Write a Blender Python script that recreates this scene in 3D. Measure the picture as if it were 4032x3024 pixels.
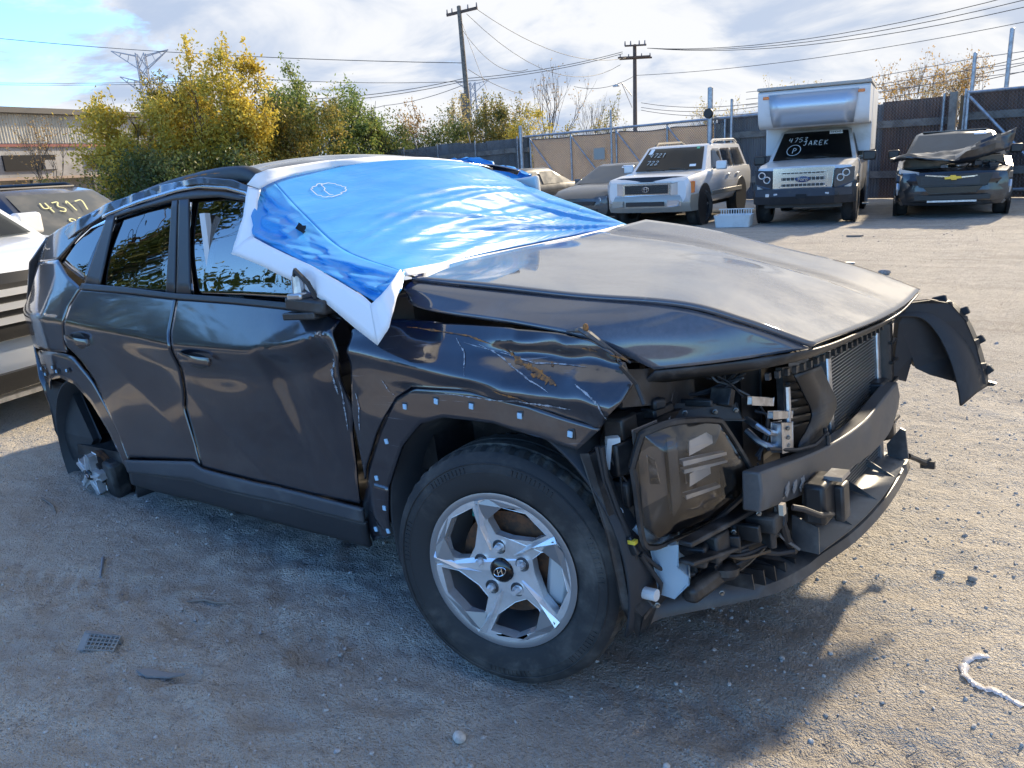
import bpy, math, random
import numpy as np
from mathutils import Vector, Matrix, geometry
R = math.radians
rng = np.random.default_rng(7); random.seed(7)
for o in list(bpy.data.objects): bpy.data.objects.remove(o)
SC = bpy.context.scene
COL = SC.collection

# ------------------------------------------------------------------ camera
CAM_POS = Vector((1.3552, -2.4079, 1.4749)); YAW, PIT, ROL = 2.267974, 0.273386, -0.059471
f = Vector((math.cos(YAW) * math.cos(PIT), math.sin(YAW) * math.cos(PIT), -math.sin(PIT)))
r = Vector((math.sin(YAW), -math.cos(YAW), 0)); u = r.cross(f)
r2 = r * math.cos(ROL) + u * math.sin(ROL); u2 = -r * math.sin(ROL) + u * math.cos(ROL)
cd = bpy.data.cameras.new('camera'); cam = bpy.data.objects.new('camera', cd); COL.objects.link(cam)
cam.matrix_world = Matrix(((r2.x, u2.x, -f.x, CAM_POS.x), (r2.y, u2.y, -f.y, CAM_POS.y), (r2.z, u2.z, -f.z, CAM_POS.z), (0, 0, 0, 1)))
cd.sensor_width = 36; cd.lens = 27.52; cd.clip_start = 0.05; cd.clip_end = 3000
SC.camera = cam

# ------------------------------------------------------------------ sky, sun, exposure
SUN_AZ, SUN_EL = R(87), R(27)
SUN = Vector((math.cos(SUN_AZ) * math.cos(SUN_EL), math.sin(SUN_AZ) * math.cos(SUN_EL), math.sin(SUN_EL)))
W = bpy.data.worlds.new('World'); SC.world = W; W.use_nodes = True
nt = W.node_tree; N = nt.nodes; L = nt.links; N.clear()
def nn(t, **k):
    n = N.new(t)
    for a, b in k.items(): setattr(n, a, b)
    return n
sky = nn('ShaderNodeTexSky', sky_type='NISHITA', sun_disc=False, sun_elevation=SUN_EL, sun_rotation=math.pi / 2 - SUN_AZ, altitude=200, air_density=1.0, dust_density=0.35, ozone_density=1.6)
tc = nn('ShaderNodeTexCoord')
def vm(op, a, b=None, s=None):
    n = nn('ShaderNodeVectorMath', operation=op)
    for i, v in enumerate((a, b)):
        if v is None: continue
        if isinstance(v, (tuple, list, Vector)): n.inputs[i].default_value = v
        else: L.new(v, n.inputs[i])
    if s is not None: n.inputs['Scale'].default_value = s
    return n.outputs['Value'] if op == 'DOT_PRODUCT' else n.outputs['Vector']
def ma(op, a, b=0.0, c=None, clamp=False):
    n = nn('ShaderNodeMath', operation=op, use_clamp=clamp)
    for i, v in enumerate((a, b, c)):
        if v is None: continue
        if isinstance(v, (int, float)): n.inputs[i].default_value = v
        else: L.new(v, n.inputs[i])
    return n.outputs[0]
def mixc(fac, a, b, bt='MIX'):
    n = nn('ShaderNodeMix', data_type='RGBA', blend_type=bt)
    for i, v in ((0, fac), (6, a), (7, b)):
        if isinstance(v, (int, float)): n.inputs[i].default_value = v
        elif isinstance(v, tuple): n.inputs[i].default_value = (*v, 1) if len(v) == 3 else v
        else: L.new(v, n.inputs[i])
    return n.outputs[2]
def noise(vec, scale, detail=6, rough=0.55, dist=0.0):
    n = nn('ShaderNodeTexNoise'); n.inputs['Scale'].default_value = scale; n.inputs['Detail'].default_value = detail
    n.inputs['Roughness'].default_value = rough; n.inputs['Distortion'].default_value = dist
    L.new(vec, n.inputs['Vector']); return n.outputs['Fac']
def ramp(v, a, b):
    n = nn('ShaderNodeMapRange', interpolation_type='SMOOTHSTEP'); n.inputs['From Min'].default_value = a; n.inputs['From Max'].default_value = b
    L.new(v, n.inputs['Value']); return n.outputs['Result']
D = tc.outputs['Generated']
sep = nn('ShaderNodeSeparateXYZ'); L.new(D, sep.inputs[0])
den = ma('ADD', ma('MAXIMUM', sep.outputs['Z'], 0.0), 0.22)
cmb = nn('ShaderNodeCombineXYZ'); L.new(ma('DIVIDE', sep.outputs['X'], den), cmb.inputs[0]); L.new(ma('DIVIDE', sep.outputs['Y'], den), cmb.inputs[1])
cp = vm('ADD', cmb.outputs[0], (3.1, 1.7, 0.4))
big = noise(cp, 0.75, 3, 0.5)
fine = noise(cp, 2.1, 7, 0.60, 0.35)
fine2 = noise(vm('ADD', cp, (9.0, 4.0, 2.0)), 1.5, 6, 0.56, 0.5)
sunside = vm('DOT_PRODUCT', D, Vector((math.cos(R(75)), math.sin(R(75)), 0)))
cover = ma('ADD', ma('ADD', ma('MULTIPLY', big, 0.55), ma('MULTIPLY', fine, 0.62)), ma('MULTIPLY', sunside, 0.34))
low = ma('MULTIPLY', ma('SUBTRACT', 1.0, ramp(sep.outputs['Z'], 0.0, 0.30)), 0.10)
zen = ma('MULTIPLY', ramp(sep.outputs['Z'], .50, .85), .10)
mask = ramp(ma('ADD', ma('ADD', cover, low), zen), 0.56, 0.665)
glow = ma('POWER', ma('MAXIMUM', vm('DOT_PRODUCT', D, SUN), 0.0), 14.0)
shade = ramp(fine2, 0.38, 0.58)
cloud = mixc(shade, (1.18, 1.42, 1.86), (2.16, 2.20, 2.28))
cloud = mixc(ma('MULTIPLY', glow, 0.6, clamp=True), cloud, (2.35, 2.24, 2.05))
skyc = mixc(1.0, sky.outputs[0], (0.46, 0.71, 1.03), 'MULTIPLY')
bg = nn('ShaderNodeBackground'); bg.inputs['Strength'].default_value = 0.15
L.new(mixc(mask, skyc, cloud), bg.inputs['Color'])
wo = nn('ShaderNodeOutputWorld'); L.new(bg.outputs[0], wo.inputs[0])

sl = bpy.data.lights.new('sun', 'SUN'); sl.energy = 3.1; sl.angle = R(2.2); sl.color = (1.0, 0.84, 0.62)
so = bpy.data.objects.new('sun', sl); COL.objects.link(so); so.rotation_euler = (-SUN).to_track_quat('-Z', 'Y').to_euler(); so.location = SUN * 60

SC.view_settings.view_transform = 'Standard'; SC.view_settings.look = 'None'; SC.view_settings.gamma = 1.0
SC.view_settings.exposure = 1.58
SC.render.engine = 'CYCLES'
SC.cycles.use_denoising = True; SC.cycles.use_adaptive_sampling = True; SC.cycles.adaptive_threshold = 0.018; SC.cycles.max_bounces = 6; SC.cycles.transparent_max_bounces = 8
SC.cycles.caustics_reflective = False; SC.cycles.caustics_refractive = False; SC.cycles.sample_clamp_indirect = 6.0

# ------------------------------------------------------------------ materials
def nodes_of(name):
    global N, L
    m = bpy.data.materials.new(name); m.use_nodes = True; N = m.node_tree.nodes; L = m.node_tree.links
    return m, N['Principled BSDF'], N['Material Output']
def setin(b, k, v):
    if isinstance(v, (int, float)): b.inputs[k].default_value = v
    elif isinstance(v, tuple): b.inputs[k].default_value = (*v, 1) if len(v) == 3 else v
    else: L.new(v, b.inputs[k])
def pm(name, col, rough=0.5, metal=0.0, coat=0.0, coat_r=0.03, spec=0.5, var=None, bump=None, dust=None, trans=0.0, alpha=1.0, rvar=0.0, ior=None, gen='Object'):
    """one principled material: base colour, noise variation var=(scale, second colour, lo, hi), bump=(scale, strength, distance), dust=(scale, colour, lo, hi)"""
    m, b, out = nodes_of(name)
    co = nn('ShaderNodeTexCoord').outputs[gen]
    c = col
    if var:
        c = mixc(ramp(noise(co, var[0], 4, 0.6, 0.2), var[2], var[3]), col, var[1])
    rg = rough
    if dust:
        dm = ramp(noise(co, dust[0], 5, 0.65, 0.3), dust[2], dust[3])
        c = mixc(dm, c, dust[1]); rg = ma('ADD', ma('MULTIPLY', dm, 0.5), rough, clamp=True)
    elif rvar:
        rg = ma('ADD', ma('MULTIPLY', noise(co, 6.0, 6, 0.6), rvar), rough - rvar * 0.5, clamp=True)
    setin(b, 'Base Color', c); setin(b, 'Roughness', rg); setin(b, 'Metallic', metal); setin(b, 'Specular IOR Level', spec)
    setin(b, 'Coat Weight', coat); setin(b, 'Coat Roughness', coat_r); setin(b, 'Transmission Weight', trans); setin(b, 'Alpha', alpha)
    if ior: setin(b, 'IOR', ior)
    if bump:
        bn = nn('ShaderNodeBump'); bn.inputs['Strength'].default_value = bump[1]; bn.inputs['Distance'].default_value = bump[2]
        L.new(noise(co, bump[0], 4, 0.6), bn.inputs['Height']); L.new(bn.outputs[0], b.inputs['Normal'])
    return m

# ------------------------------------------------------------------ mesh helpers
class MB:
    def __init__(s): s.v = []; s.f = []
    def add(s, vs, fs):
        k = len(s.v); s.v.extend(tuple(float(c) for c in v) for v in vs); s.f.extend(tuple(i + k for i in q) for q in fs); return s
    def box(s, c, d, M=None, taper=1.0):
        x, y, z = d[0] / 2, d[1] / 2, d[2] / 2; t = taper
        vs = [Vector(p) for p in ((-x, -y, -z), (x, -y, -z), (x, y, -z), (-x, y, -z), (-x * t, -y * t, z), (x * t, -y * t, z), (x * t, y * t, z), (-x * t, y * t, z))]
        if M is not None: vs = [M @ v for v in vs]
        c = Vector(c)
        return s.add([v + c for v in vs], [(3, 2, 1, 0), (4, 5, 6, 7), (0, 1, 5, 4), (1, 2, 6, 5), (2, 3, 7, 6), (3, 0, 4, 7)])
    def bar(s, a, b, w, h=None, up=(0, 0, 1)):
        a = Vector(a); b = Vector(b); d = (b - a); Ln = d.length; d.normalize(); up = Vector(up)
        if abs(d.dot(up)) > 0.98: up = Vector((1, 0, 0))
        y = up.cross(d).normalized(); z = d.cross(y)
        M = Matrix((d, y, z)).transposed()
        return s.box((a + b) / 2, (Ln, w, h or w), M)
    def tube(s, pts, rad, n=8, cap=True):
        P = [Vector(p) for p in pts]; m = len(P)
        rads = rad if isinstance(rad, (list, tuple)) else [rad] * m
        t0 = (P[1] - P[0]).normalized(); up = Vector((0, 0, 1)) if abs(t0.z) < 0.9 else Vector((1, 0, 0))
        a = t0.cross(up).normalized(); vs = []
        for i in range(m):
            t = (P[min(i + 1, m - 1)] - P[max(i - 1, 0)]).normalized()
            a = (a - t * a.dot(t)); a = a.normalized() if a.length > 1e-6 else t.orthogonal().normalized()
            b = t.cross(a)
            for k in range(n):
                q = 2 * math.pi * k / n; vs.append(P[i] + (a * math.cos(q) + b * math.sin(q)) * rads[i])
        fs = [(i * n + k, i * n + (k + 1) % n, (i + 1) * n + (k + 1) % n, (i + 1) * n + k) for i in range(m - 1) for k in range(n)]
        if cap: fs += [tuple(range(n))[::-1], tuple((m - 1) * n + k for k in range(n))]
        return s.add(vs, fs)
    def lathe(s, prof, n=32, M=None, closed=False):
        """prof: (radius, axial) pairs, axis = local Y"""
        vs = []; k = len(prof)
        for i in range(n):
            q = 2 * math.pi * i / n; c, sn = math.cos(q), math.sin(q)
            for (rr, ax) in prof: vs.append(Vector((rr * c, ax, rr * sn)))
        if M is not None: vs = [M @ v for v in vs]
        fs = []
        for i in range(n):
            j = (i + 1) % n
            for a in range(k if closed else k - 1):
                b = (a + 1) % k; fs.append((i * k + a, i * k + b, j * k + b, j * k + a))
        return s.add(vs, fs)
    def grid(s, G, flip=False):
        G = np.asarray(G, float); n, m = G.shape[:2]
        fs = [(i * m + j, i * m + j + 1, (i + 1) * m + j + 1, (i + 1) * m + j) for i in range(n - 1) for j in range(m - 1)]
        if flip: fs = [q[::-1] for q in fs]
        return s.add(G.reshape(-1, 3), fs)
    def prism(s, poly, vec, holes=()):
        """3-D planar polygon (with holes) extruded along vec"""
        loops = [[Vector(p) for p in poly]] + [[Vector(p) for p in h] for h in holes]
        tris = geometry.tessellate_polygon(loops); vec = Vector(vec)
        flat = [p for l in loops for p in l]; n = len(flat)
        fs = [tuple(t) for t in tris] + [tuple(i + n for i in t[::-1]) for t in tris]
        k = 0
        for l in loops:
            m = len(l); fs += [(k + i, k + (i + 1) % m, n + k + (i + 1) % m, n + k + i) for i in range(m)]; k += m
        return s.add(flat + [p + vec for p in flat], fs)
    def loft(s, secs, closed=True, cap=True):
        m = len(secs[0]); vs = [p for q in secs for p in q]; fs = []
        for i in range(len(secs) - 1):
            for k in range(m if closed else m - 1):
                j = (k + 1) % m; fs.append((i * m + k, i * m + j, (i + 1) * m + j, (i + 1) * m + k))
        if cap and closed: fs += [tuple(range(m))[::-1], tuple((len(secs) - 1) * m + k for k in range(m))]
        return s.add(vs, fs)
    def ball(s, c, rr, n=10, m=6, sc=(1, 1, 1)):
        vs = [Vector(c) + Vector((0, 0, rr * sc[2]))]
        for i in range(1, m):
            t = math.pi * i / m
            for k in range(n):
                q = 2 * math.pi * k / n; vs.append(Vector(c) + Vector((rr * sc[0] * math.sin(t) * math.cos(q), rr * sc[1] * math.sin(t) * math.sin(q), rr * sc[2] * math.cos(t))))
        vs.append(Vector(c) - Vector((0, 0, rr * sc[2]))); e = len(vs) - 1
        fs = [(0, 1 + k, 1 + (k + 1) % n) for k in range(n)]
        for i in range(m - 2):
            for k in range(n): fs.append((1 + i * n + k, 1 + (i + 1) * n + k, 1 + (i + 1) * n + (k + 1) % n, 1 + i * n + (k + 1) % n))
        b = 1 + (m - 2) * n; fs += [(b + k, e, b + (k + 1) % n) for k in range(n)]
        return s.add(vs, fs)
    def mesh(s, name, mat, smooth=30):
        me = bpy.data.meshes.new(name); me.from_pydata(s.v, [], s.f); me.update()
        if mat is not None: me.materials.append(mat)
        if smooth:
            me.polygons.foreach_set('use_smooth', [True] * len(me.polygons))
            if smooth < 180: me.set_sharp_from_angle(angle=R(smooth))
        return me
    def obj(s, name, mat, parent=None, smooth=30, bevel=0, solid=0, off=0.0, subd=0):
        o = bpy.data.objects.new(name, s.mesh(name, mat, smooth)); COL.objects.link(o)
        if parent is not None: o.parent = parent
        if solid:
            q = o.modifiers.new('solid', 'SOLIDIFY'); q.thickness = solid; q.offset = off
        if bevel:
            q = o.modifiers.new('bevel', 'BEVEL'); q.width = bevel; q.segments = 2; q.limit_method = 'ANGLE'; q.angle_limit = R(35)
        return o
def thing(name, label, cat, loc=(0, 0, 0), rotz=0.0, group=None):
    o = bpy.data.objects.new(name, None); COL.objects.link(o); o.location = loc; o.rotation_euler = (0, 0, rotz)
    o.empty_display_size = 0.2
    return tag(o, label, cat, group)
def tag(o, label, cat, group=None):
    o['label'] = label; o['category'] = cat
    if group: o['group'] = group
    return o
def kind(o, k, label=None):
    o['kind'] = k
    if label: o['label'] = label
    return o
def copy_tree(o, parent=None):
    c = o.copy(); COL.objects.link(c); c.parent = parent
    for ch in o.children: copy_tree(ch, c)
    return c
def resample(P, n):
    P = np.asarray(P, float); d = np.r_[0, np.cumsum(np.linalg.norm(np.diff(P, axis=0), axis=1))]
    t = np.linspace(0, d[-1], n); return np.stack([np.interp(t, d, P[:, k]) for k in range(P.shape[1])], -1)
def crom(P, n):
    """Catmull-Rom through points, n samples"""
    P = np.asarray(P, float); m = len(P)
    Q = np.vstack([2 * P[0] - P[1], P, 2 * P[-1] - P[-2]]); out = []
    for t in np.linspace(0, m - 1, n):
        i = min(int(t), m - 2); w = t - i; a, b, c, d = Q[i:i + 4]
        out.append(0.5 * (2 * b + (c - a) * w + (2 * a - 5 * b + 4 * c - d) * w * w + (-a + 3 * b - 3 * c + d) * w ** 3))
    return np.array(out)
def coons(bot, top, left, right, nu, nv, sm=False):
    """grid [nv][nu] from four boundary polylines: bot/top run left to right, left/right run bottom to top"""
    rs = crom if sm else resample
    b, t = rs(bot, nu), rs(top, nu); l, q = rs(left, nv), rs(right, nv)
    U = np.linspace(0, 1, nu)[None, :, None]; V = np.linspace(0, 1, nv)[:, None, None]
    return ((1 - V) * b[None] + V * t[None] + (1 - U) * l[:, None] + U * q[:, None]
            - ((1 - U) * (1 - V) * b[0] + U * (1 - V) * b[-1] + (1 - U) * V * t[0] + U * V * t[-1]))
def bsurf(rows, nu, nv):
    """smooth surface through a grid of control points rows[v][u]"""
    A = np.array([crom(rw, nu) for rw in rows]); return np.stack([crom(A[:, j], nv) for j in range(nu)], 1)
def vnoise(x, y, seed=0):
    """2-D value noise, vectorised, about -1..1"""
    x = np.asarray(x, float); y = np.asarray(y, float); xi = np.floor(x).astype(np.int64); yi = np.floor(y).astype(np.int64); fx = x - xi; fy = y - yi
    def h(a, b):
        q = (a * 374761393 + b * 668265263 + seed * 974711) & 0x7fffffff; q = ((q ^ (q >> 13)) * 1274126177) & 0x7fffffff; return ((q ^ (q >> 16)) & 0xffff) / 32767.5 - 1
    sx = fx * fx * (3 - 2 * fx); sy = fy * fy * (3 - 2 * fy)
    return (h(xi, yi) * (1 - sx) + h(xi + 1, yi) * sx) * (1 - sy) + (h(xi, yi + 1) * (1 - sx) + h(xi + 1, yi + 1) * sx) * sy
def ribbon(mb, pts, w, nrm, lift=0.0):
    """flat pen stroke of width w along pts lying on a surface with normal nrm"""
    n = Vector(nrm).normalized(); P = [Vector(p) + n * lift for p in pts]; vs = []
    for i, p in enumerate(P):
        t = (P[min(i + 1, len(P) - 1)] - P[max(i - 1, 0)]).normalized(); sd = n.cross(t).normalized() * w / 2
        vs += [p - sd, p + sd]
    return mb.add(vs, [(2 * i, 2 * i + 1, 2 * i + 3, 2 * i + 2) for i in range(len(P) - 1)])
GLYPH = {'0': [[(0.5, 1), (0.1, .7), (0.1, .3), (0.5, 0), (0.9, .3), (0.9, .7), (0.5, 1)]], '1': [[(0.25, .8), (0.55, 1), (0.5, 0)]], '2': [[(0.1, .8), (0.5, 1), (0.85, .75), (0.1, 0), (0.95, 0.05)]],
 '3': [[(0.1, .95), (0.8, 1), (0.4, .58), (0.85, .3), (0.5, 0), (0.05, .1)]], '4': [[(0.2, 1), (0.1, .45), (0.9, .5)], [(0.75, 1), (0.65, 0)]], '5': [[(0.9, 1), (0.2, 1), (0.15, .55), (0.7, .55), (0.85, .25), (0.5, 0), (0.1, .08)]],
 '7': [[(0.05, .95), (0.9, 1), (0.45, 0)]], '8': [[(0.5, .52), (0.12, .8), (0.5, 1), (0.85, .8), (0.5, .52), (0.1, .2), (0.5, 0), (0.9, .22), (0.5, .52)]], '6': [[(0.8, 1), (0.25, .6), (0.12, .2), (0.5, 0), (0.85, .2), (0.6, .45), (0.18, .3)]],
 'P': [[(0.2, 0), (0.25, 1), (0.8, .85), (0.75, .55), (0.25, .5)]], 'J': [[(0.3, 1), (0.9, 1)], [(0.65, 1), (0.6, .2), (0.3, 0), (0.1, .15)]], 'A': [[(0.05, 0), (0.5, 1), (0.9, 0)], [(0.2, .4), (0.75, .4)]],
 'R': [[(0.15, 0), (0.2, 1), (0.8, .8), (0.25, .5), (0.9, 0)]], 'E': [[(0.9, 1), (0.2, 1), (0.15, 0), (0.9, 0)], [(0.2, .5), (0.7, .5)]], 'K': [[(0.15, 1), (0.15, 0)], [(0.85, 1), (0.2, .5), (0.9, 0)]], 'N': [[(.1, 0), (.15, 1), (.8, 0), (.85, 1)]], ' ': []}
def handwrite(mb, text, o, ux, uy, nrm, size, w, lift=0.004):
    """hand-drawn characters on a plane: o origin, ux/uy unit vectors"""
    o = Vector(o); ux = Vector(ux).normalized(); uy = Vector(uy).normalized(); x = 0
    for ch in text:
        for st in GLYPH.get(ch, []):
            q = crom([(a, b) for a, b in st], 5 * len(st)) if len(st) > 2 else st
            ribbon(mb, [o + ux * (x + a * 0.62) * size + uy * b * size for a, b in q], w, nrm, lift)
        x += 0.82
    return mb
def text_mesh(s, size, mat, name, parent, M, ext=0.001):
    cu = bpy.data.curves.new(name, 'FONT'); cu.body = s; cu.size = size; cu.extrude = ext; cu.align_x = 'CENTER'; cu.align_y = 'CENTER'
    t = bpy.data.objects.new(name + '_curve', cu); COL.objects.link(t)
    dg = bpy.context.evaluated_depsgraph_get(); me = bpy.data.meshes.new_from_object(t.evaluated_get(dg)); bpy.data.objects.remove(t)
    me.name = name; me.materials.clear(); me.materials.append(mat)
    o = bpy.data.objects.new(name, me); COL.objects.link(o); o.parent = parent; o.matrix_local = M; return o
def frame_mat(o, ux, uy):
    ux = Vector(ux).normalized(); uz = ux.cross(Vector(uy)).normalized(); uy = uz.cross(ux); o = Vector(o)
    return Matrix(((ux.x, uy.x, uz.x, o.x), (ux.y, uy.y, uz.y, o.y), (ux.z, uy.z, uz.z, o.z), (0, 0, 0, 1)))


# ================================================================== GROUND
def gh(x, y):
    x = np.asarray(x, float); y = np.asarray(y, float)
    h = 0.016 * vnoise(x * 0.45, y * 0.45, 1) + 0.006 * vnoise(x * 1.7, y * 1.7, 2) + 0.0035 * vnoise(x * 4.3, y * 4.3, 3) + 0.0045 * vnoise(x * 9.5, y * 9.5, 4) + 0.0065 * vnoise(x * 20, y * 20, 5)
    # loose patches: rougher in places
    ro = np.clip(vnoise(x * 0.8 + 7, y * 0.8, 6) * 1.6 + 1.1 * np.exp(-((x - .55) ** 2 + (y + .45) ** 2) / .5), 0, 1.2); h = h + ro * (0.007 * vnoise(x * 13, y * 13, 8) + 0.010 * vnoise(x * 24, y * 24, 9))
    # tyre tracks with lugs: (px, py, dir, half width)
    for (px_, py_, a, hw) in ((0.2, -1.62, 0.16, 0.11), (-1.2, -1.28, 0.35, 0.10), (1.7, -0.4, 1.35, 0.11), (2.3, 0.6, 1.2, 0.11), (-2.0, 4.6, 0.1, 0.12), (-2.0, 6.2, 0.07, 0.12), (-2.0, 8.1, 0.13, 0.13), (-1.0, 3.2, 0.3, 0.11)):
        ca, sa = math.cos(a), math.sin(a); s_ = (x - px_) * ca + (y - py_) * sa; d = -(x - px_) * sa + (y - py_) * ca + 0.10 * np.sin(s_ * 0.7)
        m = np.clip(1 - (d / hw) ** 2, 0, 1) ** 0.5 * np.clip(0.5 + vnoise(s_ * 0.9, d * 0 + px_, 11) * 1.1, 0, 1)
        h = h - m * (0.010 + 0.0085 * np.sign(np.sin(s_ * 62 + np.abs(d) * 46)) )
    # footprints
    for (fx, fy, fa) in ((-0.9, -1.5, 0.5), (-0.45, -1.42, 0.4), (-0.65, -1.12, 2.0), (-0.2, -1.18, 0.4), (0.1, -1.35, 0.7), (-1.5, -1.75, 0.6)):
        ca, sa = math.cos(fa), math.sin(fa); a = (x - fx) * ca + (y - fy) * sa; b = -(x - fx) * sa + (y - fy) * ca
        q = (a / 0.13) ** 2 + (b / 0.05) ** 2; h = h - 0.014 * np.exp(-q ** 2) + 0.007 * np.exp(-(q - 1.5) ** 2 * 3)
    # worn hollow under the dropped rear corner, pressed contact under the front tyre
    q = ((x + 2.75) / 0.45) ** 2 + ((y + 0.85) / 0.4) ** 2; h = h - 0.05 * np.exp(-q)
    q = ((x - 0.0) / 0.35) ** 2 + ((y + 0.82) / 0.25) ** 2; h = h * (1 - np.exp(-q)) - 0.004 * np.exp(-q)
    return h
def axis(lo, hi, step, far, g=1.16):
    c = list(np.arange(lo, hi + 1e-6, step)); a = [c[0]]; s = step
    while a[-1] > -far: s *= g; a.append(a[-1] - s)
    b = [c[-1]]; s = step
    while b[-1] < far: s *= g; b.append(b[-1] + s)
    return np.array(a[:0:-1] + c + b[1:])
gx = axis(-4.2, 3.2, 0.026, 900); gy = axis(-2.1, 3.0, 0.026, 900)
GX, GY = np.meshgrid(gx, gy); GZ = gh(GX, GY)
far = np.clip((np.hypot(GX, GY) - 60) / 60, 0, 1); GZ = GZ * (1 - far)
MG, b, out = nodes_of('packed_dirt'); co = nn('ShaderNodeTexCoord').outputs['Object']
n1 = noise(co, 0.35, 4, 0.6, 0.4); n2 = noise(co, 3.0, 6, 0.7, 0.2); n3 = noise(co, 30.0, 4, 0.75); n4 = noise(co, 120.0, 2, 0.65)
c = mixc(ramp(n1, 0.36, 0.62), (0.460, 0.418, 0.352), (0.378, 0.347, 0.302))
c = mixc(ramp(n2, 0.42, 0.66), c, (0.50, 0.458, 0.39))
c = mixc(ma('MULTIPLY', ramp(n3, 0.5, 0.68), 0.6), c, (0.25, 0.228, 0.20))
vo = nn('ShaderNodeTexVoronoi'); vo.inputs['Scale'].default_value = 95; vo.inputs['Randomness'].default_value = 1.0; L.new(co, vo.inputs['Vector'])
grit = ma('MULTIPLY', ma('SUBTRACT', 1.0, ramp(vo.outputs['Distance'], 0.10, 0.34)), ramp(n2, 0.45, 0.6))
c = mixc(ma('MULTIPLY', grit, 0.5), c, (0.42, 0.40, 0.37))
mpt = nn('ShaderNodeMapping'); mpt.inputs['Scale'].default_value = (.30, 2.4, 1); mpt.inputs['Rotation'].default_value = (0, 0, R(-9)); L.new(co, mpt.inputs['Vector'])
st_ = noise(mpt.outputs[0], 1.3, 6, .68, .5); c = mixc(ma('MULTIPLY', ramp(st_, .50, .66), .50), c, (.27, .245, .212)); c = mixc(ma('MULTIPLY', ramp(st_, .44, .32), .35), c, (.56, .52, .455))
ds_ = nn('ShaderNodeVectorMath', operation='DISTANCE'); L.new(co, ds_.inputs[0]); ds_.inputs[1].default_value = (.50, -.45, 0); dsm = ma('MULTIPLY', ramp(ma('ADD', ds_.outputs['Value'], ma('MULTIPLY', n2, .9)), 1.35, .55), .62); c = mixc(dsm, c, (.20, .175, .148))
v2 = nn('ShaderNodeTexVoronoi'); v2.inputs['Scale'].default_value = 210; L.new(co, v2.inputs['Vector']); sp1 = ramp(v2.outputs['Distance'], .30, .12); sel = nn('ShaderNodeSeparateColor'); L.new(v2.outputs['Color'], sel.inputs[0])
c = mixc(ma('MULTIPLY', sp1, ramp(sel.outputs[0], .72, .80)), c, (.52, .50, .46)); c = mixc(ma('MULTIPLY', sp1, ramp(sel.outputs[1], .70, .78)), c, (.13, .118, .10))
v3 = nn('ShaderNodeTexVoronoi'); v3.inputs['Scale'].default_value = 70; L.new(co, v3.inputs['Vector']); sp3 = ramp(v3.outputs['Distance'], .26, .10); se3 = nn('ShaderNodeSeparateColor'); L.new(v3.outputs['Color'], se3.inputs[0]); c = mixc(ma('MULTIPLY', sp3, ramp(se3.outputs[0], .82, .88)), c, (.48, .46, .43))
setin(b, 'Base Color', c); setin(b, 'Roughness', 0.95); setin(b, 'Specular IOR Level', 0.15)
v4 = nn('ShaderNodeTexVoronoi'); v4.inputs['Scale'].default_value = 42; L.new(co, v4.inputs['Vector'])
hh = ma('ADD', ma('ADD', ma('ADD', ma('MULTIPLY', n3, 1.0), ma('MULTIPLY', n4, 0.5)), ma('MULTIPLY', grit, 0.5)), ma('MULTIPLY', ma('SUBTRACT', .5, v4.outputs['Distance']), .25))
bn = nn('ShaderNodeBump'); bn.inputs['Strength'].default_value = 1.0; bn.inputs['Distance'].default_value = 0.020; L.new(hh, bn.inputs['Height']); L.new(bn.outputs[0], b.inputs['Normal'])
me = bpy.data.meshes.new('ground'); ny, nx = GX.shape
me.vertices.add(nx * ny); me.vertices.foreach_set('co', np.stack([GX, GY, GZ], -1).astype(np.float32).ravel())
ii = np.arange(nx * ny).reshape(ny, nx); fq = np.stack([ii[:-1, :-1], ii[:-1, 1:], ii[1:, 1:], ii[1:, :-1]], -1).reshape(-1, 4)
def fill_mesh(me, fq):
    k = fq.shape[1]
    me.loops.add(fq.size); me.loops.foreach_set('vertex_index', fq.astype(np.int32).ravel())
    me.polygons.add(len(fq)); me.polygons.foreach_set('loop_start', np.arange(0, fq.size, k, dtype=np.int32)); me.polygons.foreach_set('loop_total', np.full(len(fq), k, np.int32))
    me.polygons.foreach_set('use_smooth', np.ones(len(fq), bool)); me.update(calc_edges=True)
fill_mesh(me, fq); me.materials.append(MG)
go = bpy.data.objects.new('ground', me); COL.objects.link(go); kind(go, 'structure')

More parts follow.
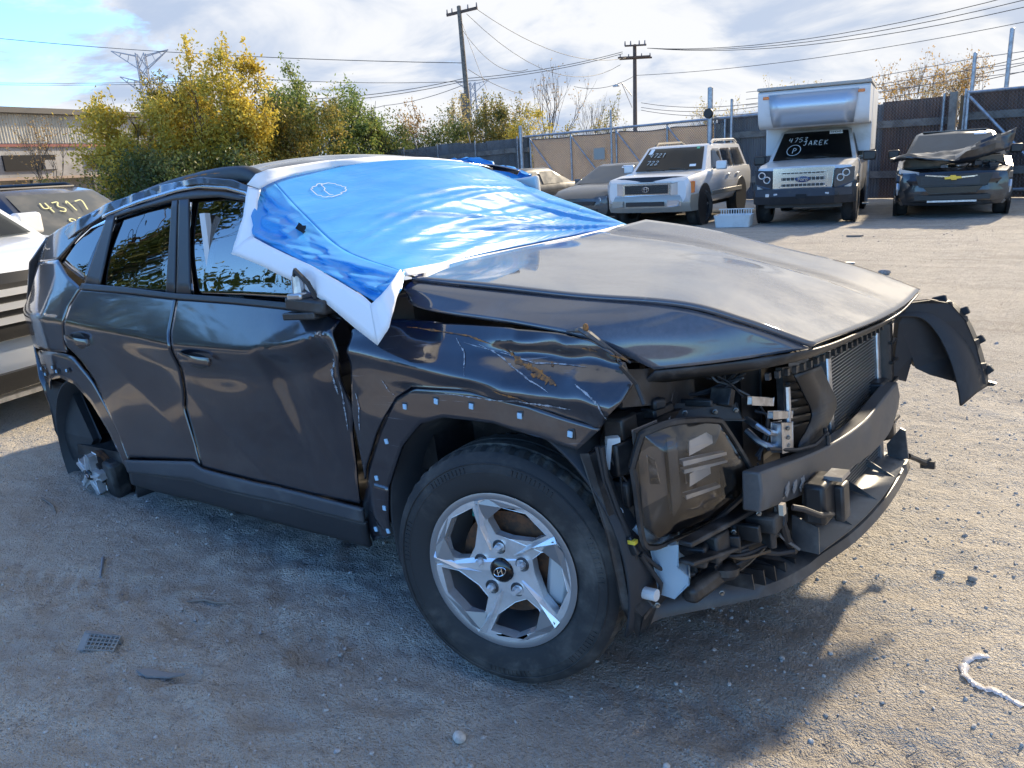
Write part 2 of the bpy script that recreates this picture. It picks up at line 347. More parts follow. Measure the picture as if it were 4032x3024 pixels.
# gravel: uncountable grit strewn over the dirt
ICO = []; t = (1 + 5 ** 0.5) / 2
for a in (-1, 1):
    for b_ in (-t, t): ICO += [(0, a, b_), (a, b_, 0), (b_, 0, a)]
ICO = np.array(ICO) / math.hypot(1, t)
ICF = []
for i in range(12):
    for j in range(i + 1, 12):
        for k in range(j + 1, 12):
            d = [np.linalg.norm(ICO[a] - ICO[b_]) for a, b_ in ((i, j), (j, k), (i, k))]
            if max(d) < 1.1:
                nrm = np.cross(ICO[j] - ICO[i], ICO[k] - ICO[i]); ICF.append((i, j, k) if nrm @ ICO[i] > 0 else (i, k, j))
ICF = np.array(ICF)
def pebbles(n, xr, yr, s0, s1, pw):
    P = np.stack([rng.uniform(*xr, n), rng.uniform(*yr, n)], -1); s = s0 + (s1 - s0) * rng.random(n) ** pw
    A = ICO[None] * (1 + rng.uniform(-.28, .28, (n, 12, 1))) * (s[:, None, None] * rng.uniform(.6, 1.1, (n, 1, 3)) * np.array([1, 1, .7]))
    q = rng.uniform(0, 6.28, n); ca, sa = np.cos(q)[:, None], np.sin(q)[:, None]
    X = A[..., 0] * ca - A[..., 1] * sa + P[:, :1]; Y = A[..., 0] * sa + A[..., 1] * ca + P[:, 1:]
    Z = A[..., 2] + (gh(P[:, 0], P[:, 1]) + s * 0.08)[:, None]
    return np.stack([X, Y, Z], -1).reshape(-1, 3), (ICF[None] + (np.arange(n) * 12)[:, None, None]).reshape(-1, 3)
V_, F_ = [], []; k = 0
for args in ((13000, (-4.5, 3.0), (-2.1, 3.0), .0025, .010, 4), (220, (-4.5, 3.0), (-2.0, 3.0), .008, .015, 3), (1500, (-6, 6), (3, 13), .005, .016, 6), (2200, (0.4, 3.2), (-1.6, 3.5), .002, .008, 3)):
    v_, f_ = pebbles(*args); V_.append(v_); F_.append(f_ + k); k += len(v_)
V_ = np.vstack(V_); F_ = np.vstack(F_)
MP = pm('pebble_stone', (0.43, 0.415, 0.39), 0.85, var=(55, (0.27, 0.25, 0.23), 0.4, 0.6))
me = bpy.data.meshes.new('gravel'); me.vertices.add(len(V_)); me.vertices.foreach_set('co', V_.astype(np.float32).ravel()); fill_mesh(me, F_)
me.polygons.foreach_set('use_smooth', np.zeros(len(F_), bool)); me.materials.append(MP)
o = bpy.data.objects.new('gravel', me); COL.objects.link(o); kind(o, 'stuff', 'small grey stones strewn over the dirt yard')

# ================================================================== FENCE
FA = Vector((-33.0, 25.05, 0)); FD = Vector((1, -0.155, 0)).normalized(); FN = Vector((FD.y, -FD.x, 0))      # FN points to the yard
if FN.y > 0: FN = -FN
def fp(x, z=0.0, off=0.0):
    s = (x - FA.x) / FD.x; return Vector((x, FA.y + FD.y * s, z)) + FN * off
M_SH = [pm('fence_sheet_%d' % i, c, 0.62, 0.35, var=(1.4, c2, 0.35, 0.7), gen='Object') for i, (c, c2) in enumerate((((0.15, 0.15, 0.15), (0.09, 0.09, 0.09)), ((0.11, 0.11, 0.115), (0.17, 0.165, 0.16)), ((0.17, 0.10, 0.07), (0.09, 0.065, 0.055)), ((0.17, 0.18, 0.20), (0.11, 0.115, 0.125))))]
M_GALV = pm('galvanised_pipe', (0.36, 0.38, 0.41), 0.45, 0.7, var=(9, (0.25, 0.26, 0.28), .4, .65))
M_WOOD = pm('weathered_plank', (0.22, 0.195, 0.165), 0.9, var=(4, (0.13, 0.112, 0.095), .38, .62), bump=(30, .4, .004))
M_WIRE = pm('chain_link_wire', (0.20, 0.21, 0.225), 0.5, 0.6)
M_CLOTH, b, out = nodes_of('tan_screen_fabric'); co = nn('ShaderNodeTexCoord').outputs['Object']
c = mixc(ramp(noise(co, 1.1, 6, .6), .35, .65), (0.60, 0.52, 0.39), (0.52, 0.45, 0.34)); setin(b, 'Base Color', c); setin(b, 'Roughness', .95)
tl = nn('ShaderNodeBsdfTranslucent'); L.new(c, tl.inputs[0]); mx = nn('ShaderNodeMixShader'); mx.inputs[0].default_value = .46; L.new(b.outputs[0], mx.inputs[1]); L.new(tl.outputs[0], mx.inputs[2]); L.new(mx.outputs[0], out.inputs[0])
M_BLACK = pm('black_plastic', (0.012, 0.012, 0.013), 0.5, rvar=0.2)
def sheet_mesh(w, h, mat, n=11):
    mb = MB(); xs = []; 
    for i in range(n * 4 + 1):
        ph = i % 4; xs.append((i / (n * 4) * w, (0.0, 0.026, 0.026, 0.0)[ph]))
    G = np.array([[(x, d, z) for x, d in xs] for z in (0, h)]); mb.grid(G, True); return mb.mesh('sheet', mat, 0)
def fence_run(x0, x1, h, label, name='corrugated_fence', mats=(0, 1, 3), post_every=3.0, clink=True, rails=(0.62, 1.95), seedv=0):
    rg = random.Random(seedv); root = thing(name, label, 'fence', fp(x0)); rot = math.atan2(FD.y, FD.x); root.rotation_euler = (0, 0, rot)
    Ltot = (fp(x1) - fp(x0)).length; shs = {}
    x = 0; sw = 0.84
    while x < Ltot - 0.05:
        w = min(sw, Ltot - x); k = rg.choice(mats); hh = round(h + rg.choice((-.05, 0, 0, .05)), 2); key = (k, hh, round(w, 2))
        if key not in shs: shs[key] = sheet_mesh(w + 0.03, hh, M_SH[k])
        o = bpy.data.objects.new('sheet', shs[key]); COL.objects.link(o); o.parent = root; o.location = (x, 0.02 + 0.006 * (rg.random()), 0.02); x += sw
    for zr in rails:
        x = 0
        while x < Ltot - .2:
            l_ = min(rg.uniform(3.2, 4.4), Ltot - x); MB().box((x + l_ / 2, -0.045 - 0.004 * rg.random(), zr + rg.uniform(-.05, .05)), (l_ - 0.02, 0.045, 0.18), Matrix.Rotation(rg.uniform(-.012, .012), 3, 'Y')).obj('rail_plank', M_WOOD, root, smooth=0); x += l_
    x = 0.0
    while x <= Ltot + .01:
        MB().tube([(x, -0.12, 0), (x, -0.12, h + 0.08)], 0.032, 8).obj('post', M_GALV, root); x += post_every
    if clink:
        mb = MB(); clink_mesh(mb, 0, Ltot, 0.05, h - 0.02, -0.16, 0.085); o = mb.obj('chain_link', M_WIRE, root, smooth=0); o['kind'] = 'stuff'
    return root
def clink_mesh(mb, x0, x1, z0, z1, y, p, rw=0.0018):
    H = z1 - z0; n = int((x1 - x0 + H) / p)
    for sgn in (1, -1):
        for i in range(n + 1):
            s = x0 - H + i * p if sgn > 0 else x0 + i * p
            a = (s, z0); b = (s + H * sgn, z1)
            # clip to x-range
            (ax, az), (bx, bz) = a, b
            if ax > bx: (ax, az), (bx, bz) = (bx, bz), (ax, az)
            if bx <= x0 or ax >= x1: continue
            if ax < x0: az += (bz - az) * (x0 - ax) / (bx - ax); ax = x0
            if bx > x1: bz = az + (bz - az) * (x1 - ax) / (bx - ax); bx = x1
            if bx - ax < 0.02: continue
            yy = y + 0.003 * sgn
            mb.add([(ax - rw, yy, az + rw * sgn), (ax + rw, yy, az - rw * sgn), (bx + rw, yy, bz - rw * sgn), (bx - rw, yy, bz + rw * sgn), (ax, yy - 0.005, az), (bx, yy - 0.005, bz)], [(0, 1, 2, 3), (0, 4, 5, 3), (1, 2, 5, 4)])
fence_run(-31.5, -18.10, 2.42, 'long dark corrugated fence running left from the tan gate towards the trees', mats=(0, 1, 3, 0), post_every=2.6, seedv=3)
fence_run(-9.72, -3.06, 2.46, 'dark corrugated fence behind the camper truck with planks and chain link', mats=(1, 1, 0, 2), post_every=6.6, seedv=5)
fence_run(-2.72, 3.5, 2.52, 'dark grey and rusty corrugated fence at the right edge with diagonal brace', mats=(1, 2, 0, 2), post_every=9, seedv=9)
# wooden corner post between the two runs
w = thing('wooden_post', 'thick pale timber post standing in the gap of the corrugated fence', 'post', fp(-2.98, 0, 0.10))
MB().box((0, 0, 1.28), (0.17, 0.17, 2.56)).obj('timber', M_WOOD, w, bevel=.01); MB().box((0.19, 0.03, 1.24), (0.09, 0.12, 2.44)).obj('side_timber', pm('brown_timber', (0.17, 0.105, 0.05), .9, var=(5, (.10, .065, .04), .4, .6)), w, bevel=.008)
# right gate frame in front of the rusty run
rg_ = thing('steel_gate_frame', 'galvanised pipe gate frame with diagonal brace at the right end of the fence', 'gate', fp(-2.62, 0, 0.22)); rg_.rotation_euler = (0, 0, math.atan2(FD.y, FD.x))
for nm, a, c in (('upright', (0, 0, .18), (0, 0, 2.55)), ('upright', (4.2, 0, .18), (4.2, 0, 2.55)), ('top_rail', (0, 0, 2.5), (6, 0, 2.5)), ('bottom_rail', (0, 0, .22), (6, 0, .22)), ('brace', (0.05, -.05, 2.4), (2.0, -.05, .3))):
    MB().tube([a, c], 0.036, 8).obj(nm, M_GALV, rg_)
# tan screened gate
gt = thing('sliding_gate', 'wide chain link sliding gate covered with tan screen fabric', 'gate', fp(-17.9, 0, 0.15)); gt.rotation_euler = (0, 0, math.atan2(FD.y, FD.x))
GL = (fp(-9.35) - fp(-17.9)).length; GH = 2.46
for k_ in range(5):
    x = GL * k_ / 4; MB().tube([(x, 0, 0.12), (x, 0, GH)], 0.034, 8).obj('upright', M_GALV, gt)
    if k_ < 4: MB().tube([(x + .04, -0.05, GH - .1), (x + GL / 4 - .06, -0.05, 0.22)], 0.026, 8).obj('brace', M_GALV, gt)
MB().tube([(-.5, -.03, GH), (GL + 2.0, -.03, GH)], 0.042, 8).obj('top_rail', M_GALV, gt); MB().tube([(0, -.03, 0.16), (GL, -.03, 0.16)], 0.034, 8).obj('bottom_rail', M_GALV, gt)
U_ = np.linspace(0, 1, 90); Vv = np.linspace(0, 1, 12)
top = GH - 0.12 - 0.05 * np.abs(np.sin(U_ * 12.0)) - 0.03 * vnoise(U_ * 9, U_ * 0, 3)
G = np.array([[(0.05 + uu * (GL - 0.1), 0.07 + 0.02 * float(vnoise(uu * 14, vv * 3, 5)), 0.15 + vv * (tt - 0.15)) for uu, tt in zip(U_, top)] for vv in Vv])
MB().grid(G).obj('screen_fabric', M_CLOTH, gt, solid=0.004)
MB().tube([(g[0], g[1] - 0.01, g[2]) for g in G[-1]], 0.018, 6).obj('fabric_hem', M_BLACK, gt)
mb = MB(); clink_mesh(mb, 0.02, GL - .02, 0.18, GH - .02, -0.005, 0.085, 0.004); o = mb.obj('chain_link', M_WIRE, gt, smooth=0); o['kind'] = 'stuff'
MB().box((GL * .41, -0.03, 1.65), (0.52, 0.006, 0.40)).obj('blank_plate', pm('grey_plate', (.30, .285, .25), .7), gt, smooth=0)
# gate posts
def gate_post(x, h, rr, label, off=0.3):
    p = thing('gate_post', label, 'post', fp(x, 0, off)); MB().tube([(0, 0, 0), (0, 0, h)], rr, 12).obj('pipe', M_GALV, p); MB().ball((0, 0, h), rr * 1.05, 10, 5, (1, 1, .5)).obj('cap', M_GALV, p); return p
gate_post(-18.25, 2.85, .075, 'galvanised steel post at the left end of the tan gate')
gp = gate_post(-9.78, 3.35, .08, 'tall galvanised post at the right end of the tan gate carrying a black roller')
MB().lathe([(0.0, -.06), (.13, -.06), (.15, -.03), (.15, .03), (.13, .06), (0, .06)], 20, Matrix.Translation((0, -.11, 2.62))).obj('roller', M_BLACK, gp)
gate_post(-13.72, 3.05, .035, 'thin steel guide post rising above the middle of the tan gate', .3)
gate_post(-9.0, 2.95, .04, 'thin steel pole beside the roller post right of the tan gate', .35)
gate_post(-2.72, 3.42, .045, 'steel pole standing above the fence beside the timber post', -.25)
gate_post(-1.98, 3.85, .05, 'tallest steel pole above the fence at the right edge', -.25)
# barbed strands above the fence on the right, leaning arms on the left
for k_, (z0, z1) in enumerate(((2.78, 2.95), (2.95, 3.15), (3.15, 3.4))):
    o = MB().tube([fp(-8.9, z0, -.25), fp(-5.5, z0 - .03, -.25), fp(-2.72, z1 - .1, -.25), fp(3.4, z1, -.25)], 0.008, 4).obj('barbed_wire', M_WIRE); tag(o, ('lowest', 'middle', 'topmost')[k_] + ' barbed wire strand strung above the right fence', 'wire', 'barbed wire strands')
for k_, x in enumerate((-28.6, -25.4, -21.6)):
    o = MB().bar(fp(x, 2.4, .05), fp(x + .16, 2.86, .28), .04, .04).obj('barb_arm', M_GALV, smooth=0); tag(o, 'slanted metal arm on top of the left fence, ' + ('farthest from', 'between the two near', 'nearest to')[k_] + ' the tan gate', 'fence arm', 'slanted arms on the left fence')

# ================================================================== BUILDING at left
B0 = Vector([(-55.867, 17.778, 6.572)][0]); B1 = Vector([(-57.621, 24.025, 6.557)][0]); B0.z = B1.z = 0; bd = (B1 - B0).normalized(); bnm = Vector((bd.y, -bd.x, 0))
if bnm.dot(CAM_POS - B0) < 0: bnm = -bnm
bl = thing('warehouse', 'long pale metal warehouse with corrugated upper wall behind the yellow trees', 'building', B0 - bd * 14)
bl.rotation_euler = (0, 0, math.atan2(bd.y, bd.x)); BL = 44.0; sy = -1 if (Matrix.Rotation(math.atan2(bd.y, bd.x), 3, 'Z') @ Vector((0, -1, 0))).dot(bnm) > 0 else 1
M_SID = pm('corrugated_siding', (0.50, 0.48, 0.42), .6, .1, var=(.35, (.38, .36, .31), .4, .6)); M_CONC = pm('grey_block_wall', (.36, .35, .34), .9, var=(.6, (.24, .235, .23), .35, .65))
M_TRIM = pm('red_trim', (.22, .07, .06), .6); M_DARK = pm('dark_opening', (.012, .012, .013), .9); M_ROOF = pm('dark_roof_edge', (.10, .095, .09), .7)
for i in range(22):
    mb = MB(); xs = [(j / 40 * 2.0, (0, .05, .05, 0)[j % 4]) for j in range(41)]
    mb.grid(np.array([[(x, sy * (.02 + d), z) for x, d in xs] for z in (4.55, 6.35)]), sy > 0); mb.obj('siding_panel', M_SID, bl, smooth=0).location = (i * 2.0, 0, 0)
MB().box((BL / 2, -sy * 6, 3.2), (BL, 12, 6.4)).obj('wall', M_CONC, bl, smooth=0)
MB().box((BL / 2, sy * .12, 6.55), (BL + .6, .9, .34)).obj('roof_edge', M_ROOF, bl, smooth=0)
MB().box((BL / 2, sy * .09, 4.42), (BL, .14, .16)).obj('trim_band', M_TRIM, bl, smooth=0)
MB().box((BL / 2, sy * .75, 2.35), (BL, 1.6, .16)).obj('ledge', pm('rusty_ledge', (.33, .25, .2), .8), bl, smooth=0)
for i in range(7): MB().box((3 + i * 6.1, sy * .06, 3.35), (3.6, .16, .95)).obj('opening', M_DARK, bl, smooth=0); MB().box((4.3 + i * 6.1, sy * .16, 3.2), (.9, .06, .6)).obj('pane', M_CONC, bl, smooth=0)
for i in range(10): MB().box((1 + i * 4.4, sy * 1.4, 1.15), (.3, .3, 2.3)).obj('column', M_ROOF, bl, smooth=0)

# ================================================================== POLES, WIRES, TOWERS
M_POLE = pm('old_pole_wood', (.16, .14, .115), .9, var=(7, (.09, .08, .068), .4, .65), bump=(20, .5, .02)); M_POLE2 = pm('brown_pole_wood', (.10, .07, .055), .9, var=(7, (.07, .05, .04), .4, .65))
M_INS = pm('insulator', (.12, .10, .10), .35); M_CABLE = pm('cable_black', (.02, .02, .022), .6)
p1b = Vector([(-30.797, 33.553, 3.039)][0]); p1t = Vector([(-32.337, 35.013, 10.558)][0]); p1b = p1b - (p1t - p1b) * (p1b.z / (p1t.z - p1b.z))
pl = thing('utility_pole', 'tall leaning wooden utility pole with single crossarm left of centre', 'utility pole', p1b)
ax = p1t - p1b; MB().tube([(0, 0, 0), ax * .3, ax * .6, ax], [.21, .18, .15, .125], 12).obj('pole', M_POLE, pl)
MB().tube([ax * .0 + Vector((-.2, -.16, 0)), ax * .53 + Vector((-.17, -.14, 0))], [.17, .16], 10).obj('stub_pole', M_POLE, pl)
a_, b_ = Vector([(-33.043, 34.682, 10.158)][0]) - p1b, Vector([(-31.197, 35.346, 10.339)][0]) - p1b
MB().bar(a_, b_, .12, .15).obj('crossarm', M_POLE2, pl, smooth=0)
for t_ in (.02, .18, .7, .98):
    q = a_.lerp(b_, t_); MB().tube([q + Vector((0, 0, .06)), q + Vector((0, 0, .3))], [.05, .03], 8).obj('insulator', M_INS, pl)
p2b = Vector([(-33.664, 57.314, 4.197)][0]); p2t = Vector([(-34.517, 58.870, 10.407)][0]); p2b = p2b - (p2t - p2b) * (p2b.z / (p2t.z - p2b.z))
p2 = thing('utility_pole', 'brown wooden utility pole with double crossarms and street lamp right of centre', 'utility pole', p2b); ax2 = p2t - p2b
MB().tube([(0, 0, 0), ax2], [.19, .15], 12).obj('pole', M_POLE2, p2)
for ya, xa, xb in ((103, 1352, 1398), (126, 1337, 1407), (124, 1340, 1406)):
    P_ = [(-35.129, 58.335, 10.342), (-33.638, 59.543, 10.232)]
    a2 = Vector([(-35.266, 57.572, 9.312)][0]) - p2b; b2 = Vector([(-33.205, 59.296, 9.306)][0]) - p2b
    dz = {103: 1.0, 126: 0.0, 124: .1}[ya]; s_ = .66 if ya == 103 else 1.0; mdl = (a2 + b2) / 2
    MB().bar(mdl + (a2 - mdl) * s_ + Vector((0, .1 if ya != 124 else -.16, dz)), mdl + (b2 - mdl) * s_ + Vector((0, .1 if ya != 124 else -.16, dz)), .1, .13).obj('crossarm', M_POLE2, p2, smooth=0)
    if ya != 124:
        for t_ in (.04, .3, .7, .96):
            q = mdl + (a2.lerp(b2, t_) - mdl) * s_ + Vector((0, 0, dz)); MB().tube([q, q + Vector((0, 0, .35))], [.07, .04], 8).obj('insulator', M_INS, p2)
la = Vector([(-33.611, 56.766, 6.280)][0]) - p2b; lb = Vector([(-33.583, 54.321, 6.942)][0]) - p2b
MB().tube([la, la.lerp(lb, .6) + Vector((0, 0, .5)), lb + Vector((0, 0, .15)), lb], .04, 6).obj('lamp_arm', M_GALV, p2); MB().tube([la - Vector((0, 0, .9)), la.lerp(lb, .62) + Vector((0, 0, .42))], .03, 6).obj('lamp_brace', M_GALV, p2); MB().box(lb + Vector((0, 0, .02)), (.5, .25, .14)).obj('lamp_head', M_GALV, p2, bevel=.03)
sp = Vector([(-27.460, 31.123, 3.572)][0]); sp.z = 0; o = thing('short_pole', 'short dark wooden pole wrapped in vines behind the fence', 'pole', sp); MB().tube([(0, 0, 0), (0, 0, 4.7)], .09, 8).obj('pole', M_POLE2, o); MB().box((0, 0, 4.1), (.9, .08, .08)).obj('crossbar', M_POLE2, o)
def wire(pts, label, rr=.016, sag=.4):
    P = [Vector(p) for p in pts]; out = []
    for a, c in zip(P, P[1:]):
        for t_ in np.linspace(0, 1, 14)[(1 if out else 0):]: out.append(a.lerp(c, t_) - Vector((0, 0, sag * 4 * t_ * (1 - t_))))
    return tag(MB().tube(out, rr, 4).obj('overhead_wire', M_CABLE), label, 'wire', 'overhead wires')
wire([[(-71.231, 22.411, 13.307)][0], [(-31.766, 34.320, 7.357)][0]], 'single wire crossing the sky above the yellow trees to the leaning pole', .02, .35)
wire([[(-94.818, 29.514, 12.659)][0], [(-57.421, 37.955, 9.370)][0], [(-44.475, 48.369, 8.199)][0]], 'lower pair wire behind the yellow trees, upper one', .02, .2)
wire([[(-94.793, 29.468, 12.477)][0], [(-57.402, 37.918, 9.225)][0]], 'lower pair wire behind the yellow trees, under one', .02, .2)
wire([[(-31.493, 35.640, 10.340)][0], [(-34.388, 57.216, 9.292)][0]], 'slack wire from crossarm tip of the leaning pole down to the brown pole', .018, 1.1)
wire([[(-31.923, 35.197, 10.113)][0], [(-34.668, 56.792, 8.772)][0]], 'slack wire from crossarm middle of the leaning pole to the brown pole', .018, 2.0)
wire([[(-32.044, 34.796, 9.293)][0], [(-31.337, 40.052, 7.230)][0]], 'slack wire from the upper shaft of the leaning pole', .016, .9)
wire([[(-32.163, 34.908, 9.872)][0], [(-28.350, 32.421, 5.452)][0]], 'guy wire from the leaning pole down to the short pole', .014, .05)
wire([[(-46.951, 33.557, 6.704)][0], [(-41.638, 45.247, 7.983)][0], [(-35.219, 58.101, 9.909)][0]], 'cable climbing right to the top of the brown pole, upper', .022, .3)
wire([[(-46.922, 33.501, 6.485)][0], [(-41.611, 45.195, 7.779)][0], [(-35.199, 58.063, 9.762)][0]], 'cable climbing right to the top of the brown pole, lower', .022, .3)
for k_, (y0, y1, nm) in enumerate(((101, -22, 'topmost'), (103, -12, 'second'), (106, -6, 'third'))): wire([[(-33.678, 59.457, 10.088)][0], Vector((([(-5.312, 48.753, 8.469)][0][0]), ([(-5.312, 48.753, 8.469)][0][1]), ([(-5.312, 48.753, 8.469)][0][2]) - .35 * k_))], nm + ' of the cables rising right from the brown pole', .02, .9)
wire([[(-37.982, 54.858, 7.369)][0], [(-34.164, 58.274, 7.966)][0], [(-5.729, 54.912, 7.742)][0]], 'long thin wire from the brown pole to upper right', .018, .5)
wire([[(-31.459, 34.133, 6.143)][0], [(-46.054, 40.951, 6.350)][0], [(-58.040, 44.623, 6.794)][0]], 'wire falling left from the leaning pole into the trees', .018, .2)
wire([[(-31.422, 34.466, 6.969)][0], [(-34.639, 43.671, 6.167)][0]], 'short wire falling right of the leaning pole', .018, .2)
wire([[(-30.807, 53.383, 5.428)][0], [(-18.760, 46.775, 4.223)][0], [(-4.890, 47.942, 5.285)][0]], 'low cable running behind the camper truck to the right edge, upper', .018, .3)
wire([[(-30.762, 53.296, 5.087)][0], [(-18.731, 46.720, 4.005)][0], [(-4.845, 47.856, 4.944)][0]], 'low cable running behind the camper truck to the right edge, middle', .018, .3)
wire([[(-30.735, 53.244, 4.882)][0], [(-18.684, 46.629, 3.650)][0], [(-4.800, 47.769, 4.603)][0]], 'low cable running behind the camper truck to the right edge, lower', .018, .3)
M_LAT = pm('lattice_steel', (.30, .32, .36), .6, .4)
def tower(P, h, label):
    t_ = thing('transmission_tower', label, 'tower', P); mb = MB(); w0, w1 = h * .10, h * .03; rr = h * .0045
    lv = [0, .25, .45, .6, .72, .82, .9, 1.0]; wd = lambda q: w0 + (w1 - w0) * min(1, q / .8)
    for a, c in zip(lv, lv[1:]):
        for sx, sy_ in ((1, 1), (1, -1), (-1, 1), (-1, -1)):
            A = Vector((sx * wd(a), sy_ * wd(a), a * h)); C_ = Vector((sx * wd(c), sy_ * wd(c), c * h)); mb.bar(A, C_, rr * 1.6)
            mb.bar(A, (-sx * wd(c), sy_ * wd(c), c * h), rr); mb.bar(A, (sx * wd(c), -sy_ * wd(c), c * h), rr)
    mb.obj('mast', M_LAT, t_, smooth=0)
    for zf, l_ in ((.98, .20), (.80, .17)):
        for sg in (1, -1):
            mb = MB(); e = Vector((sg * l_ * h, 0, zf * h + .04 * h))
            for sy_ in (1, -1): mb.bar((sg * w1, sy_ * w1, zf * h), e, rr * 1.3); mb.bar((sg * w1, sy_ * w1, zf * h - .09 * h), e, rr * 1.3)
            for q in (.3, .6): mb.bar(Vector((sg * w1, 0, zf * h)).lerp(e, q), Vector((sg * w1, 0, zf * h - .09 * h)).lerp(e, q + .1), rr)
            mb.obj('arm', M_LAT, t_, smooth=0)
    t_.rotation_euler = (0, 0, .9)
tw = Vector([(-206.726, 106.211, 34.140)][0]); tower((tw.x, tw.y, 0), tw.z, 'far lattice power tower above the yellow trees at left')
tw = Vector([(-210.677, 237.751, 32.449)][0]); tower((tw.x, tw.y, 0), tw.z, 'small far lattice power tower beside the leaning pole')


# ================================================================== TREES
def leaf_mat(name, c1, c2, c3):
    m, b, out = nodes_of(name); at = nn('ShaderNodeAttribute', attribute_name='tint')
    v = at.outputs['Fac']; c = mixc(ramp(v, 0.0, 0.5), c1, c2); c = mixc(ramp(v, 0.5, 1.0), c, c3)
    d = nn('ShaderNodeBsdfDiffuse'); t = nn('ShaderNodeBsdfTranslucent'); g = nn('ShaderNodeBsdfGlossy'); g.inputs['Roughness'].default_value = .4
    L.new(c, d.inputs[0]); L.new(c, t.inputs[0]); mx = nn('ShaderNodeMixShader'); mx.inputs[0].default_value = .52; L.new(d.outputs[0], mx.inputs[1]); L.new(t.outputs[0], mx.inputs[2])
    m2 = nn('ShaderNodeMixShader'); m2.inputs[0].default_value = .03; L.new(mx.outputs[0], m2.inputs[1]); L.new(g.outputs[0], m2.inputs[2]); L.new(m2.outputs[0], out.inputs[0]); N.remove(b)
    return m
LM = {'yellow': leaf_mat('yellow_leaves', (.46, .33, .04), (.58, .45, .07), (.36, .33, .06)), 'olive': leaf_mat('olive_leaves', (.30, .23, .05), (.17, .18, .05), (.40, .28, .05)), 'green': leaf_mat('green_leaves', (.12, .19, .045), (.17, .23, .06), (.26, .26, .06)),
      'dark': leaf_mat('dark_green_leaves', (.05, .085, .028), (.08, .115, .035), (.15, .15, .04)), 'rust': leaf_mat('rust_leaves', (.38, .23, .08), (.26, .17, .07), (.46, .30, .09)), 'pale': leaf_mat('pale_leaves', (.36, .30, .16), (.45, .37, .16), (.27, .24, .10))}
M_BARK = pm('tree_bark', (.09, .075, .06), .95, var=(12, (.055, .047, .04), .4, .6))
def leaves_mesh(name, P, size, mat):
    n = len(P); a = rng.normal(size=(n, 3)); a /= np.linalg.norm(a, axis=1)[:, None]; b = rng.normal(size=(n, 3)); b -= (b * a).sum(1)[:, None] * a; b /= np.linalg.norm(b, axis=1)[:, None]
    s = size * rng.uniform(.55, 1.15, n)[:, None]; c = np.cross(a, b) * .12
    V = np.stack([P - a * s, P + b * s * .48 + c * s, P + a * s, P - b * s * .48 + c * s], 1).reshape(-1, 3); F = np.arange(n * 4).reshape(n, 4)
    me = bpy.data.meshes.new(name); me.vertices.add(n * 4); me.vertices.foreach_set('co', V.astype(np.float32).ravel()); fill_mesh(me, F); me.polygons.foreach_set('use_smooth', np.zeros(n, bool))
    at = me.attributes.new('tint', 'FLOAT', 'FACE'); at.data.foreach_set('value', np.clip(.5 + .5 * vnoise(P[:, 0] * 1.3 + P[:, 2], P[:, 1] * 1.3 + P[:, 2] * .7, 5) * .8 + rng.normal(0, .22, n), 0, 1).astype(np.float32))
    me.materials.append(mat); return me
def branch(mb, p, d, l, rr, depth, tips, spread=.55, up=.25):
    pts = [p]; q = p.copy(); dd = d.copy(); seg = 3
    for i in range(seg):
        dd = (dd + Vector((random.gauss(0, .14), random.gauss(0, .14), random.gauss(0, .08) + up * .2))).normalized(); q = q + dd * l / seg; pts.append(q.copy())
    mb.tube(pts, [rr * (1 - .5 * i / seg) for i in range(seg + 1)], 5 if depth > 1 else 4, cap=False)
    tips.extend(pts[1:])
    if depth == 0: return
    for k in range(random.choice((2, 3, 3)) if depth > 1 else random.choice((2, 3))):
        t = random.uniform(.45, 1.0); base = pts[1 + min(seg - 1, int(t * seg))]
        nd = (dd + Vector((random.gauss(0, spread), random.gauss(0, spread), random.gauss(0, spread * .5) + up))).normalized()
        branch(mb, base.copy(), nd, l * random.uniform(.55, .8), rr * .55, depth - 1, tips, spread, up)
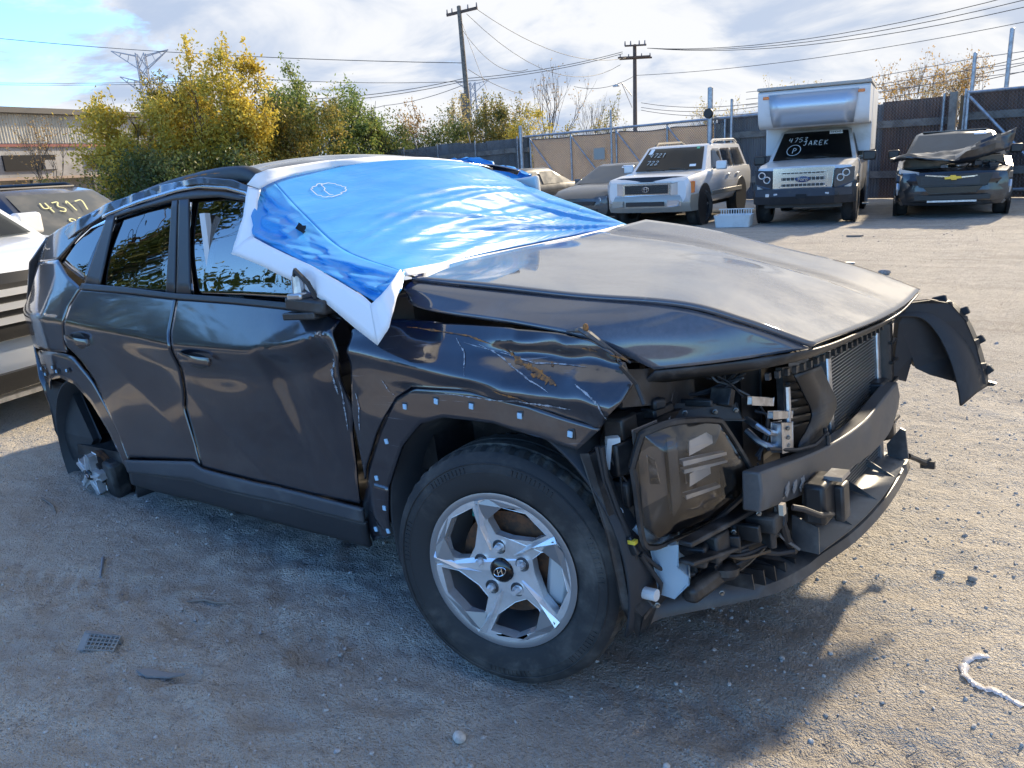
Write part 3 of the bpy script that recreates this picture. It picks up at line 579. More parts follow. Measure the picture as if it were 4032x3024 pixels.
def tree(name, label, P, h, rx, lm, n, size, group='trees beyond the fence', cl=110, sig=.30, z0=.12, spiky=0.0, cat='tree', stems=1, shape=1.0, ry=None, seedv=0):
    global rng
    random.seed(seedv + int(h * 100)); rng = np.random.default_rng(seedv + int(h * 77)); ry = ry or rx
    o = thing(name, label, cat, (P[0], P[1], 0), 0, group); mb = MB(); tips = []
    for s in range(stems):
        a = random.uniform(0, 6.28); bs = Vector((math.cos(a), math.sin(a), 0)) * (.25 * (stems > 1))
        mb.tube([bs, bs * 1.4 + Vector((random.gauss(0, .12), random.gauss(0, .12), h * .22))], [h * .017, h * .013], 7)
        top = bs * 1.4 + Vector((0, 0, h * .22))
        for k in range(4): 
            a = random.uniform(0, 6.28); branch(mb, top.copy(), Vector((math.cos(a) * rx / h * 1.1, math.sin(a) * ry / h * 1.1, .8)).normalized(), h * .30, h * .009, 2, tips)
    mb.obj('trunk', M_BARK, o)
    # leaf clumps: on an uneven crown volume
    C_ = []
    while len(C_) < cl:
        q = rng.uniform(-1, 1, 3)
        if 0.12 < q @ q < 1.0:
            rad = math.sqrt(max(0, 1 - abs(q[2]) ** (2 * shape))); bump = .78 + .34 * float(vnoise(math.atan2(q[1], q[0]) * 1.6 + seedv, q[2] * 2.3, 4 + seedv))
            if math.hypot(q[0], q[1]) > rad * bump + .12: continue
            C_.append((q[0] * rx, q[1] * ry, h * (z0 + (1 - z0) * (q[2] * .5 + .5) * min(1.0, bump + .12))))
    C_ = np.array(C_); per = rng.dirichlet(np.ones(cl) * 1.6) * n; V = []
    for c, k in zip(C_, per):
        k = int(k) + 2; st = rng.normal(0, 1, (k, 3)) * sig * rng.uniform(.6, 1.35) * np.array([1, 1, .85]); V.append(c + st)
    if spiky:
        for k in range(int(cl * spiky)):
            c = C_[np.argsort(-C_[:, 2])[rng.integers(0, cl // 3)]]; l_ = rng.uniform(.4, 1.25); m_ = int(30 * l_); t_ = rng.random(m_)
            dr = np.array([rng.normal(0, .28), rng.normal(0, .28), 1.0]); V.append(c + dr * (t_ * l_)[:, None] + rng.normal(0, .07, (m_, 3)))
            tw_ = MB().tube([tuple(c - dr * .3), tuple(c + dr * l_)], [.014, .005], 4)
            if k < 14: tw_.obj('twig', M_BARK, o)
    V = np.vstack(V); V = V[V[:, 2] > .15]
    me = leaves_mesh('crown', V, size, LM[lm]); c = bpy.data.objects.new('crown', me); COL.objects.link(c); c.parent = o
    return o
def bare_tree(name, label, P, h, rx, lm, n, seedv=1):
    global rng
    random.seed(seedv); rng = np.random.default_rng(seedv); o = thing(name, label, 'tree', (P[0], P[1], 0), 0, 'trees beyond the fence'); mb = MB(); tips = []
    mb.tube([(0, 0, 0), (.05, 0, h * .2)], [h * .015, h * .012], 6)
    for k in range(7): a = k * .9 + random.random(); branch(mb, Vector((.05, 0, h * .18)), Vector((math.cos(a) * rx / h, math.sin(a) * rx / h, 1.0)).normalized(), h * .36, h * .0065, 3, tips, .36, .35)
    mb.obj('branches', M_BARK, o)
    if n:
        T = np.array([tuple(t) for t in tips]); V = T[rng.integers(0, len(T), n)] + rng.normal(0, .10, (n, 3)); me = leaves_mesh('leaves', V, .055, LM[lm]); c = bpy.data.objects.new('leaves', me); COL.objects.link(c); c.parent = o
    return o
tree('yellow_tree', 'bright yellow autumn tree with loose pointed top, tallest of the row', [(-27.594, 15.734, 2.543)][0], 6.5, 1.9, 'yellow', 23000, .085, cl=120, sig=.28, spiky=.35, z0=.10, shape=.7, seedv=1)
tree('yellow_tree', 'wide yellow tree at the left end of the row with feathery top', [(-30.082, 13.717, 2.726)][0], 5.0, 2.45, 'yellow', 24000, .085, cl=130, sig=.28, spiky=.45, z0=.14, seedv=2)
tree('olive_tree', 'olive and yellow tree between the two bright yellow trees', [(-30.824, 15.800, 2.712)][0], 5.6, 1.9, 'olive', 14000, .08, cl=90, sig=.28, spiky=.3, z0=.2, seedv=3)
tree('green_shrub', 'dark green undergrowth below the yellow trees', [(-27.745, 12.628, 1.807)][0], 3.0, 3.2, 'dark', 14000, .08, 'shrubs under the trees', 100, .3, 0.0, cat='shrub', stems=3, seedv=4, ry=1.3)
tree('green_shrub', 'dark shrub below the tallest yellow tree beside the car roof', [(-26.294, 15.198, 1.806)][0], 3.0, 2.9, 'dark', 12000, .08, 'shrubs under the trees', 90, .3, 0.0, cat='shrub', stems=3, seedv=6, ry=1.2)
tree('green_tree', 'green tree just right of the tallest yellow tree', [(-28.493, 19.031, 2.506)][0], 6.1, 1.9, 'green', 20000, .08, cl=110, sig=.26, spiky=.15, z0=.12, seedv=7)
tree('olive_tree', 'low yellow green tree in front of the green ones', [(-26.939, 18.880, 2.240)][0], 4.6, 1.9, 'olive', 12000, .075, cl=80, sig=.26, z0=.05, seedv=8)
tree('green_tree', 'rounded dark green tree in the middle of the row', [(-28.699, 22.890, 2.418)][0], 5.9, 2.1, 'green', 20000, .085, cl=110, sig=.27, spiky=.12, z0=.1, seedv=9)
tree('green_tree', 'small green tree at the right end of the dense row', [(-28.291, 24.563, 2.353)][0], 4.3, 1.5, 'dark', 8000, .08, cl=60, sig=.26, z0=.05, seedv=10)
tree('rust_tree', 'orange leaved slender tree left of the leaning pole', [(-30.512, 28.304, 2.852)][0], 4.6, 1.1, 'rust', 2600, .075, cl=50, sig=.26, spiky=.3, z0=.2, seedv=11)
tree('green_shrub', 'grey green bush just left of the leaning pole', [(-28.625, 28.487, 2.736)][0], 4.4, 2.1, 'dark', 10000, .08, 'shrubs under the trees', 80, .28, 0.05, cat='shrub', stems=2, seedv=12)
tree('rust_tree', 'thin tree with hanging tan leaves behind the leaning pole', [(-30.045, 31.466, 3.019)][0], 5.5, .9, 'pale', 1500, .08, cl=36, sig=.26, spiky=.4, z0=.3, seedv=13)
tree('vine_tree', 'dark vine covered tree around the short pole', [(-25.906, 29.427, 2.783)][0], 5.0, 1.5, 'olive', 8000, .075, cl=70, sig=.24, spiky=.3, z0=.1, seedv=14)
tree('rust_tree', 'brown leaved tree between the short pole and the bare tree', [(-24.958, 30.113, 2.488)][0], 4.5, 1.3, 'olive', 6500, .07, cl=60, sig=.24, spiky=.3, z0=.1, seedv=16)
tree('yellow_shrub', 'yellow willow like bush above the left end of the gate', [(-21.666, 27.396, 2.338)][0], 3.9, 1.3, 'yellow', 7000, .06, 'shrubs under the trees', 60, .2, .1, cat='shrub', stems=2, seedv=17)
bare_tree('bare_tree', 'tall bare tree with fine upright branches right of the leaning pole', [(-22.364, 29.601, 2.557)][0], 5.5, 2.0, 'rust', 320, 21)
bare_tree('bare_tree', 'small faint bare tree left of the brown pole', [(-26.330, 39.968, 2.944)][0], 5.0, 1.6, 'pale', 60, 22)
tree('pale_shrub', 'yellowish bush at the foot of the bare tree', [(-21.405, 30.378, 2.487)][0], 3.5, 1.3, 'olive', 3000, .06, 'shrubs under the trees', 50, .22, .1, cat='shrub', stems=2, seedv=18)
tree('pale_shrub', 'tan topped bush left of the brown pole foot', [(-24.438, 38.801, 2.829)][0], 4.2, 1.2, 'olive', 2000, .065, 'shrubs under the trees', 40, .22, .2, cat='shrub', stems=2, spiky=.3, seedv=19)
bare_tree('sparse_tree', 'sparse tree behind the roller post', [(-14.252, 30.993, 2.603)][0], 3.4, 1.0, 'pale', 700, 23)
bare_tree('sparse_tree', 'sparse yellowing tree above the camper roof', [(-11.131, 31.011, 2.915)][0], 3.9, 1.6, 'pale', 1300, 24)
bare_tree('sparse_tree', 'slender sparse tree with rusty leaves right of the camper', [(-7.094, 31.500, 2.415)][0], 4.0, 1.0, 'rust', 1300, 25)
bare_tree('sparse_tree', 'faint sparse tree in the middle of three beyond the right fence', [(-6.167, 33.610, 2.358)][0], 3.8, 1.1, 'pale', 700, 26)
bare_tree('sparse_tree', 'fuller rusty tree beside the steel poles at the right', [(-5.030, 33.173, 2.263)][0], 4.1, .9, 'rust', 1900, 27)
bare_tree('scrub_tree', 'thin leafless sapling in front of the warehouse', [(-35.542, 11.840, 2.689)][0], 4.4, 1.4, 'rust', 500, 28)
tree('rust_shrub', 'loose reddish shrub in front of the warehouse at left edge', [(-31.535, 10.795, 1.770)][0], 2.2, 1.5, 'olive', 2600, .06, 'shrubs under the trees', 50, .24, 0.0, cat='shrub', stems=3, seedv=29)
tree('rust_shrub', 'low brown shrub at the far left by the warehouse', [(-34.113, 10.003, 1.802)][0], 1.8, 1.2, 'rust', 1600, .055, 'shrubs under the trees', 40, .22, 0.0, cat='shrub', stems=3, seedv=30)
# the yard's other side, seen only mirrored in the wreck's windows and paint
tree('yellow_tree', 'yellow tree behind the photographer, mirrored in the wrecked car windows', (-19.4, -6.9, 0), 9.5, 1.5, 'dark', 8000, .14, cl=90, sig=.36, spiky=.2, z0=.1, group='trees mirrored in the windows', seedv=31)
tree('green_tree', 'green tree behind the photographer, mirrored in the wrecked car rear glass', (-22, -10.5, 0), 5.2, 2.6, 'green', 8000, .14, cl=90, sig=.36, z0=.05, group='trees mirrored in the windows', seedv=32)
tree('green_tree', 'low green tree far behind the photographer, mirrored in the front glass', (-22, -16, 0), 5.6, 3.6, 'dark', 9000, .14, cl=90, sig=.36, z0=.05, group='trees mirrored in the windows', seedv=33)
rw = thing('yard_wall', 'long brown board wall behind the photographer, mirrored in the wrecked car', 'wall', (-27, -3, 0), R(-90))
mwall = pm('brown_boards', (.10, .08, .06), .9, var=(2, (.06, .05, .045), .4, .6)); bmw = MB().box((0, 0, 1.1), (1.96, .1, 2.2)).mesh('board', mwall, 0)
for i in range(13):
    o = bpy.data.objects.new('board', bmw); COL.objects.link(o); o.parent = rw; o.location = (i * 2.0, 0.02 * (i % 2), 0)


# ================================================================== THE WRECKED SUV (car frame: x forward, y left, z up, front axle at x=0)
def _ss(a, b, x):
    t = min(1.0, max(0.0, (x - a) / (b - a))); return t * t * (3 - 2 * t)
def _lerp(tab, x):
    if x <= tab[0][0]: return tab[0][1]
    for (x0, y0), (x1, y1) in zip(tab, tab[1:]):
        if x <= x1: return y0 + (y1 - y0) * (x - x0) / (x1 - x0)
    return tab[-1][1]
BELT = [(-2.60, 1.275), (-2.437, 1.262), (-1.55, 1.187), (-0.854, 1.137), (-0.45, 1.09)]
CREASE = [(-3.4, 1.20), (-2.62, 1.141), (-1.59, 1.022), (-1.08, 1.0), (-0.94, 1.0), (-0.48, 1.075)]
def yside(X, Z):
    """near side surface with its creases eased over about two centimetres"""
    return (_yside(X, Z - .012) + 2 * _yside(X, Z) + _yside(X, Z + .012)) / 4
def _yside(X, Z):
    """half-width surface of the wrecked SUV's near side: y (negative) at station X, height Z, undented"""
    zc = _lerp(CREASE, X); zb = _lerp(BELT, X)
    door = [(0.26, -0.868), (0.36, -0.90), (0.46, -0.915), (0.58, -0.912), (0.80, -0.924), (zc, -0.942), (zb, -0.885), (1.56, -0.748), (1.70, -0.69)]
    fend = [(0.26, -0.90), (0.36, -0.922), (0.60, -0.935), (0.80, -0.938), (0.88, -0.930), (0.96, -0.905), (1.02, -0.868), (1.06, -0.832), (1.12, -0.77), (1.5, -0.4)]
    w = _ss(-0.58, -0.22, X)
    y = _lerp(door, Z) * (1 - w) + _lerp(fend, Z) * w
    if X < -2.75: y += 0.22 * ((-2.75 - max(X, -3.7)) / 0.85) ** 2
    if X > 0.10: y += 0.10 * ((X - 0.10) / 0.5) ** 2
    # folded facets on the lower doors
    if X < -0.45 and Z < zc:
        for (xa, za, xb, zb2) in ((-2.20, 0.99, -1.70, 0.62), (-0.95, 0.93, -0.70, 0.64)):
            nx, nz = (za - zb2), (xb - xa); L = (nx * nx + nz * nz) ** 0.5
            d = ((X - xa) * nx + (Z - za) * nz) / L
            if d > 0: y += min(d, 0.22) * 0.12 * _ss(0, 0.12, zc - Z) * _ss(-0.5, -0.6, X)
    return y

TH = 0.0983
suv = thing('wrecked_suv', 'dark navy wrecked SUV without front bumper, blue film over its windshield, in the foreground', 'car')
suv.rotation_euler = (0, -TH, 0); suv.location = (math.sin(TH) * .36, 0, .36 - math.cos(TH) * .36)
def paint(name, base, flake=.35, dustamt=.35, scr=0.0, cior=1.75, cw=1.0, crk=.55, dcol=(.26, .24, .21)):
    m, b, out = nodes_of(name); co = nn('ShaderNodeTexCoord').outputs['Object']
    dn = ramp(noise(co, 2.6, 5, .65, .4), .38, .72); fn = noise(co, 60, 4, .6)
    d = ma('MULTIPLY', ma('MULTIPLY', dn, fn), dustamt)
    c = mixc(d, base, dcol)
    setin(b, 'Metallic', flake); setin(b, 'Coat Weight', ma('SUBTRACT', cw, ma('MULTIPLY', d, 1.3), clamp=True)); setin(b, 'Coat IOR', cior); setin(b, 'Specular IOR Level', .3 if crk > .3 else .08)
    rg = ma('ADD', ma('MULTIPLY', d, .9), .30 if crk > .3 else .62); cr = ma('ADD', ma('MULTIPLY', d, crk), .045 if crk > .3 else .028)
    if scr:
        mp = nn('ShaderNodeMapping'); mp.inputs['Rotation'].default_value = (0, R(-52), 0); mp.inputs['Scale'].default_value = (2.2, 1, 60); L.new(co, mp.inputs['Vector'])
        s1 = ramp(noise(mp.outputs[0], 2.2, 6, .6), .60, .70); s1 = ma('MULTIPLY', s1, ramp(noise(co, 4.5, 5, .6), .46, .62))
        c = mixc(ma('MULTIPLY', s1, scr), c, (.20, .24, .30)); cr = ma('ADD', cr, ma('MULTIPLY', s1, .3))
    setin(b, 'Base Color', c); setin(b, 'Roughness', rg); setin(b, 'Coat Roughness', cr)
    return m
NAVY = (.009, .0125, .022)
M_PAINT = paint('navy_paint', NAVY, .22, .13); M_HOOD = paint('navy_hood_paint_glare', (.050, .058, .076), .05, .50, cior=1.8, cw=1.0, crk=.26, dcol=(.30, .31, .33)); M_FEND = paint('scratched_navy_paint', NAVY, .22, .20, .55); M_ROOFP = paint('navy_roof_paint', (.016, .018, .024), .3, .25)  # hood: base and dust brightened, so some glare is put into the colour
M_TRIMB = pm('black_trim', (.018, .019, .021), .38, rvar=.15, dust=(5, (.10, .095, .09), .55, .9)); M_CLAD = pm('grey_cladding', (.050, .055, .064), .48, dust=(7, (.12, .115, .11), .5, .95)); M_CLADD = pm('dark_cladding', (.020, .022, .026), .5, dust=(6, (.09, .085, .08), .55, .95))
M_PLAS = pm('underhood_plastic', (.016, .0165, .018), .42, dust=(11, (.12, .11, .10), .45, .9)); M_LINER = pm('liner_plastic', (.016, .018, .022), .6, dust=(4, (.10, .095, .088), .5, .9))
M_CHROME = pm('satin_chrome', (.62, .64, .67), .16, 1.0); M_ALU = pm('cast_aluminium', (.52, .53, .55), .35, .9, var=(20, (.38, .38, .39), .4, .6)); M_WHITE = pm('white_plastic', (.62, .64, .64), .4); M_RES = pm('washer_tank_plastic', (.42, .54, .62), .4, trans=.25)
M_SEAT = pm('grey_seat_fabric', (.06, .06, .065), .9); M_BAG = pm('airbag_cloth', (.55, .57, .58), .9)
def glassmat(name, tint, k=1.1, k0=.03):
    m, b, out = nodes_of(name); N.remove(b); g = nn('ShaderNodeBsdfGlossy'); g.inputs['Roughness'].default_value = .01; g.inputs['Color'].default_value = (1, 1, 1, 1)
    t = nn('ShaderNodeBsdfTransparent'); t.inputs['Color'].default_value = (*tint, 1); fr = nn('ShaderNodeFresnel'); fr.inputs['IOR'].default_value = 1.9
    co = nn('ShaderNodeTexCoord').outputs['Object']; bn = nn('ShaderNodeBump'); bn.inputs['Strength'].default_value = .05; bn.inputs['Distance'].default_value = .05; L.new(noise(co, 3.0, 2, .5), bn.inputs['Height']); L.new(bn.outputs[0], g.inputs['Normal'])
    mx = nn('ShaderNodeMixShader'); L.new(ma('ADD', ma('MULTIPLY', fr.outputs[0], k), k0, clamp=True), mx.inputs[0]); L.new(t.outputs[0], mx.inputs[1]); L.new(g.outputs[0], mx.inputs[2]); L.new(mx.outputs[0], out.inputs[0]); return m
M_GLASS = glassmat('tinted_glass', (.34, .38, .40), 1.2, .09); M_PRIV = glassmat('privacy_glass', (.035, .04, .045))
def xz(P): return [(p[0], p[2]) for p in P]
def side_panel(name, bot, top, left, right, nu, nv, mat, parent=suv, dent=None, push=0.0, solid=.008, sm=False):
    G2 = coons(xz(bot), xz(top), xz(left), xz(right), nu, nv, sm); G = np.zeros((nv, nu, 3))
    for i in range(nv):
        for j in range(nu):
            x, z = G2[i, j]; G[i, j] = (x, yside(x, z) - push + (dent(x, z) if dent else 0), z)
    return MB().grid(G).obj(name, mat, parent, smooth=24, solid=solid, off=-1)
def side_poly(name, poly, mat, parent=suv, push=0.0, solid=.006, n=9, dent=None):
    """four-cornered patch bl, br, tr, tl on the side surface"""
    bl, br, tr, tl = poly; return side_panel(name, [bl, br], [tl, tr], [bl, tl], [br, tr], n, n, mat, parent, dent, push, solid)
def bulge(x, z): return -.012 * math.sin(math.pi * min(1, max(0, (z - 1.2) / .36)))
def gauss(x, s): return math.exp(-(x / s) ** 2)
# ---- doors
def dent_fd(x, z):
    xv = -.945 + (1.0 - z) * .30; d = x - xv
    v = .024 * math.exp(-(d / (.035 if d < 0 else .14)) ** 2) * _ss(.45, .95, z) * _ss(1.02, .95, z)
    v -= .018 * gauss(x + .70, .13) * gauss(z - .90, .10)
    v += .020 * gauss(x + .60, .07) * gauss(z - .99, .05) + .012 * gauss(x + .55, .05) * gauss(z - .80, .10)
    v += .008 * gauss(x + 1.25, .2) * gauss(z - .90, .06)
    return v - .022 * _ss(-.62, -.52, x) * _ss(.6, 1.0, z)
FD_R = [(-1.576, -0.914, 0.506), (-1.621, -0.903, 0.754), (-1.546, -0.940, 1.022), (-1.561, -0.925, 1.071), (-1.537, -0.880, 1.199)]; FD_F = [(-0.609, -0.888, 0.469), (-0.593, -0.878, 0.722), (-0.494, -0.929, 1.000), (-0.511, -0.887, 1.094)]
fd = side_panel('front_door', [(-1.576, -0.914, 0.506), (-1.200, -0.892, 0.479), (-0.883, -0.888, 0.469), (-0.609, -0.888, 0.469)], [(-1.537, -0.880, 1.199), (-1.150, -0.881, 1.170), (-0.848, -0.883, 1.144), (-0.637, -0.884, 1.117), (-0.511, -0.887, 1.094)], FD_R, FD_F, 72, 60, M_PAINT, dent=dent_fd)
rd = side_panel('rear_door', [(-2.263, -0.915, 0.479), (-1.627, -0.913, 0.529), (-1.590, -0.914, 0.509)], [(-2.410, -0.877, 1.277), (-1.936, -0.878, 1.237), (-1.551, -0.880, 1.201)], [(-2.263, -0.915, 0.479), (-2.306, -0.912, 0.573), (-2.343, -0.920, 0.720), (-2.384, -0.927, 0.850), (-2.472, -0.932, 0.943), (-2.604, -0.936, 1.022), (-2.546, -0.941, 1.117), (-2.505, -0.912, 1.201), (-2.410, -0.877, 1.277)], [(-1.590, -0.914, 0.509), (-1.634, -0.904, 0.754), (-1.561, -0.940, 1.022), (-1.575, -0.925, 1.071), (-1.551, -0.880, 1.201)], 52, 52, M_PAINT, dent=lambda x, z: .004 * math.sin(x * 9) * gauss(z - .8, .2))
QT = [(-3.36, 0, 1.44), (-3.05, 0, 1.43), (-2.76, 0, 1.425), (-2.60, 0, 1.345), (-2.418, 0, 1.279)]
side_panel('quarter_panel', [(-3.56, 0, .99), (-3.2, 0, 1.0), (-2.9, 0, .992), (-2.605, 0, .985)], QT, [(-3.56, 0, .99), (-3.55, 0, 1.10), (-3.47, 0, 1.25), (-3.36, 0, 1.44)], [(-2.605, 0, .985), (-2.612, 0, 1.022), (-2.555, 0, 1.117), (-2.513, 0, 1.20), (-2.418, 0, 1.279)], 40, 24, M_PAINT)
side_panel('rear_pillar', QT[:3], [(-3.08, 0, 1.55), (-2.75, 0, 1.59), (-2.38, 0, 1.62)], [(-3.36, 0, 1.44), (-3.08, 0, 1.55)], [(-2.76, 0, 1.425), (-2.55, 0, 1.53), (-2.38, 0, 1.62)], 16, 14, M_PAINT)
# rear arch: painted flange band with clips left from the missing cladding
RA_O = [(-3.30, .93), (-3.08, .985), (-2.80, .99), (-2.58, .965), (-2.44, .85), (-2.34, .66), (-2.285, .46), (-2.30, .34)]
RA_I = [(-3.16, .76), (-3.04, .825), (-2.82, .85), (-2.66, .82), (-2.53, .73), (-2.44, .60), (-2.36, .46), (-2.33, .33)]
to3 = lambda P: [(a, 0, b) for a, b in P]
ra = side_panel('rear_arch_flange', to3(RA_I), to3(RA_O), [(-3.16, 0, .76), (-3.30, 0, .93)], [(-2.33, 0, .33), (-2.30, 0, .34)], 40, 6, M_PAINT, push=-.006)
side_panel('rear_side_strip', [(-3.45, 0, .78), (-3.22, 0, .76)], [(-3.56, 0, .99), (-3.30, 0, .975)], [(-3.45, 0, .78), (-3.56, 0, .99)], [(-3.22, 0, .76), (-3.30, 0, .975)], 6, 8, M_PLAS)
M_CLIP = pm('pale_blue_clip', (.34, .52, .66), .5)
def clip(x, z, parent, s=.012, push=.006):
    y = yside(x, z); c = MB().box((x, y - push, z), (s * 1.35, .006, s * 1.5), Matrix.Rotation(random.uniform(-.25, .25), 3, 'Y')).obj('trim_clip', M_CLIP, parent, smooth=0, bevel=.002)
    MB().box((x, y - push + .004, z), (s * 2.4, .005, s * 2.5)).obj('clip_pad', M_TRIMB, parent, smooth=0, bevel=.003); return c
for (x, z) in [(p[0], p[2]) for p in [(-3.151, -0.879, 0.881), (-3.053, -0.899, 0.858), (-2.855, -0.926, 0.905), (-2.811, -0.927, 0.885), (-2.675, -0.929, 0.893)]]: clip(x, z, ra, .010)
# ---- rocker
RT = [(-2.290, -0.915, 0.465), (-1.629, -0.913, 0.525), (-1.577, -0.914, 0.502), (-1.200, -0.893, 0.475), (-0.884, -0.888, 0.466), (-0.588, -0.889, 0.455)]; RM = [(-2.306, -0.906, 0.403), (-1.668, -0.912, 0.440), (-1.612, -0.911, 0.432), (-1.220, -0.894, 0.416), (-0.914, -0.880, 0.405), (-0.604, -0.879, 0.399)]; RB = [(-2.355, -0.889, 0.326), (-2.109, -0.887, 0.318), (-1.696, -0.889, 0.326), (-1.270, -0.885, 0.317), (-0.977, -0.859, 0.295), (-0.643, -0.851, 0.288)]
side_panel('rocker_strip', RM, RT, [RM[0], RT[0]], [RM[-1], RT[-1]], 50, 6, M_CLAD, push=.012, solid=.014)
side_panel('rocker_sill', RB, RM, [RB[0], RM[0]], [RB[-1], RM[-1]], 50, 8, M_CLADD, push=.004, solid=.016)
# ---- front fender with crumpled nose
def dent_ff(x, z):
    w = _ss(.02, .42, x)
    v = w * (.034 * float(vnoise(x * 8.3, z * 9.1, 21)) + .020 * abs(float(vnoise(x * 17, z * 15, 22))) ) + .010 * float(vnoise(x * 5, z * 6, 23)) * _ss(.78, .88, z)
    v += .030 * gauss(z - .985 + .10 * (x - .1), .028) * _ss(-.05, .15, x) - .016 * gauss(z - .93 + .16 * x, .03)
    v += .005 * gauss(x + .30, .07) * gauss(z - .86, .09) + .012 * gauss(x + .02, .09) * gauss(z - .90, .018)
    return v
FF_TOP = [(-0.454, -0.895, 1.077), (-0.415, -0.868, 1.082), (-0.323, -0.833, 1.080), (-0.140, -0.826, 1.065), (0.113, -0.841, 1.050), (0.267, -0.846, 1.032), (0.353, -0.847, 1.013), (0.417, -0.851, 0.983), (0.439, -0.860, 0.956)]; FC = [(-0.543, -0.899, 0.567), (-0.406, -0.929, 0.744), (-0.297, -0.932, 0.859), (-0.217, -0.925, 0.897), (0.010, -0.926, 0.892), (0.206, -0.927, 0.861), (0.311, -0.917, 0.832), (0.400, -0.901, 0.804)]
side_panel('front_fender', FC, FF_TOP, [(-0.543, -0.899, 0.567), (-0.514, -0.922, 0.788), (-0.475, -0.929, 0.941), (-0.454, -0.895, 1.077)], [(0.400, -0.901, 0.804), (0.465, -0.877, 0.873), (0.482, -0.861, 0.913), (0.439, -0.860, 0.956)], 90, 44, M_FEND, dent=dent_ff)
FI = [(-0.469, -0.908, 0.380), (-0.417, -0.921, 0.559), (-0.302, -0.934, 0.710), (-0.202, -0.938, 0.787), (-0.103, -0.937, 0.813), (0.086, -0.937, 0.807), (0.231, -0.931, 0.778), (0.333, -0.916, 0.748)]; FC2 = [(-0.590, -0.888, 0.451), (-0.543, -0.899, 0.567), (-0.406, -0.929, 0.744), (-0.297, -0.932, 0.859), (-0.217, -0.925, 0.897), (0.010, -0.926, 0.892), (0.206, -0.927, 0.861), (0.400, -0.901, 0.804)]
fa = side_panel('front_arch_flange', FI, FC2, [FI[0], FC2[0]], [FI[-1], FC2[-1]], 80, 9, M_FEND, dent=lambda x, z: .012 - .010 * _ss(.25, .45, x) * float(vnoise(x * 14, z * 14, 4)))
side_panel('fender_rear_lower', [(-0.628, -0.858, 0.311), (-0.469, -0.908, 0.380)], [(-0.590, -0.888, 0.451), (-0.417, -0.921, 0.551)], [(-0.628, -0.858, 0.311), (-0.604, -0.888, 0.469), (-0.543, -0.899, 0.567)], [(-0.469, -0.908, 0.380), (-0.417, -0.921, 0.559)], 8, 10, M_FEND, push=-.012)
for (x, z) in [(p[0], p[2]) for p in [(-0.258, -0.934, 0.835), (-0.125, -0.932, 0.857), (0.010, -0.933, 0.850), (0.177, -0.932, 0.833), (0.321, -0.918, 0.790), (-0.374, -0.930, 0.717), (-0.470, -0.917, 0.582), (-0.456, -0.918, 0.482), (-0.563, -0.884, 0.378), (-0.469, -0.910, 0.397)]]: clip(x, z, fa, .011, -.011)
# rust and scrapes on the fender and hood edge
M_RUST = pm('orange_rust', (.30, .13, .035), .9, var=(60, (.11, .065, .04), .4, .6)); M_SCRAPE = pm('bare_scrape', (.33, .36, .40), .6, var=(80, (.12, .13, .15), .45, .6))
def scrape(name, pts, w, mat, parent=suv, dent=dent_ff, jag=.5, seedv=0):
    rr = random.Random(seedv); P = resample(xz(pts), 60); vs = []; fs = []
    for i, (x, z) in enumerate(P):
        t = P[min(i + 1, 59)] - P[max(i - 1, 0)]; nv_ = np.array([-t[1], t[0]]) / (np.linalg.norm(t) + 1e-9); ww = w * max(.05, (.55 + jag * float(vnoise(i * .35, seedv, 3)) + rr.uniform(-.25, .25))) * (math.sin(math.pi * (i + .5) / 60) ** .5)
        for s in (-1, 1):
            a = (x + nv_[0] * ww * s * rr.uniform(.6, 1.2), z + nv_[1] * ww * s * rr.uniform(.6, 1.2)); vs.append((a[0], yside(*a) + (dent(*a) if dent else 0) - .0025, a[1]))
    fs = [(2 * i, 2 * i + 1, 2 * i + 3, 2 * i + 2) for i in range(59)]
    return MB().add(vs, fs).obj(name, mat, parent, smooth=0)
for k_, (pp, w_) in enumerate((([(-0.282, -0.842, 1.058), (-0.125, -0.847, 1.043), (-0.027, -0.858, 1.032), (0.070, -0.876, 1.007)], .0035), ([(0.103, -0.883, 0.996), (0.162, -0.899, 0.967), (0.223, -0.904, 0.944), (0.279, -0.906, 0.915)], .007), ([(0.210, -0.907, 0.939), (0.266, -0.907, 0.919), (0.285, -0.907, 0.910)], .010), ([(0.107, -0.923, 0.903), (0.185, -0.926, 0.882), (0.247, -0.924, 0.853)], .004), ([(0.336, -0.862, 0.994), (0.376, -0.860, 0.983)], .004), ([(0.414, -0.855, 0.978), (0.460, -0.850, 0.964)], .006), ([(0.246, -0.895, 0.961), (0.258, -0.898, 0.950)], .004))): scrape('rust_streak', pp, w_, M_RUST, seedv=k_)
for k_, (pp, w_) in enumerate((([(-0.069, -0.861, 1.027), (-0.027, -0.885, 0.993), (0.005, -0.913, 0.935)], .003), ([(-0.036, -0.870, 1.016), (0.075, -0.886, 0.991), (0.221, -0.897, 0.961)], .002), ([(0.018, -0.874, 1.010), (0.165, -0.906, 0.950), (0.268, -0.914, 0.895)], .0025), ([(0.091, -0.884, 0.994), (0.207, -0.899, 0.961), (0.353, -0.883, 0.949)], .0018), ([(0.185, -0.928, 0.873), (0.267, -0.921, 0.860), (0.331, -0.911, 0.854)], .004), ([(-0.351, -0.923, 0.914), (-0.321, -0.929, 0.881), (-0.292, -0.931, 0.867)], .0025), ([(-0.474, -0.929, 0.868), (-0.467, -0.928, 0.823), (-0.487, -0.924, 0.745)], .004), ([(-0.079, -0.928, 0.884), (0.092, -0.930, 0.876), (0.199, -0.926, 0.875)], .0022), ([(0.343, -0.895, 0.916), (0.415, -0.891, 0.872), (0.427, -0.892, 0.832)], .004))): scrape('paint_scrape', pp, w_, M_SCRAPE, seedv=20 + k_)
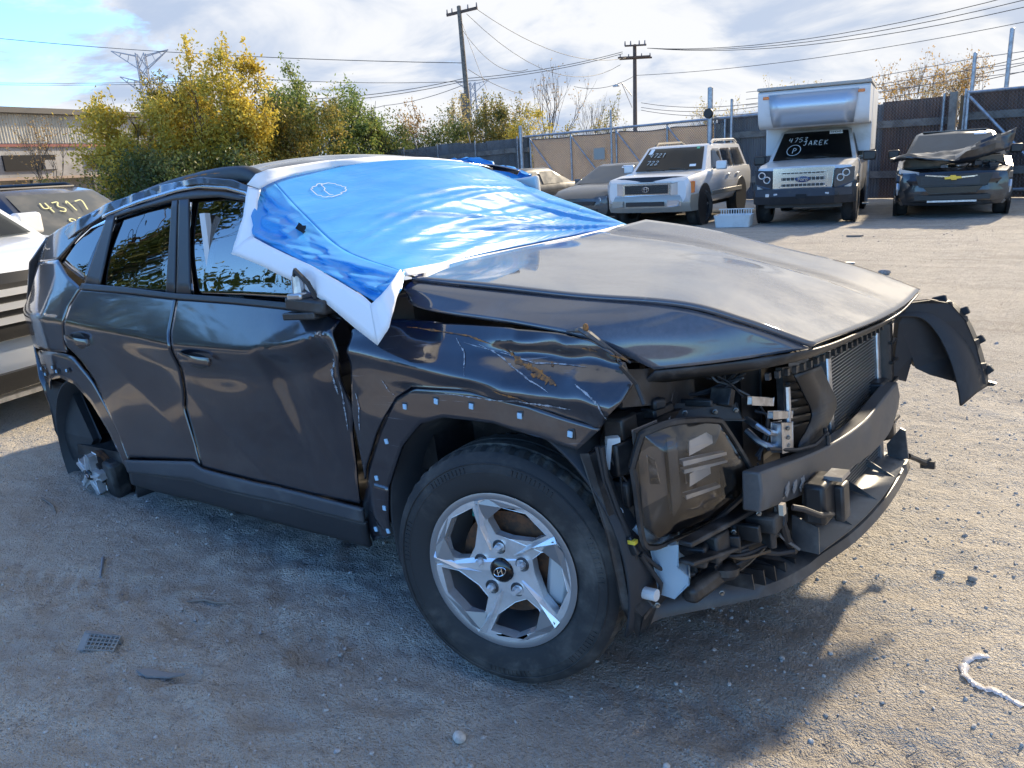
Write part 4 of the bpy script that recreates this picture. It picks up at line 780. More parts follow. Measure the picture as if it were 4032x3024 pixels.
for k_, (pp, w_) in enumerate((([(-0.585, -0.911, 0.995), (-0.621, -0.880, 0.927), (-0.616, -0.877, 0.848)], .010), ([(-0.586, -0.883, 0.928), (-0.606, -0.877, 0.801), (-0.609, -0.879, 0.722)], .005))): scrape('door_scrape', pp, w_, M_SCRAPE, dent=dent_fd, seedv=40 + k_)
# ---- greenhouse
side_poly('rear_door_glass', [(-2.290, -0.880, 1.261), (-1.584, -0.880, 1.204), (-1.638, -0.731, 1.601), (-2.262, -0.734, 1.594)], M_PRIV, push=-.020, solid=.004, dent=bulge, n=16)
side_panel('front_door_glass', [(-1.483, -0.880, 1.195), (-1.090, -0.880, 1.170), (-0.762, -0.879, 1.144)], [(-1.583, -0.734, 1.595), (-1.322, -0.742, 1.574), (-1.116, -0.757, 1.533)], [(-1.483, -0.880, 1.195), (-1.583, -0.734, 1.595)], [(-0.762, -0.879, 1.144), (-0.772, -0.852, 1.233), (-0.936, -0.810, 1.372), (-1.116, -0.757, 1.533)], 14, 16, M_GLASS, push=-.020, solid=.004, dent=bulge)
side_panel('quarter_glass', [(-2.727, -0.819, 1.413), (-2.395, -0.864, 1.304)], [(-2.483, -0.753, 1.550), (-2.293, -0.742, 1.575)], [(-2.727, -0.819, 1.413), (-2.624, -0.777, 1.499), (-2.483, -0.753, 1.550)], [(-2.395, -0.864, 1.304), (-2.293, -0.742, 1.575)], 10, 10, M_PRIV, push=-.016, solid=.004, dent=bulge)
side_poly('pillar_cover', [(-1.625, -0.874, 1.223), (-1.554, -0.875, 1.213), (-1.630, -0.731, 1.600), (-1.674, -0.734, 1.595)], M_TRIMB, push=.004); side_poly('pillar_cover', [(-1.540, -0.875, 1.213), (-1.434, -0.876, 1.205), (-1.535, -0.739, 1.582), (-1.618, -0.732, 1.599)], M_TRIMB, push=.004)
side_poly('rear_door_frame', [(-2.383, -0.866, 1.300), (-2.223, -0.872, 1.274), (-2.198, -0.740, 1.579), (-2.285, -0.740, 1.580)], M_TRIMB, push=.004)
side_panel('window_top_frame', [(-2.280, -0.745, 1.567), (-1.972, -0.740, 1.579), (-1.670, -0.739, 1.581), (-1.532, -0.743, 1.573), (-1.318, -0.749, 1.557), (-1.113, -0.763, 1.517)], [(-2.285, -0.740, 1.580), (-1.978, -0.733, 1.595), (-1.639, -0.729, 1.605), (-1.468, -0.732, 1.598), (-1.254, -0.745, 1.566), (-1.106, -0.759, 1.529)], [(-2.280, -0.745, 1.567), (-2.285, -0.740, 1.580)], [(-1.113, -0.763, 1.517), (-1.106, -0.759, 1.529)], 30, 3, M_TRIMB, push=.004)
side_panel('belt_moulding', [(-2.418, -0.878, 1.275), (-1.936, -0.879, 1.235), (-1.540, -0.881, 1.197), (-1.149, -0.882, 1.167), (-0.760, -0.883, 1.132)], [(-2.402, -0.866, 1.301), (-1.944, -0.869, 1.260), (-1.545, -0.873, 1.218), (-1.153, -0.875, 1.188), (-0.763, -0.877, 1.153)], [(-2.418, -0.878, 1.275), (-2.402, -0.866, 1.301)], [(-0.760, -0.883, 1.132), (-0.763, -0.877, 1.153)], 40, 5, M_TRIMB, push=.008, solid=.01)
CH = [(-2.332, -0.742, 1.574), (-2.282, -0.738, 1.584), (-1.981, -0.730, 1.603), (-1.642, -0.726, 1.612), (-1.470, -0.729, 1.606), (-1.257, -0.742, 1.575), (-1.123, -0.755, 1.541), (-1.065, -0.762, 1.518)]
side_panel('chrome_strip', CH, [(p[0], p[1], p[2] + .017) for p in CH], [CH[0], (CH[0][0], 0, CH[0][2] + .017)], [CH[-1], (CH[-1][0], 0, CH[-1][2] + .017)], 40, 3, M_CHROME, push=.006)
CT = [(-2.72, 0, 1.58), (-2.40, 0, 1.632), (-1.9, 0, 1.662), (-1.45, 0, 1.645), (-1.20, 0, 1.602), (-1.04, 0, 1.55)]
CB = [(-2.90, 0, 1.47)] + [(p[0], 0, p[2] + .016) for p in CH]
def dent_cr(x, z): return .016 * float(vnoise(x * 7, z * 6, 31)) + .014 * float(vnoise(x * 16 + z * 9, z * 8, 33)) * gauss(x + 1.9, .5)
side_panel('cant_rail', CB, CT, [CB[0], CT[0]], [CB[-1], CT[-1]], 70, 10, M_FEND, dent=dent_cr)
scrape('rust_streak', [(-1.62, 0, 1.655), (-1.45, 0, 1.652), (-1.3, 0, 1.640)], .004, M_RUST, dent=dent_cr, seedv=50)
# roof with a crumpled front corner
ze = lambda x: _lerp([(-3.1, 1.54), (-2.72, 1.592), (-2.40, 1.642), (-1.9, 1.670), (-1.45, 1.652), (-1.20, 1.612), (-1.02, 1.56)], x)
def roof_z(x, y):
    q = y / .67; v = ze(x) - .01 + ((.060 - .030 * _ss(-1.5, -1.15, x)) * (1 - q * q)) - .022 * (abs(q) ** 8)
    return v - .020 * gauss(x + 1.16, .07) * gauss(y + .45, .18) + .012 * gauss(x + 1.30, .06) * gauss(y + .40, .22) - .004 * math.sin(x * 31 + y * 12) * _ss(-1.5, -1.1, x)
G = np.array([[(x + (.05 * (1 - (y / .67) ** 2) if x > -1.2 else -.08 * (1 - (y / .67) ** 2) * _ss(-2.7, -3.1, x)), y, roof_z(x, y)) for x in np.linspace(-3.08, -1.15, 70)] for y in np.linspace(-.67, .67, 36)])
MB().grid(G, True).obj('roof_panel', M_ROOFP, suv, smooth=40, solid=.01, off=-1)
def rail(sgn):
    P = [(-2.95, .66, 1.545), (-2.72, .665, 1.592), (-2.4, .668, 1.636), (-1.9, .67, 1.672), (-1.5, .67, 1.676), (-1.28, .67, 1.664), (-1.17, .67, 1.640), (-1.08, .67, 1.588)]
    Q = crom(P, 40); mb = MB(); secs = [[(x, sgn * (y + dy), z + dz) for dy, dz in ((-.018, -.06), (.02, -.06), (.024, -.018), (.012, -.004), (-.012, -.004), (-.02, -.018))] for x, y, z in Q]
    if sgn > 0: secs = [s_[::-1] for s_ in secs]
    return mb.loft(secs).obj('roof_rail', M_TRIMB, suv, smooth=50)
rail(-1)
# windshield, pillars, far side, tail
WS = [[(-1.105, -0.640, 1.561), (-1.115, -0.350, 1.589), (-1.054, 0.000, 1.596), (-1.030, 0.350, 1.566), (-1.058, 0.620, 1.508)], [(-0.677, -0.720, 1.288), (-0.691, -0.400, 1.323), (-0.729, 0.000, 1.332), (-0.730, 0.400, 1.322), (-0.662, 0.720, 1.308)], [(-0.377, -0.760, 1.204), (-0.508, -0.420, 1.195), (-0.580, 0.000, 1.199), (-0.559, 0.420, 1.203), (-0.471, 0.760, 1.209)]]
MB().grid(bsurf(WS, 16, 12) + np.array([-.03, 0, -.02])).obj('windshield', M_GLASS, suv)
for sgn in (-1, 1):
    MB().tube([(-1.12, sgn * .64, 1.535), (-.90, sgn * .68, 1.37), (-.64, sgn * .71, 1.20), (-.42, sgn * .74, 1.08)], [.025, .026, .028, .03], 8).obj('front_pillar', M_PAINT, suv)
def mirror_y(o, name=None):
    c = o.copy(); c.data = o.data; COL.objects.link(c); c.parent = suv; c.scale = (1, -1, 1); return c
for o in [c for c in suv.children if c.name.split('.')[0] in ('rear_door', 'quarter_panel', 'rear_pillar', 'rocker_sill', 'rear_door_glass', 'front_door_glass', 'quarter_glass', 'cant_rail')]: mirror_y(o)
side_l = side_panel('front_door', [(-1.57, 0, .5), (-.60, 0, .47)], [(-1.5, 0, 1.19), (-.5, 0, 1.1)], [(-1.57, 0, .5), (-1.5, 0, 1.19)], [(-.6, 0, .47), (-.5, 0, 1.1)], 16, 12, M_PAINT); side_l.scale = (1, -1, 1)
o = side_panel('front_fender', [(-.55, 0, .86), (.45, 0, .82)], [(-.5, 0, 1.1), (.5, 0, .98)], [(-.55, 0, .86), (-.5, 0, 1.1)], [(.45, 0, .82), (.5, 0, .98)], 16, 8, M_PAINT); o.scale = (1, -1, 1)
TG = []
for z, xe, ye in ((.62, -3.42, .80), (.80, -3.47, .80), (.99, -3.555, .755), (1.10, -3.55, .76), (1.25, -3.47, .755), (1.44, -3.36, .735), (1.55, -3.08, .72)):
    TG.append([(xe - .10 * (1 - (y / ye) ** 2), y, z) for y in np.linspace(-ye, ye, 15)])
MB().grid(np.array(TG), True).obj('tailgate', M_PAINT, suv, smooth=40, solid=.01)
# cabin interior
MB().box((-1.7, 0, .42), (2.9, 1.66, .06)).obj('cabin_floor', M_PLAS, suv, smooth=0)
MB().box((-.52, 0, .78), (.22, 1.5, .66)).obj('dashboard', M_PLAS, suv, bevel=.06)
def seat(x, y):
    s = MB().box((x, y, .78), (.50, .50, .18)).obj('seat', M_SEAT, suv, bevel=.05); MB().box((x - .30, y, 1.12), (.16, .48, .62), Matrix.Rotation(-.22, 3, 'Y')).obj('backrest', M_SEAT, s, bevel=.05); MB().box((x - .40, y, 1.48), (.10, .26, .17), Matrix.Rotation(-.22, 3, 'Y')).obj('headrest', M_SEAT, s, bevel=.04)
for x, y in ((-1.25, -.38), (-1.25, .38), (-2.2, -.38), (-2.2, .38)): seat(x, y)
MB().box((-1.75, .70, 1.36), (1.7, .03, .30)).obj('curtain_airbag', M_BAG, suv, bevel=.01); MB().ball((-1.06, -.66, 1.42), .13, 16, 10, (1.3, .25, .75)).obj('curtain_airbag', M_BAG, suv); MB().tube([(-1.38, -.78, 1.50), (-1.37, -.80, 1.35), (-1.35, -.82, 1.20), (-1.33, -.82, 1.0)], .022, 6).obj('seat_belt', M_BAG, suv)
# ---- door handles, mirror stub
def handle(pc, l_, parent):
    x, y, z = pc; o = MB().ball((x, y + .004, z), .06, 20, 10, (1.35 * l_, .16, .78)).obj('handle_cup', M_PLAS, parent)
    P = [(x - .105 * l_, y - .012, z + .010), (x - .06 * l_, y - .034, z + .012), (x, y - .040, z + .006), (x + .06 * l_, y - .034, z - .004), (x + .105 * l_, y - .010, z - .014)]
    Q = crom(P, 18); secs = [[(a, b_ + dy, c_ + dz) for dy, dz in ((-.010, 0), (-.006, .017), (.006, .014), (.006, -.014), (-.006, -.017))] for a, b_, c_ in Q]
    MB().loft(secs).obj('pull_handle', M_PAINT, parent, smooth=60)
handle(tuple([(-1.389, -0.932, 0.973)][0]), 1.0, fd); handle(tuple([(-2.414, -0.938, 1.049)][0]), 1.0, rd)
mr = MB().box((-.62, -.915, 1.150), (.20, .075, .045), Matrix.Rotation(.10, 3, 'Y')).obj('mirror_mount', M_PLAS, suv, bevel=.01)
MB().tube([(-.66, -.93, 1.165), (-.655, -.93, 1.245)], [.022, .017], 10).obj('mirror_stud', M_ALU, mr); MB().box((-.66, -.93, 1.18), (.075, .05, .022)).obj('stud_base', M_ALU, mr, bevel=.006); MB().tube([(-.66, -.935, 1.24), (-.63, -.95, 1.262), (-.585, -.945, 1.22), (-.575, -.93, 1.165)], .009, 6).obj('mirror_cable', M_CABLE, mr); MB().box((-.66, -.925, 1.118), (.17, .055, .024)).obj('mount_plate', M_PLAS, mr, bevel=.005)
side_poly('mirror_corner_plate', [(-0.760, -0.883, 1.132), (-0.529, -0.890, 1.095), (-0.644, -0.868, 1.168), (-0.747, -0.851, 1.232)], M_TRIMB, push=-.004)
# ---- hood
M_FLG = pm('scraped_flange', (.07, .075, .085), .55, .2, var=(40, (.22, .15, .10), .52, .66))
HR = [(-0.325, -0.765, 1.179), (-0.425, -0.450, 1.188), (-0.429, -0.100, 1.192), (-0.428, 0.300, 1.197), (-0.360, 0.740, 1.230)]; HC = [(-0.313, -0.765, 1.185), (0.183, -0.715, 1.111), (0.495, -0.655, 1.063), (0.641, -0.580, 1.001), (0.768, -0.460, 0.914)]
HN = [(-0.308, -0.800, 1.152), (-0.237, -0.825, 1.112), (0.103, -0.825, 1.064), (0.319, -0.800, 1.013), (0.473, -0.730, 0.917)]; HF = [(0.473, -0.730, 0.917), (0.619, -0.600, 0.913), (0.768, -0.460, 0.914), (0.755, 0.000, 0.870), (0.763, 0.380, 0.854), (0.747, 0.740, 0.868)]; HL = [(-0.360, 0.740, 1.230), (-0.031, 0.760, 1.148), (0.257, 0.770, 1.053), (0.525, 0.760, 0.962), (0.747, 0.740, 0.868)]
# top facet: rows from rear edge to front edge, columns near crease -> far edge
rows = []
frt = crom([HF[2], HF[3], HF[4], HF[5]], 5); rr_ = crom(HR, 5)
nc, fc = crom(HC, 5), crom(HL, 5)
for i in range(5):
    t = i / 4; row = []
    for j in range(5):
        s = j / 4
        p = (1 - t) * rr_[j] + t * frt[j] + (1 - s) * nc[i] + s * fc[i] - ((1 - s) * (1 - t) * rr_[0] + s * (1 - t) * rr_[-1] + (1 - s) * t * frt[0] + s * t * frt[-1])
        row.append(p + np.array([0, 0, .028 * math.sin(math.pi * s) * math.sin(math.pi * min(1, t * .85 + .1))]))
    rows.append(row)
G = bsurf(rows, 48, 44)
for i in range(44):
    for j in range(48):
        x, y, z = G[i, j]; t = i / 43; fl = (y - .48 + .10 * t)
        G[i, j, 2] += -.014 * gauss(fl, .03) * _ss(1.0, .75, t) + .004 * math.sin(x * 7 + y * 5) * math.sin(math.pi * t) + .003 * float(vnoise(x * 3, y * 3, 8))
hd = MB().grid(G, False).obj('hood', M_HOOD, suv, smooth=40, solid=.012, off=-1)
G2 = coons(HN, HC, [HN[0], HC[0]], [HN[-1], HC[-1]], 48, 12, True)
for i in range(12):
    for j in range(48): G2[i, j, 1] -= .022 * math.sin(math.pi * i / 11)
MB().grid(G2).obj('hood_side_facet', M_HOOD, hd, smooth=40, solid=.012, off=-1)
FCor = coons([HN[-1], HF[1], HF[2]], [HC[-1], HC[-1]], [HN[-1], HC[-1]], [HF[2], HC[-1]], 10, 8)
HFc = crom(HF, 40); under = HFc + np.array([-.03, 0, -.030]); under2 = HFc + np.array([-.12, 0, -.050])
MB().grid(np.array([HFc + np.array([.002, 0, -.004]), under, under2])).obj('hood_front_lip', M_PLAS, hd, smooth=60, solid=.006)
for k_ in range(20):
    p = HFc[14 + k_]; MB().box((p[0] - .075, p[1], p[2] - .066), (.012, .014, .018)).obj('seal_tooth', M_PLAS, hd, smooth=0)
chk = MB(); M_CHALK = pm('chalk_pen', (.55, .58, .62), .8)
def on_hood(i, j):
    i = max(0, min(42.99, i)); j = max(0, min(46.99, j)); a, b_ = int(i), int(j); u_, v_ = i - a, j - b_
    return Vector(G[a, b_] * (1 - u_) * (1 - v_) + G[a + 1, b_] * u_ * (1 - v_) + G[a, b_ + 1] * (1 - u_) * v_ + G[a + 1, b_ + 1] * u_ * v_)
def hood_stroke(st, w=.006): 
    q = crom(st, 6 * len(st)); ribbon(chk, [on_hood(*p) for p in q], w, (0, 0, 1), .004)
hood_stroke([(14, 13), (17, 11), (16, 17), (20, 20), (23, 16), (20, 13), (17, 15)]); hood_stroke([(20, 13), (24, 12), (26, 9)]); hood_stroke([(20, 13), (24, 16), (25, 20), (22, 21), (20, 18)], .005); hood_stroke([(10, 7), (12, 5), (15, 4), (16, 6)], .005)
hood_stroke([(8, 20), (10, 24), (12, 21), (13, 26)]); hood_stroke([(15, 27), (18, 24), (19, 28)]); hood_stroke([(20, 26), (23, 28), (24, 31)], .005); hood_stroke([(27, 27), (29, 31), (26, 33)], .004)
chk.obj('chalk_marks', M_CHALK, hd, smooth=0)
scr = MB().tube([(0.285, -0.820, 1.034), (0.342, -0.838, 1.041), (0.365, -0.840, 1.030), (0.399, -0.820, 0.993), (0.434, -0.775, 0.944)], [.003, .008, .009, .006, .003], 6).obj('bent_hood_flange', M_FLG, hd); MB().ball([(0.359, -0.842, 1.047)][0], .009, 8, 6, (1, .6, 1.2)).obj('rust_spot', M_RUST, hd, smooth=0)
MB().tube([[(-0.432, -0.440, 1.198)][0], [(-0.414, -0.400, 1.199)][0]], .008, 6).obj('washer_nozzle', M_PLAS, hd)
# ---- cowl and engine bay dark mass
MB().box((-.42, 0, .86), (.22, 1.56, .56)).obj('firewall', M_PLAS, suv, smooth=0)
MB().box((-.10, -.58, .74), (.75, .04, .46)).obj('inner_apron', M_PLAS, suv, bevel=.01); MB().box((-.10, .58, .74), (.75, .04, .46)).obj('inner_apron', M_PLAS, suv, bevel=.01)
MB().box((.05, 0, .60), (.62, .86, .52)).obj('engine_block', M_PLAS, suv, bevel=.05)
MB().box((.08, -.70, .93), (.50, .07, .06), Matrix.Rotation(.07, 3, 'Y')).obj('upper_rail', M_PLAS, suv, bevel=.01)

# ---- wheels
M_TYRE = pm('tyre_rubber', (.016, .0165, .018), .72, dust=(5, (.17, .155, .135), .44, .88), bump=(45, .25, .003)); M_TREAD = pm('dusty_tread', (.035, .033, .03), .9, dust=(14, (.16, .14, .115), .45, .75))
M_DISC = pm('rusty_disc', (.17, .075, .035), .75, .3, var=(30, (.08, .045, .03), .4, .6)); M_RIM = pm('silver_alloy', (.70, .71, .72), .26, .6, var=(14, (.60, .60, .60), .45, .7)); M_RIMD = pm('grey_alloy_recess', (.26, .26, .27), .38, .6)
WIN = [(.463, 93), (.646, 98), (.76, 95), (.838, 83), (.884, 60), (.85, 37), (.62, 41.6), (.44, 70)]
M_GLB = pm('nut_recess', (.07, .07, .072), .4, .5)
def make_wheel(parent, loc, rotz, R0=.362, R1=.236, wid=.225):
    """front wheel; axis = local y, outer face towards -y"""
    wh = bpy.data.objects.new('front_wheel', None); COL.objects.link(wh); wh.parent = parent; wh.location = loc; wh.rotation_euler = (R(-1.5), 0, rotz)
    h = wid / 2
    prof = [(R1 - .012, -h * .80), (R1 + .004, -h * .92), (R1 + .020, -h * .97), (R1 + .055, -h * 1.04), (R0 - .055, -h * 1.04), (R0 - .034, -h * .99), (R0 - .018, -h * .91), (R0 - .010, -h * .84)]
    MB().lathe(prof, 72).obj('tyre_sidewall', M_TYRE, wh, smooth=50); MB().lathe([(a, -b_) for a, b_ in prof], 72).obj('tyre_sidewall', M_TYRE, wh, smooth=50)
    mb = MB(); n = 150; tp = []
    zz = [(-.84, -.010), (-.70, -.003), (-.50, -.001), (-.49, -.009), (-.41, -.009), (-.40, 0), (-.06, 0), (-.05, -.009), (.05, -.009), (.06, 0), (.40, 0), (.41, -.009), (.49, -.009), (.50, -.001), (.70, -.003), (.84, -.010)]
    vs = []; k = len(zz)
    for i in range(n):
        q = 2 * math.pi * i / n
        for (a, d) in zz:
            gro = -.006 if (i % 3 == 0 and abs(a) > .46) or (i % 5 == 0 and .06 < abs(a) < .40) else 0
            rr = R0 + d + gro; vs.append((rr * math.cos(q + a * .05), a * h, rr * math.sin(q + a * .05)))
    mb.add(vs, [(i * k + a, i * k + a + 1, ((i + 1) % n) * k + a + 1, ((i + 1) % n) * k + a) for i in range(n) for a in range(k - 1)]); mb.obj('tyre_tread', M_TREAD, wh, smooth=20)
    mb = MB()
    for i in range(140):
        q = 2 * math.pi * i / 140
        if (i // 10) % 2: continue
        c_, s_ = math.cos(q), math.sin(q); mb.bar(((R0 - .062) * c_, -h * 1.052, (R0 - .062) * s_), ((R0 - .045) * c_, -h * 1.035, (R0 - .045) * s_), .0035, .003, (0, 1, 0))
    o = mb.obj('sidewall_ribs', M_TYRE, wh, smooth=0); o['kind'] = 'stuff'
    MB().lathe([(R0 - .040, -h * 1.020), (R0 - .038, -h * 1.035), (R0 - .035, -h * 1.010)], 72).obj('sidewall_ring', M_TYRE, wh, smooth=60)
    # sidewall fine rings
    MB().lathe([(R1 + .060, -h * 1.045), (R1 + .063, -h * 1.06), (R1 + .066, -h * 1.045)], 72).obj('sidewall_ring', M_TYRE, wh, smooth=60)
    # rim: barrel + lip
    MB().lathe([(R1 - .004, -h * .92), (R1 - .001, -h * .95), (R1 - .010, -h * .965), (R1 - .022, -h * .93), (R1 - .030, -h * .70), (R1 - .038, -h * .2), (R1 - .036, h * .8), (R1 - .012, h * .9)], 72).obj('rim_barrel', M_RIMD, wh, smooth=40)
    rf = -h * .90
    yf = lambda rr: rf + .030 * (1 - min(1, rr / .20)) ** 1.2 - .004
    def pol(rn, ang): rr = rn * R1 * .985; a = R(ang); return (rr * math.cos(a), rr * math.sin(a))
    outer = [(R1 * .955 * math.cos(2 * math.pi * i / 60), R1 * .955 * math.sin(2 * math.pi * i / 60)) for i in range(60)]
    holes = []
    for s in range(5): holes.append([pol(rn, a - 72 * s) for rn, a in WIN])
    # face plate with five windows; depth follows the radius
    loops = [[Vector((a, 0, b_)) for a, b_ in outer]] + [[Vector((a, 0, b_)) for a, b_ in hh_] for hh_ in holes]
    # ring of points inside so the dish shows
    tris = geometry.tessellate_polygon(loops); flat = [p for l in loops for p in l]; nn_ = len(flat)
    V = [(p.x, yf(math.hypot(p.x, p.z)), p.z) for p in flat]; Vb = [(p.x * .985, yf(math.hypot(p.x, p.z)) + .030, p.z * .985) for p in flat]
    fs = []
    for t in tris:
        a, b_, c = (flat[i] for i in t); nr = (b_ - a).cross(c - a); t = tuple(t); fs.append(t if nr.y < 0 else t[::-1])
    fs += [tuple(i + nn_ for i in t[::-1]) for t in fs]; k0 = 0
    for l in loops:
        m = len(l); fs += [(k0 + i, k0 + (i + 1) % m, nn_ + k0 + (i + 1) % m, nn_ + k0 + i) for i in range(m)]; k0 += m
    MB().add(V + Vb, fs).obj('rim_face', M_RIM, wh, smooth=20, bevel=.0025)
    for s in range(5):
        a0 = -72 * s
        def pp(rn, ang, d): x, z = pol(rn, ang + a0); return (x, yf(math.hypot(x, z)) - d, z)
        # raised folded ridge of each spoke: sharp fin from hub to rim
        fin = [pp(.26, 36, .001), pp(.60, 33, .001), pp(.93, 24, .001), pp(.93, 33, .001), pp(.60, 40, .001), pp(.30, 55, .001)]; rid = [pp(.28, 46, .010), pp(.60, 36.5, .014), pp(.93, 28, .010)]
        MB().add(fin + rid, [(0, 1, 7, 6), (1, 2, 8, 7), (6, 7, 4, 5), (7, 8, 3, 4), (2, 3, 8), (0, 6, 5)]).obj('spoke_ridge', M_RIM, wh, smooth=0)
        wed = [pp(.93, 92, .001), pp(.93, 62, .001), pp(.84, 81, .001), pp(.66, 100, .001), pp(.90, 103, .009)]
        MB().add(wed, [(0, 4, 2, 1), (4, 3, 2), (0, 3, 4)]).obj('spoke_wedge', M_RIMD, wh, smooth=0)
        x, z = pol(.30, 90 - 72 * s); ln = MB().lathe([(.0, -.026), (.008, -.026), (.010, -.018), (.0125, 0)], 6, Matrix.Translation((x, yf(.105) - .001, z))).obj('lug_nut', M_RIM, wh, smooth=20)
        MB().lathe([(.012, -.0005), (.0175, -.0012), (.0195, -.0025), (.0215, -.0005)], 16, Matrix.Translation((x, yf(.105) - .001, z))).obj('nut_seat', M_GLB, wh)
    cy = yf(.10) - .006
    cap = MB().lathe([(0, cy - .010), (.028, cy - .008), (.036, cy - .002), (.038, cy + .02)], 32).obj('centre_cap', pm('gloss_black', (.006, .006, .007), .12), wh, smooth=50)
    mb = MB(); mb.tube([(.021 * math.cos(q), cy - .0115, .012 * math.sin(q)) for q in np.linspace(0, 2 * math.pi, 25)], .0016, 6, cap=False); mb.tube([(-.010, cy - .0115, -.009), (-.004, cy - .0115, .009)], .0018, 6); mb.tube([(.004, cy - .0115, -.009), (.010, cy - .0115, .009)], .0018, 6); mb.tube([(-.007, cy - .0115, -.002), (.007, cy - .0115, .002)], .0018, 6)
    o = mb.obj('emblem', M_CHROME, wh); o.rotation_euler = (0, R(-25), 0)
    MB().lathe([(.05, -.035), (.155, -.035), (.155, -.015), (.05, -.015)], 48, closed=True).obj('brake_disc', M_DISC, wh, smooth=30); MB().lathe([(0, -.06), (.075, -.06), (.08, -.035)], 32).obj('disc_hat', M_DISC, wh)
    MB().box((.155, -.025, -.03), (.075, .075, .17), Matrix.Rotation(R(12), 3, 'Y')).obj('brake_caliper', pm('pale_caliper', (.50, .52, .53), .5, .4), wh, bevel=.018)
    MB().lathe([(.0, .03), (.17, .03)], 32).obj('backing_plate', M_PLAS, wh)
    MB().tube([pol(.80, 118)[:1] + (-.06,) + pol(.80, 118)[1:], pol(.74, 118)[:1] + (-.075,) + pol(.74, 118)[1:]], .005, 8).obj('valve', pm('teal_valve', (.02, .25, .22), .5), wh)
    return wh
make_wheel(suv, (.0, -.815, .36), R(13))
fl_w = make_wheel(suv, (.0, .815, .36), R(13) + math.pi)
# wheel housings
def liner(cx, rad, y0, y1, a0, a1, parent=suv, ribs=0, name='wheel_liner'):
    A = np.linspace(R(a0), R(a1), 40); G = np.array([[(cx + rad * math.cos(a) * s, y, .40 + rad * math.sin(a) * s) for a in A] for y, s in ((y0, 1.0), ((y0 + y1) / 2, .985), (y1, .97))])
    return MB().grid(G).obj(name, M_LINER, parent, smooth=60, solid=.008)
liner(.0, .44, -.90, -.46, -20, 205); liner(-2.76, .43, -.88, -.45, -20, 200); liner(.0, .44, .46, .90, 40, 205)
MB().box((-2.76, -.47, .55), (.9, .03, .75)).obj('inner_apron', M_LINER, suv); MB().box((-.02, -.465, .50), (.84, .03, .60)).obj('inner_apron', M_LINER, suv)
fl_ = [(-3.211, -0.860, 0.782), (-3.151, -0.860, 0.815), (-3.058, -0.800, 0.777), (-2.909, -0.800, 0.477), (-3.046, -0.820, 0.361), (-3.216, -0.840, 0.356), (-3.239, -0.860, 0.523)]
MB().prism([p for p in fl_], (0, .03, 0)).obj('liner_flap', M_LINER, suv, smooth=0, bevel=.008)
# dropped rear hub with broken alloy centre
rh = Vector([(-2.773, -0.870, 0.342)][0]); hub = bpy.data.objects.new('rear_hub', None); COL.objects.link(hub); hub.parent = suv; hub.location = rh; hub.rotation_euler = (R(6), R(10), R(4))
MB().lathe([(0, .02), (.10, .02), (.10, .04), (0, .04)], 32).obj('brake_disc', M_DISC, hub); MB().lathe([(0, -.02), (.07, -.02), (.075, .04)], 24).obj('hub_flange', M_PLAS, hub); MB().box((.12, .03, -.02), (.10, .09, .20)).obj('brake_caliper', M_PLAS, hub, bevel=.02)
for s, l_ in enumerate((.115, .10, .125, .11, .105)):
    a = R(80 + 72 * s); d = Vector((math.cos(a), 0, math.sin(a))); t = Vector((-math.sin(a), 0, math.cos(a)))
    A_ = [d * .03 - t * .032, d * .03 + t * .032, d * l_ * .75 + t * .020, d * l_ + t * .012, d * l_ * 1.02 - t * .024, d * l_ * .7 - t * .022]
    sp_ = MB().prism([p + Vector((0, -.045, 0)) for p in A_], (0, .035, 0)).obj('broken_spoke', M_RIM, hub, smooth=0, bevel=.004)
    MB().bar(d * .035 + Vector((0, -.055, 0)), d * l_ + Vector((0, -.050, 0)), .013, .014, (0, 1, 0)).obj('spoke_edge', M_RIM, hub, smooth=0)
MB().lathe([(0, -.062), (.022, -.060), (.030, -.052), (.032, -.03)], 24).obj('centre_cap', bpy.data.materials['gloss_black'], hub); MB().tube([(.016 * math.cos(q), -.063, .010 * math.sin(q)) for q in np.linspace(0, 6.28, 17)], .0016, 5, cap=False).obj('emblem', M_CHROME, hub)
# ---- front end
def hl(c): return c
# headlamp
HP = [(0.468, -0.870, 0.703), (0.494, -0.860, 0.776), (0.508, -0.850, 0.793), (0.549, -0.780, 0.800), (0.579, -0.640, 0.765), (0.588, -0.600, 0.733), (0.605, -0.500, 0.584), (0.604, -0.500, 0.551), (0.577, -0.540, 0.509), (0.530, -0.640, 0.470), (0.493, -0.780, 0.475), (0.479, -0.830, 0.481), (0.467, -0.855, 0.507), (0.472, -0.870, 0.638)]
def dome(poly, nrm, hgt, rings=7, fall=2.2, centre=None):
    P = np.array(poly); c = np.array(centre) if centre is not None else P.mean(0); nrm = np.array(Vector(nrm).normalized()); rowsd = []
    for i in range(rings + 1):
        s = 1 - i / rings * .96; rowsd.append([c + (p - c) * s + nrm * hgt * (1 - s ** fall) for p in P] )
    G_ = np.array(rowsd); G_ = np.concatenate([G_, G_[:, :1]], 1); return G_
HPs = crom(HP + [HP[0]], 57)[:-1]
lamp = MB().prism([tuple(np.array(p) + np.array([-.17, .11, 0])) for p in HP], (.05, -.03, 0)).obj('headlamp', M_PLAS, suv, smooth=0, bevel=.01)
nrmh = Vector((.72, -.69, .08))
M_HOUS = pm('lamp_bezel', (.13, .122, .116), .28, .2); M_REFL = pm('lamp_reflector', (.72, .74, .77), .16, .35); M_AMB = pm('lamp_side_bezel', (.17, .148, .132), .3, .2)
MB().grid(dome(HPs + np.array([-.025, .022, 0]), nrmh, -.035, 5)).obj('lamp_housing', M_HOUS, lamp, smooth=60)
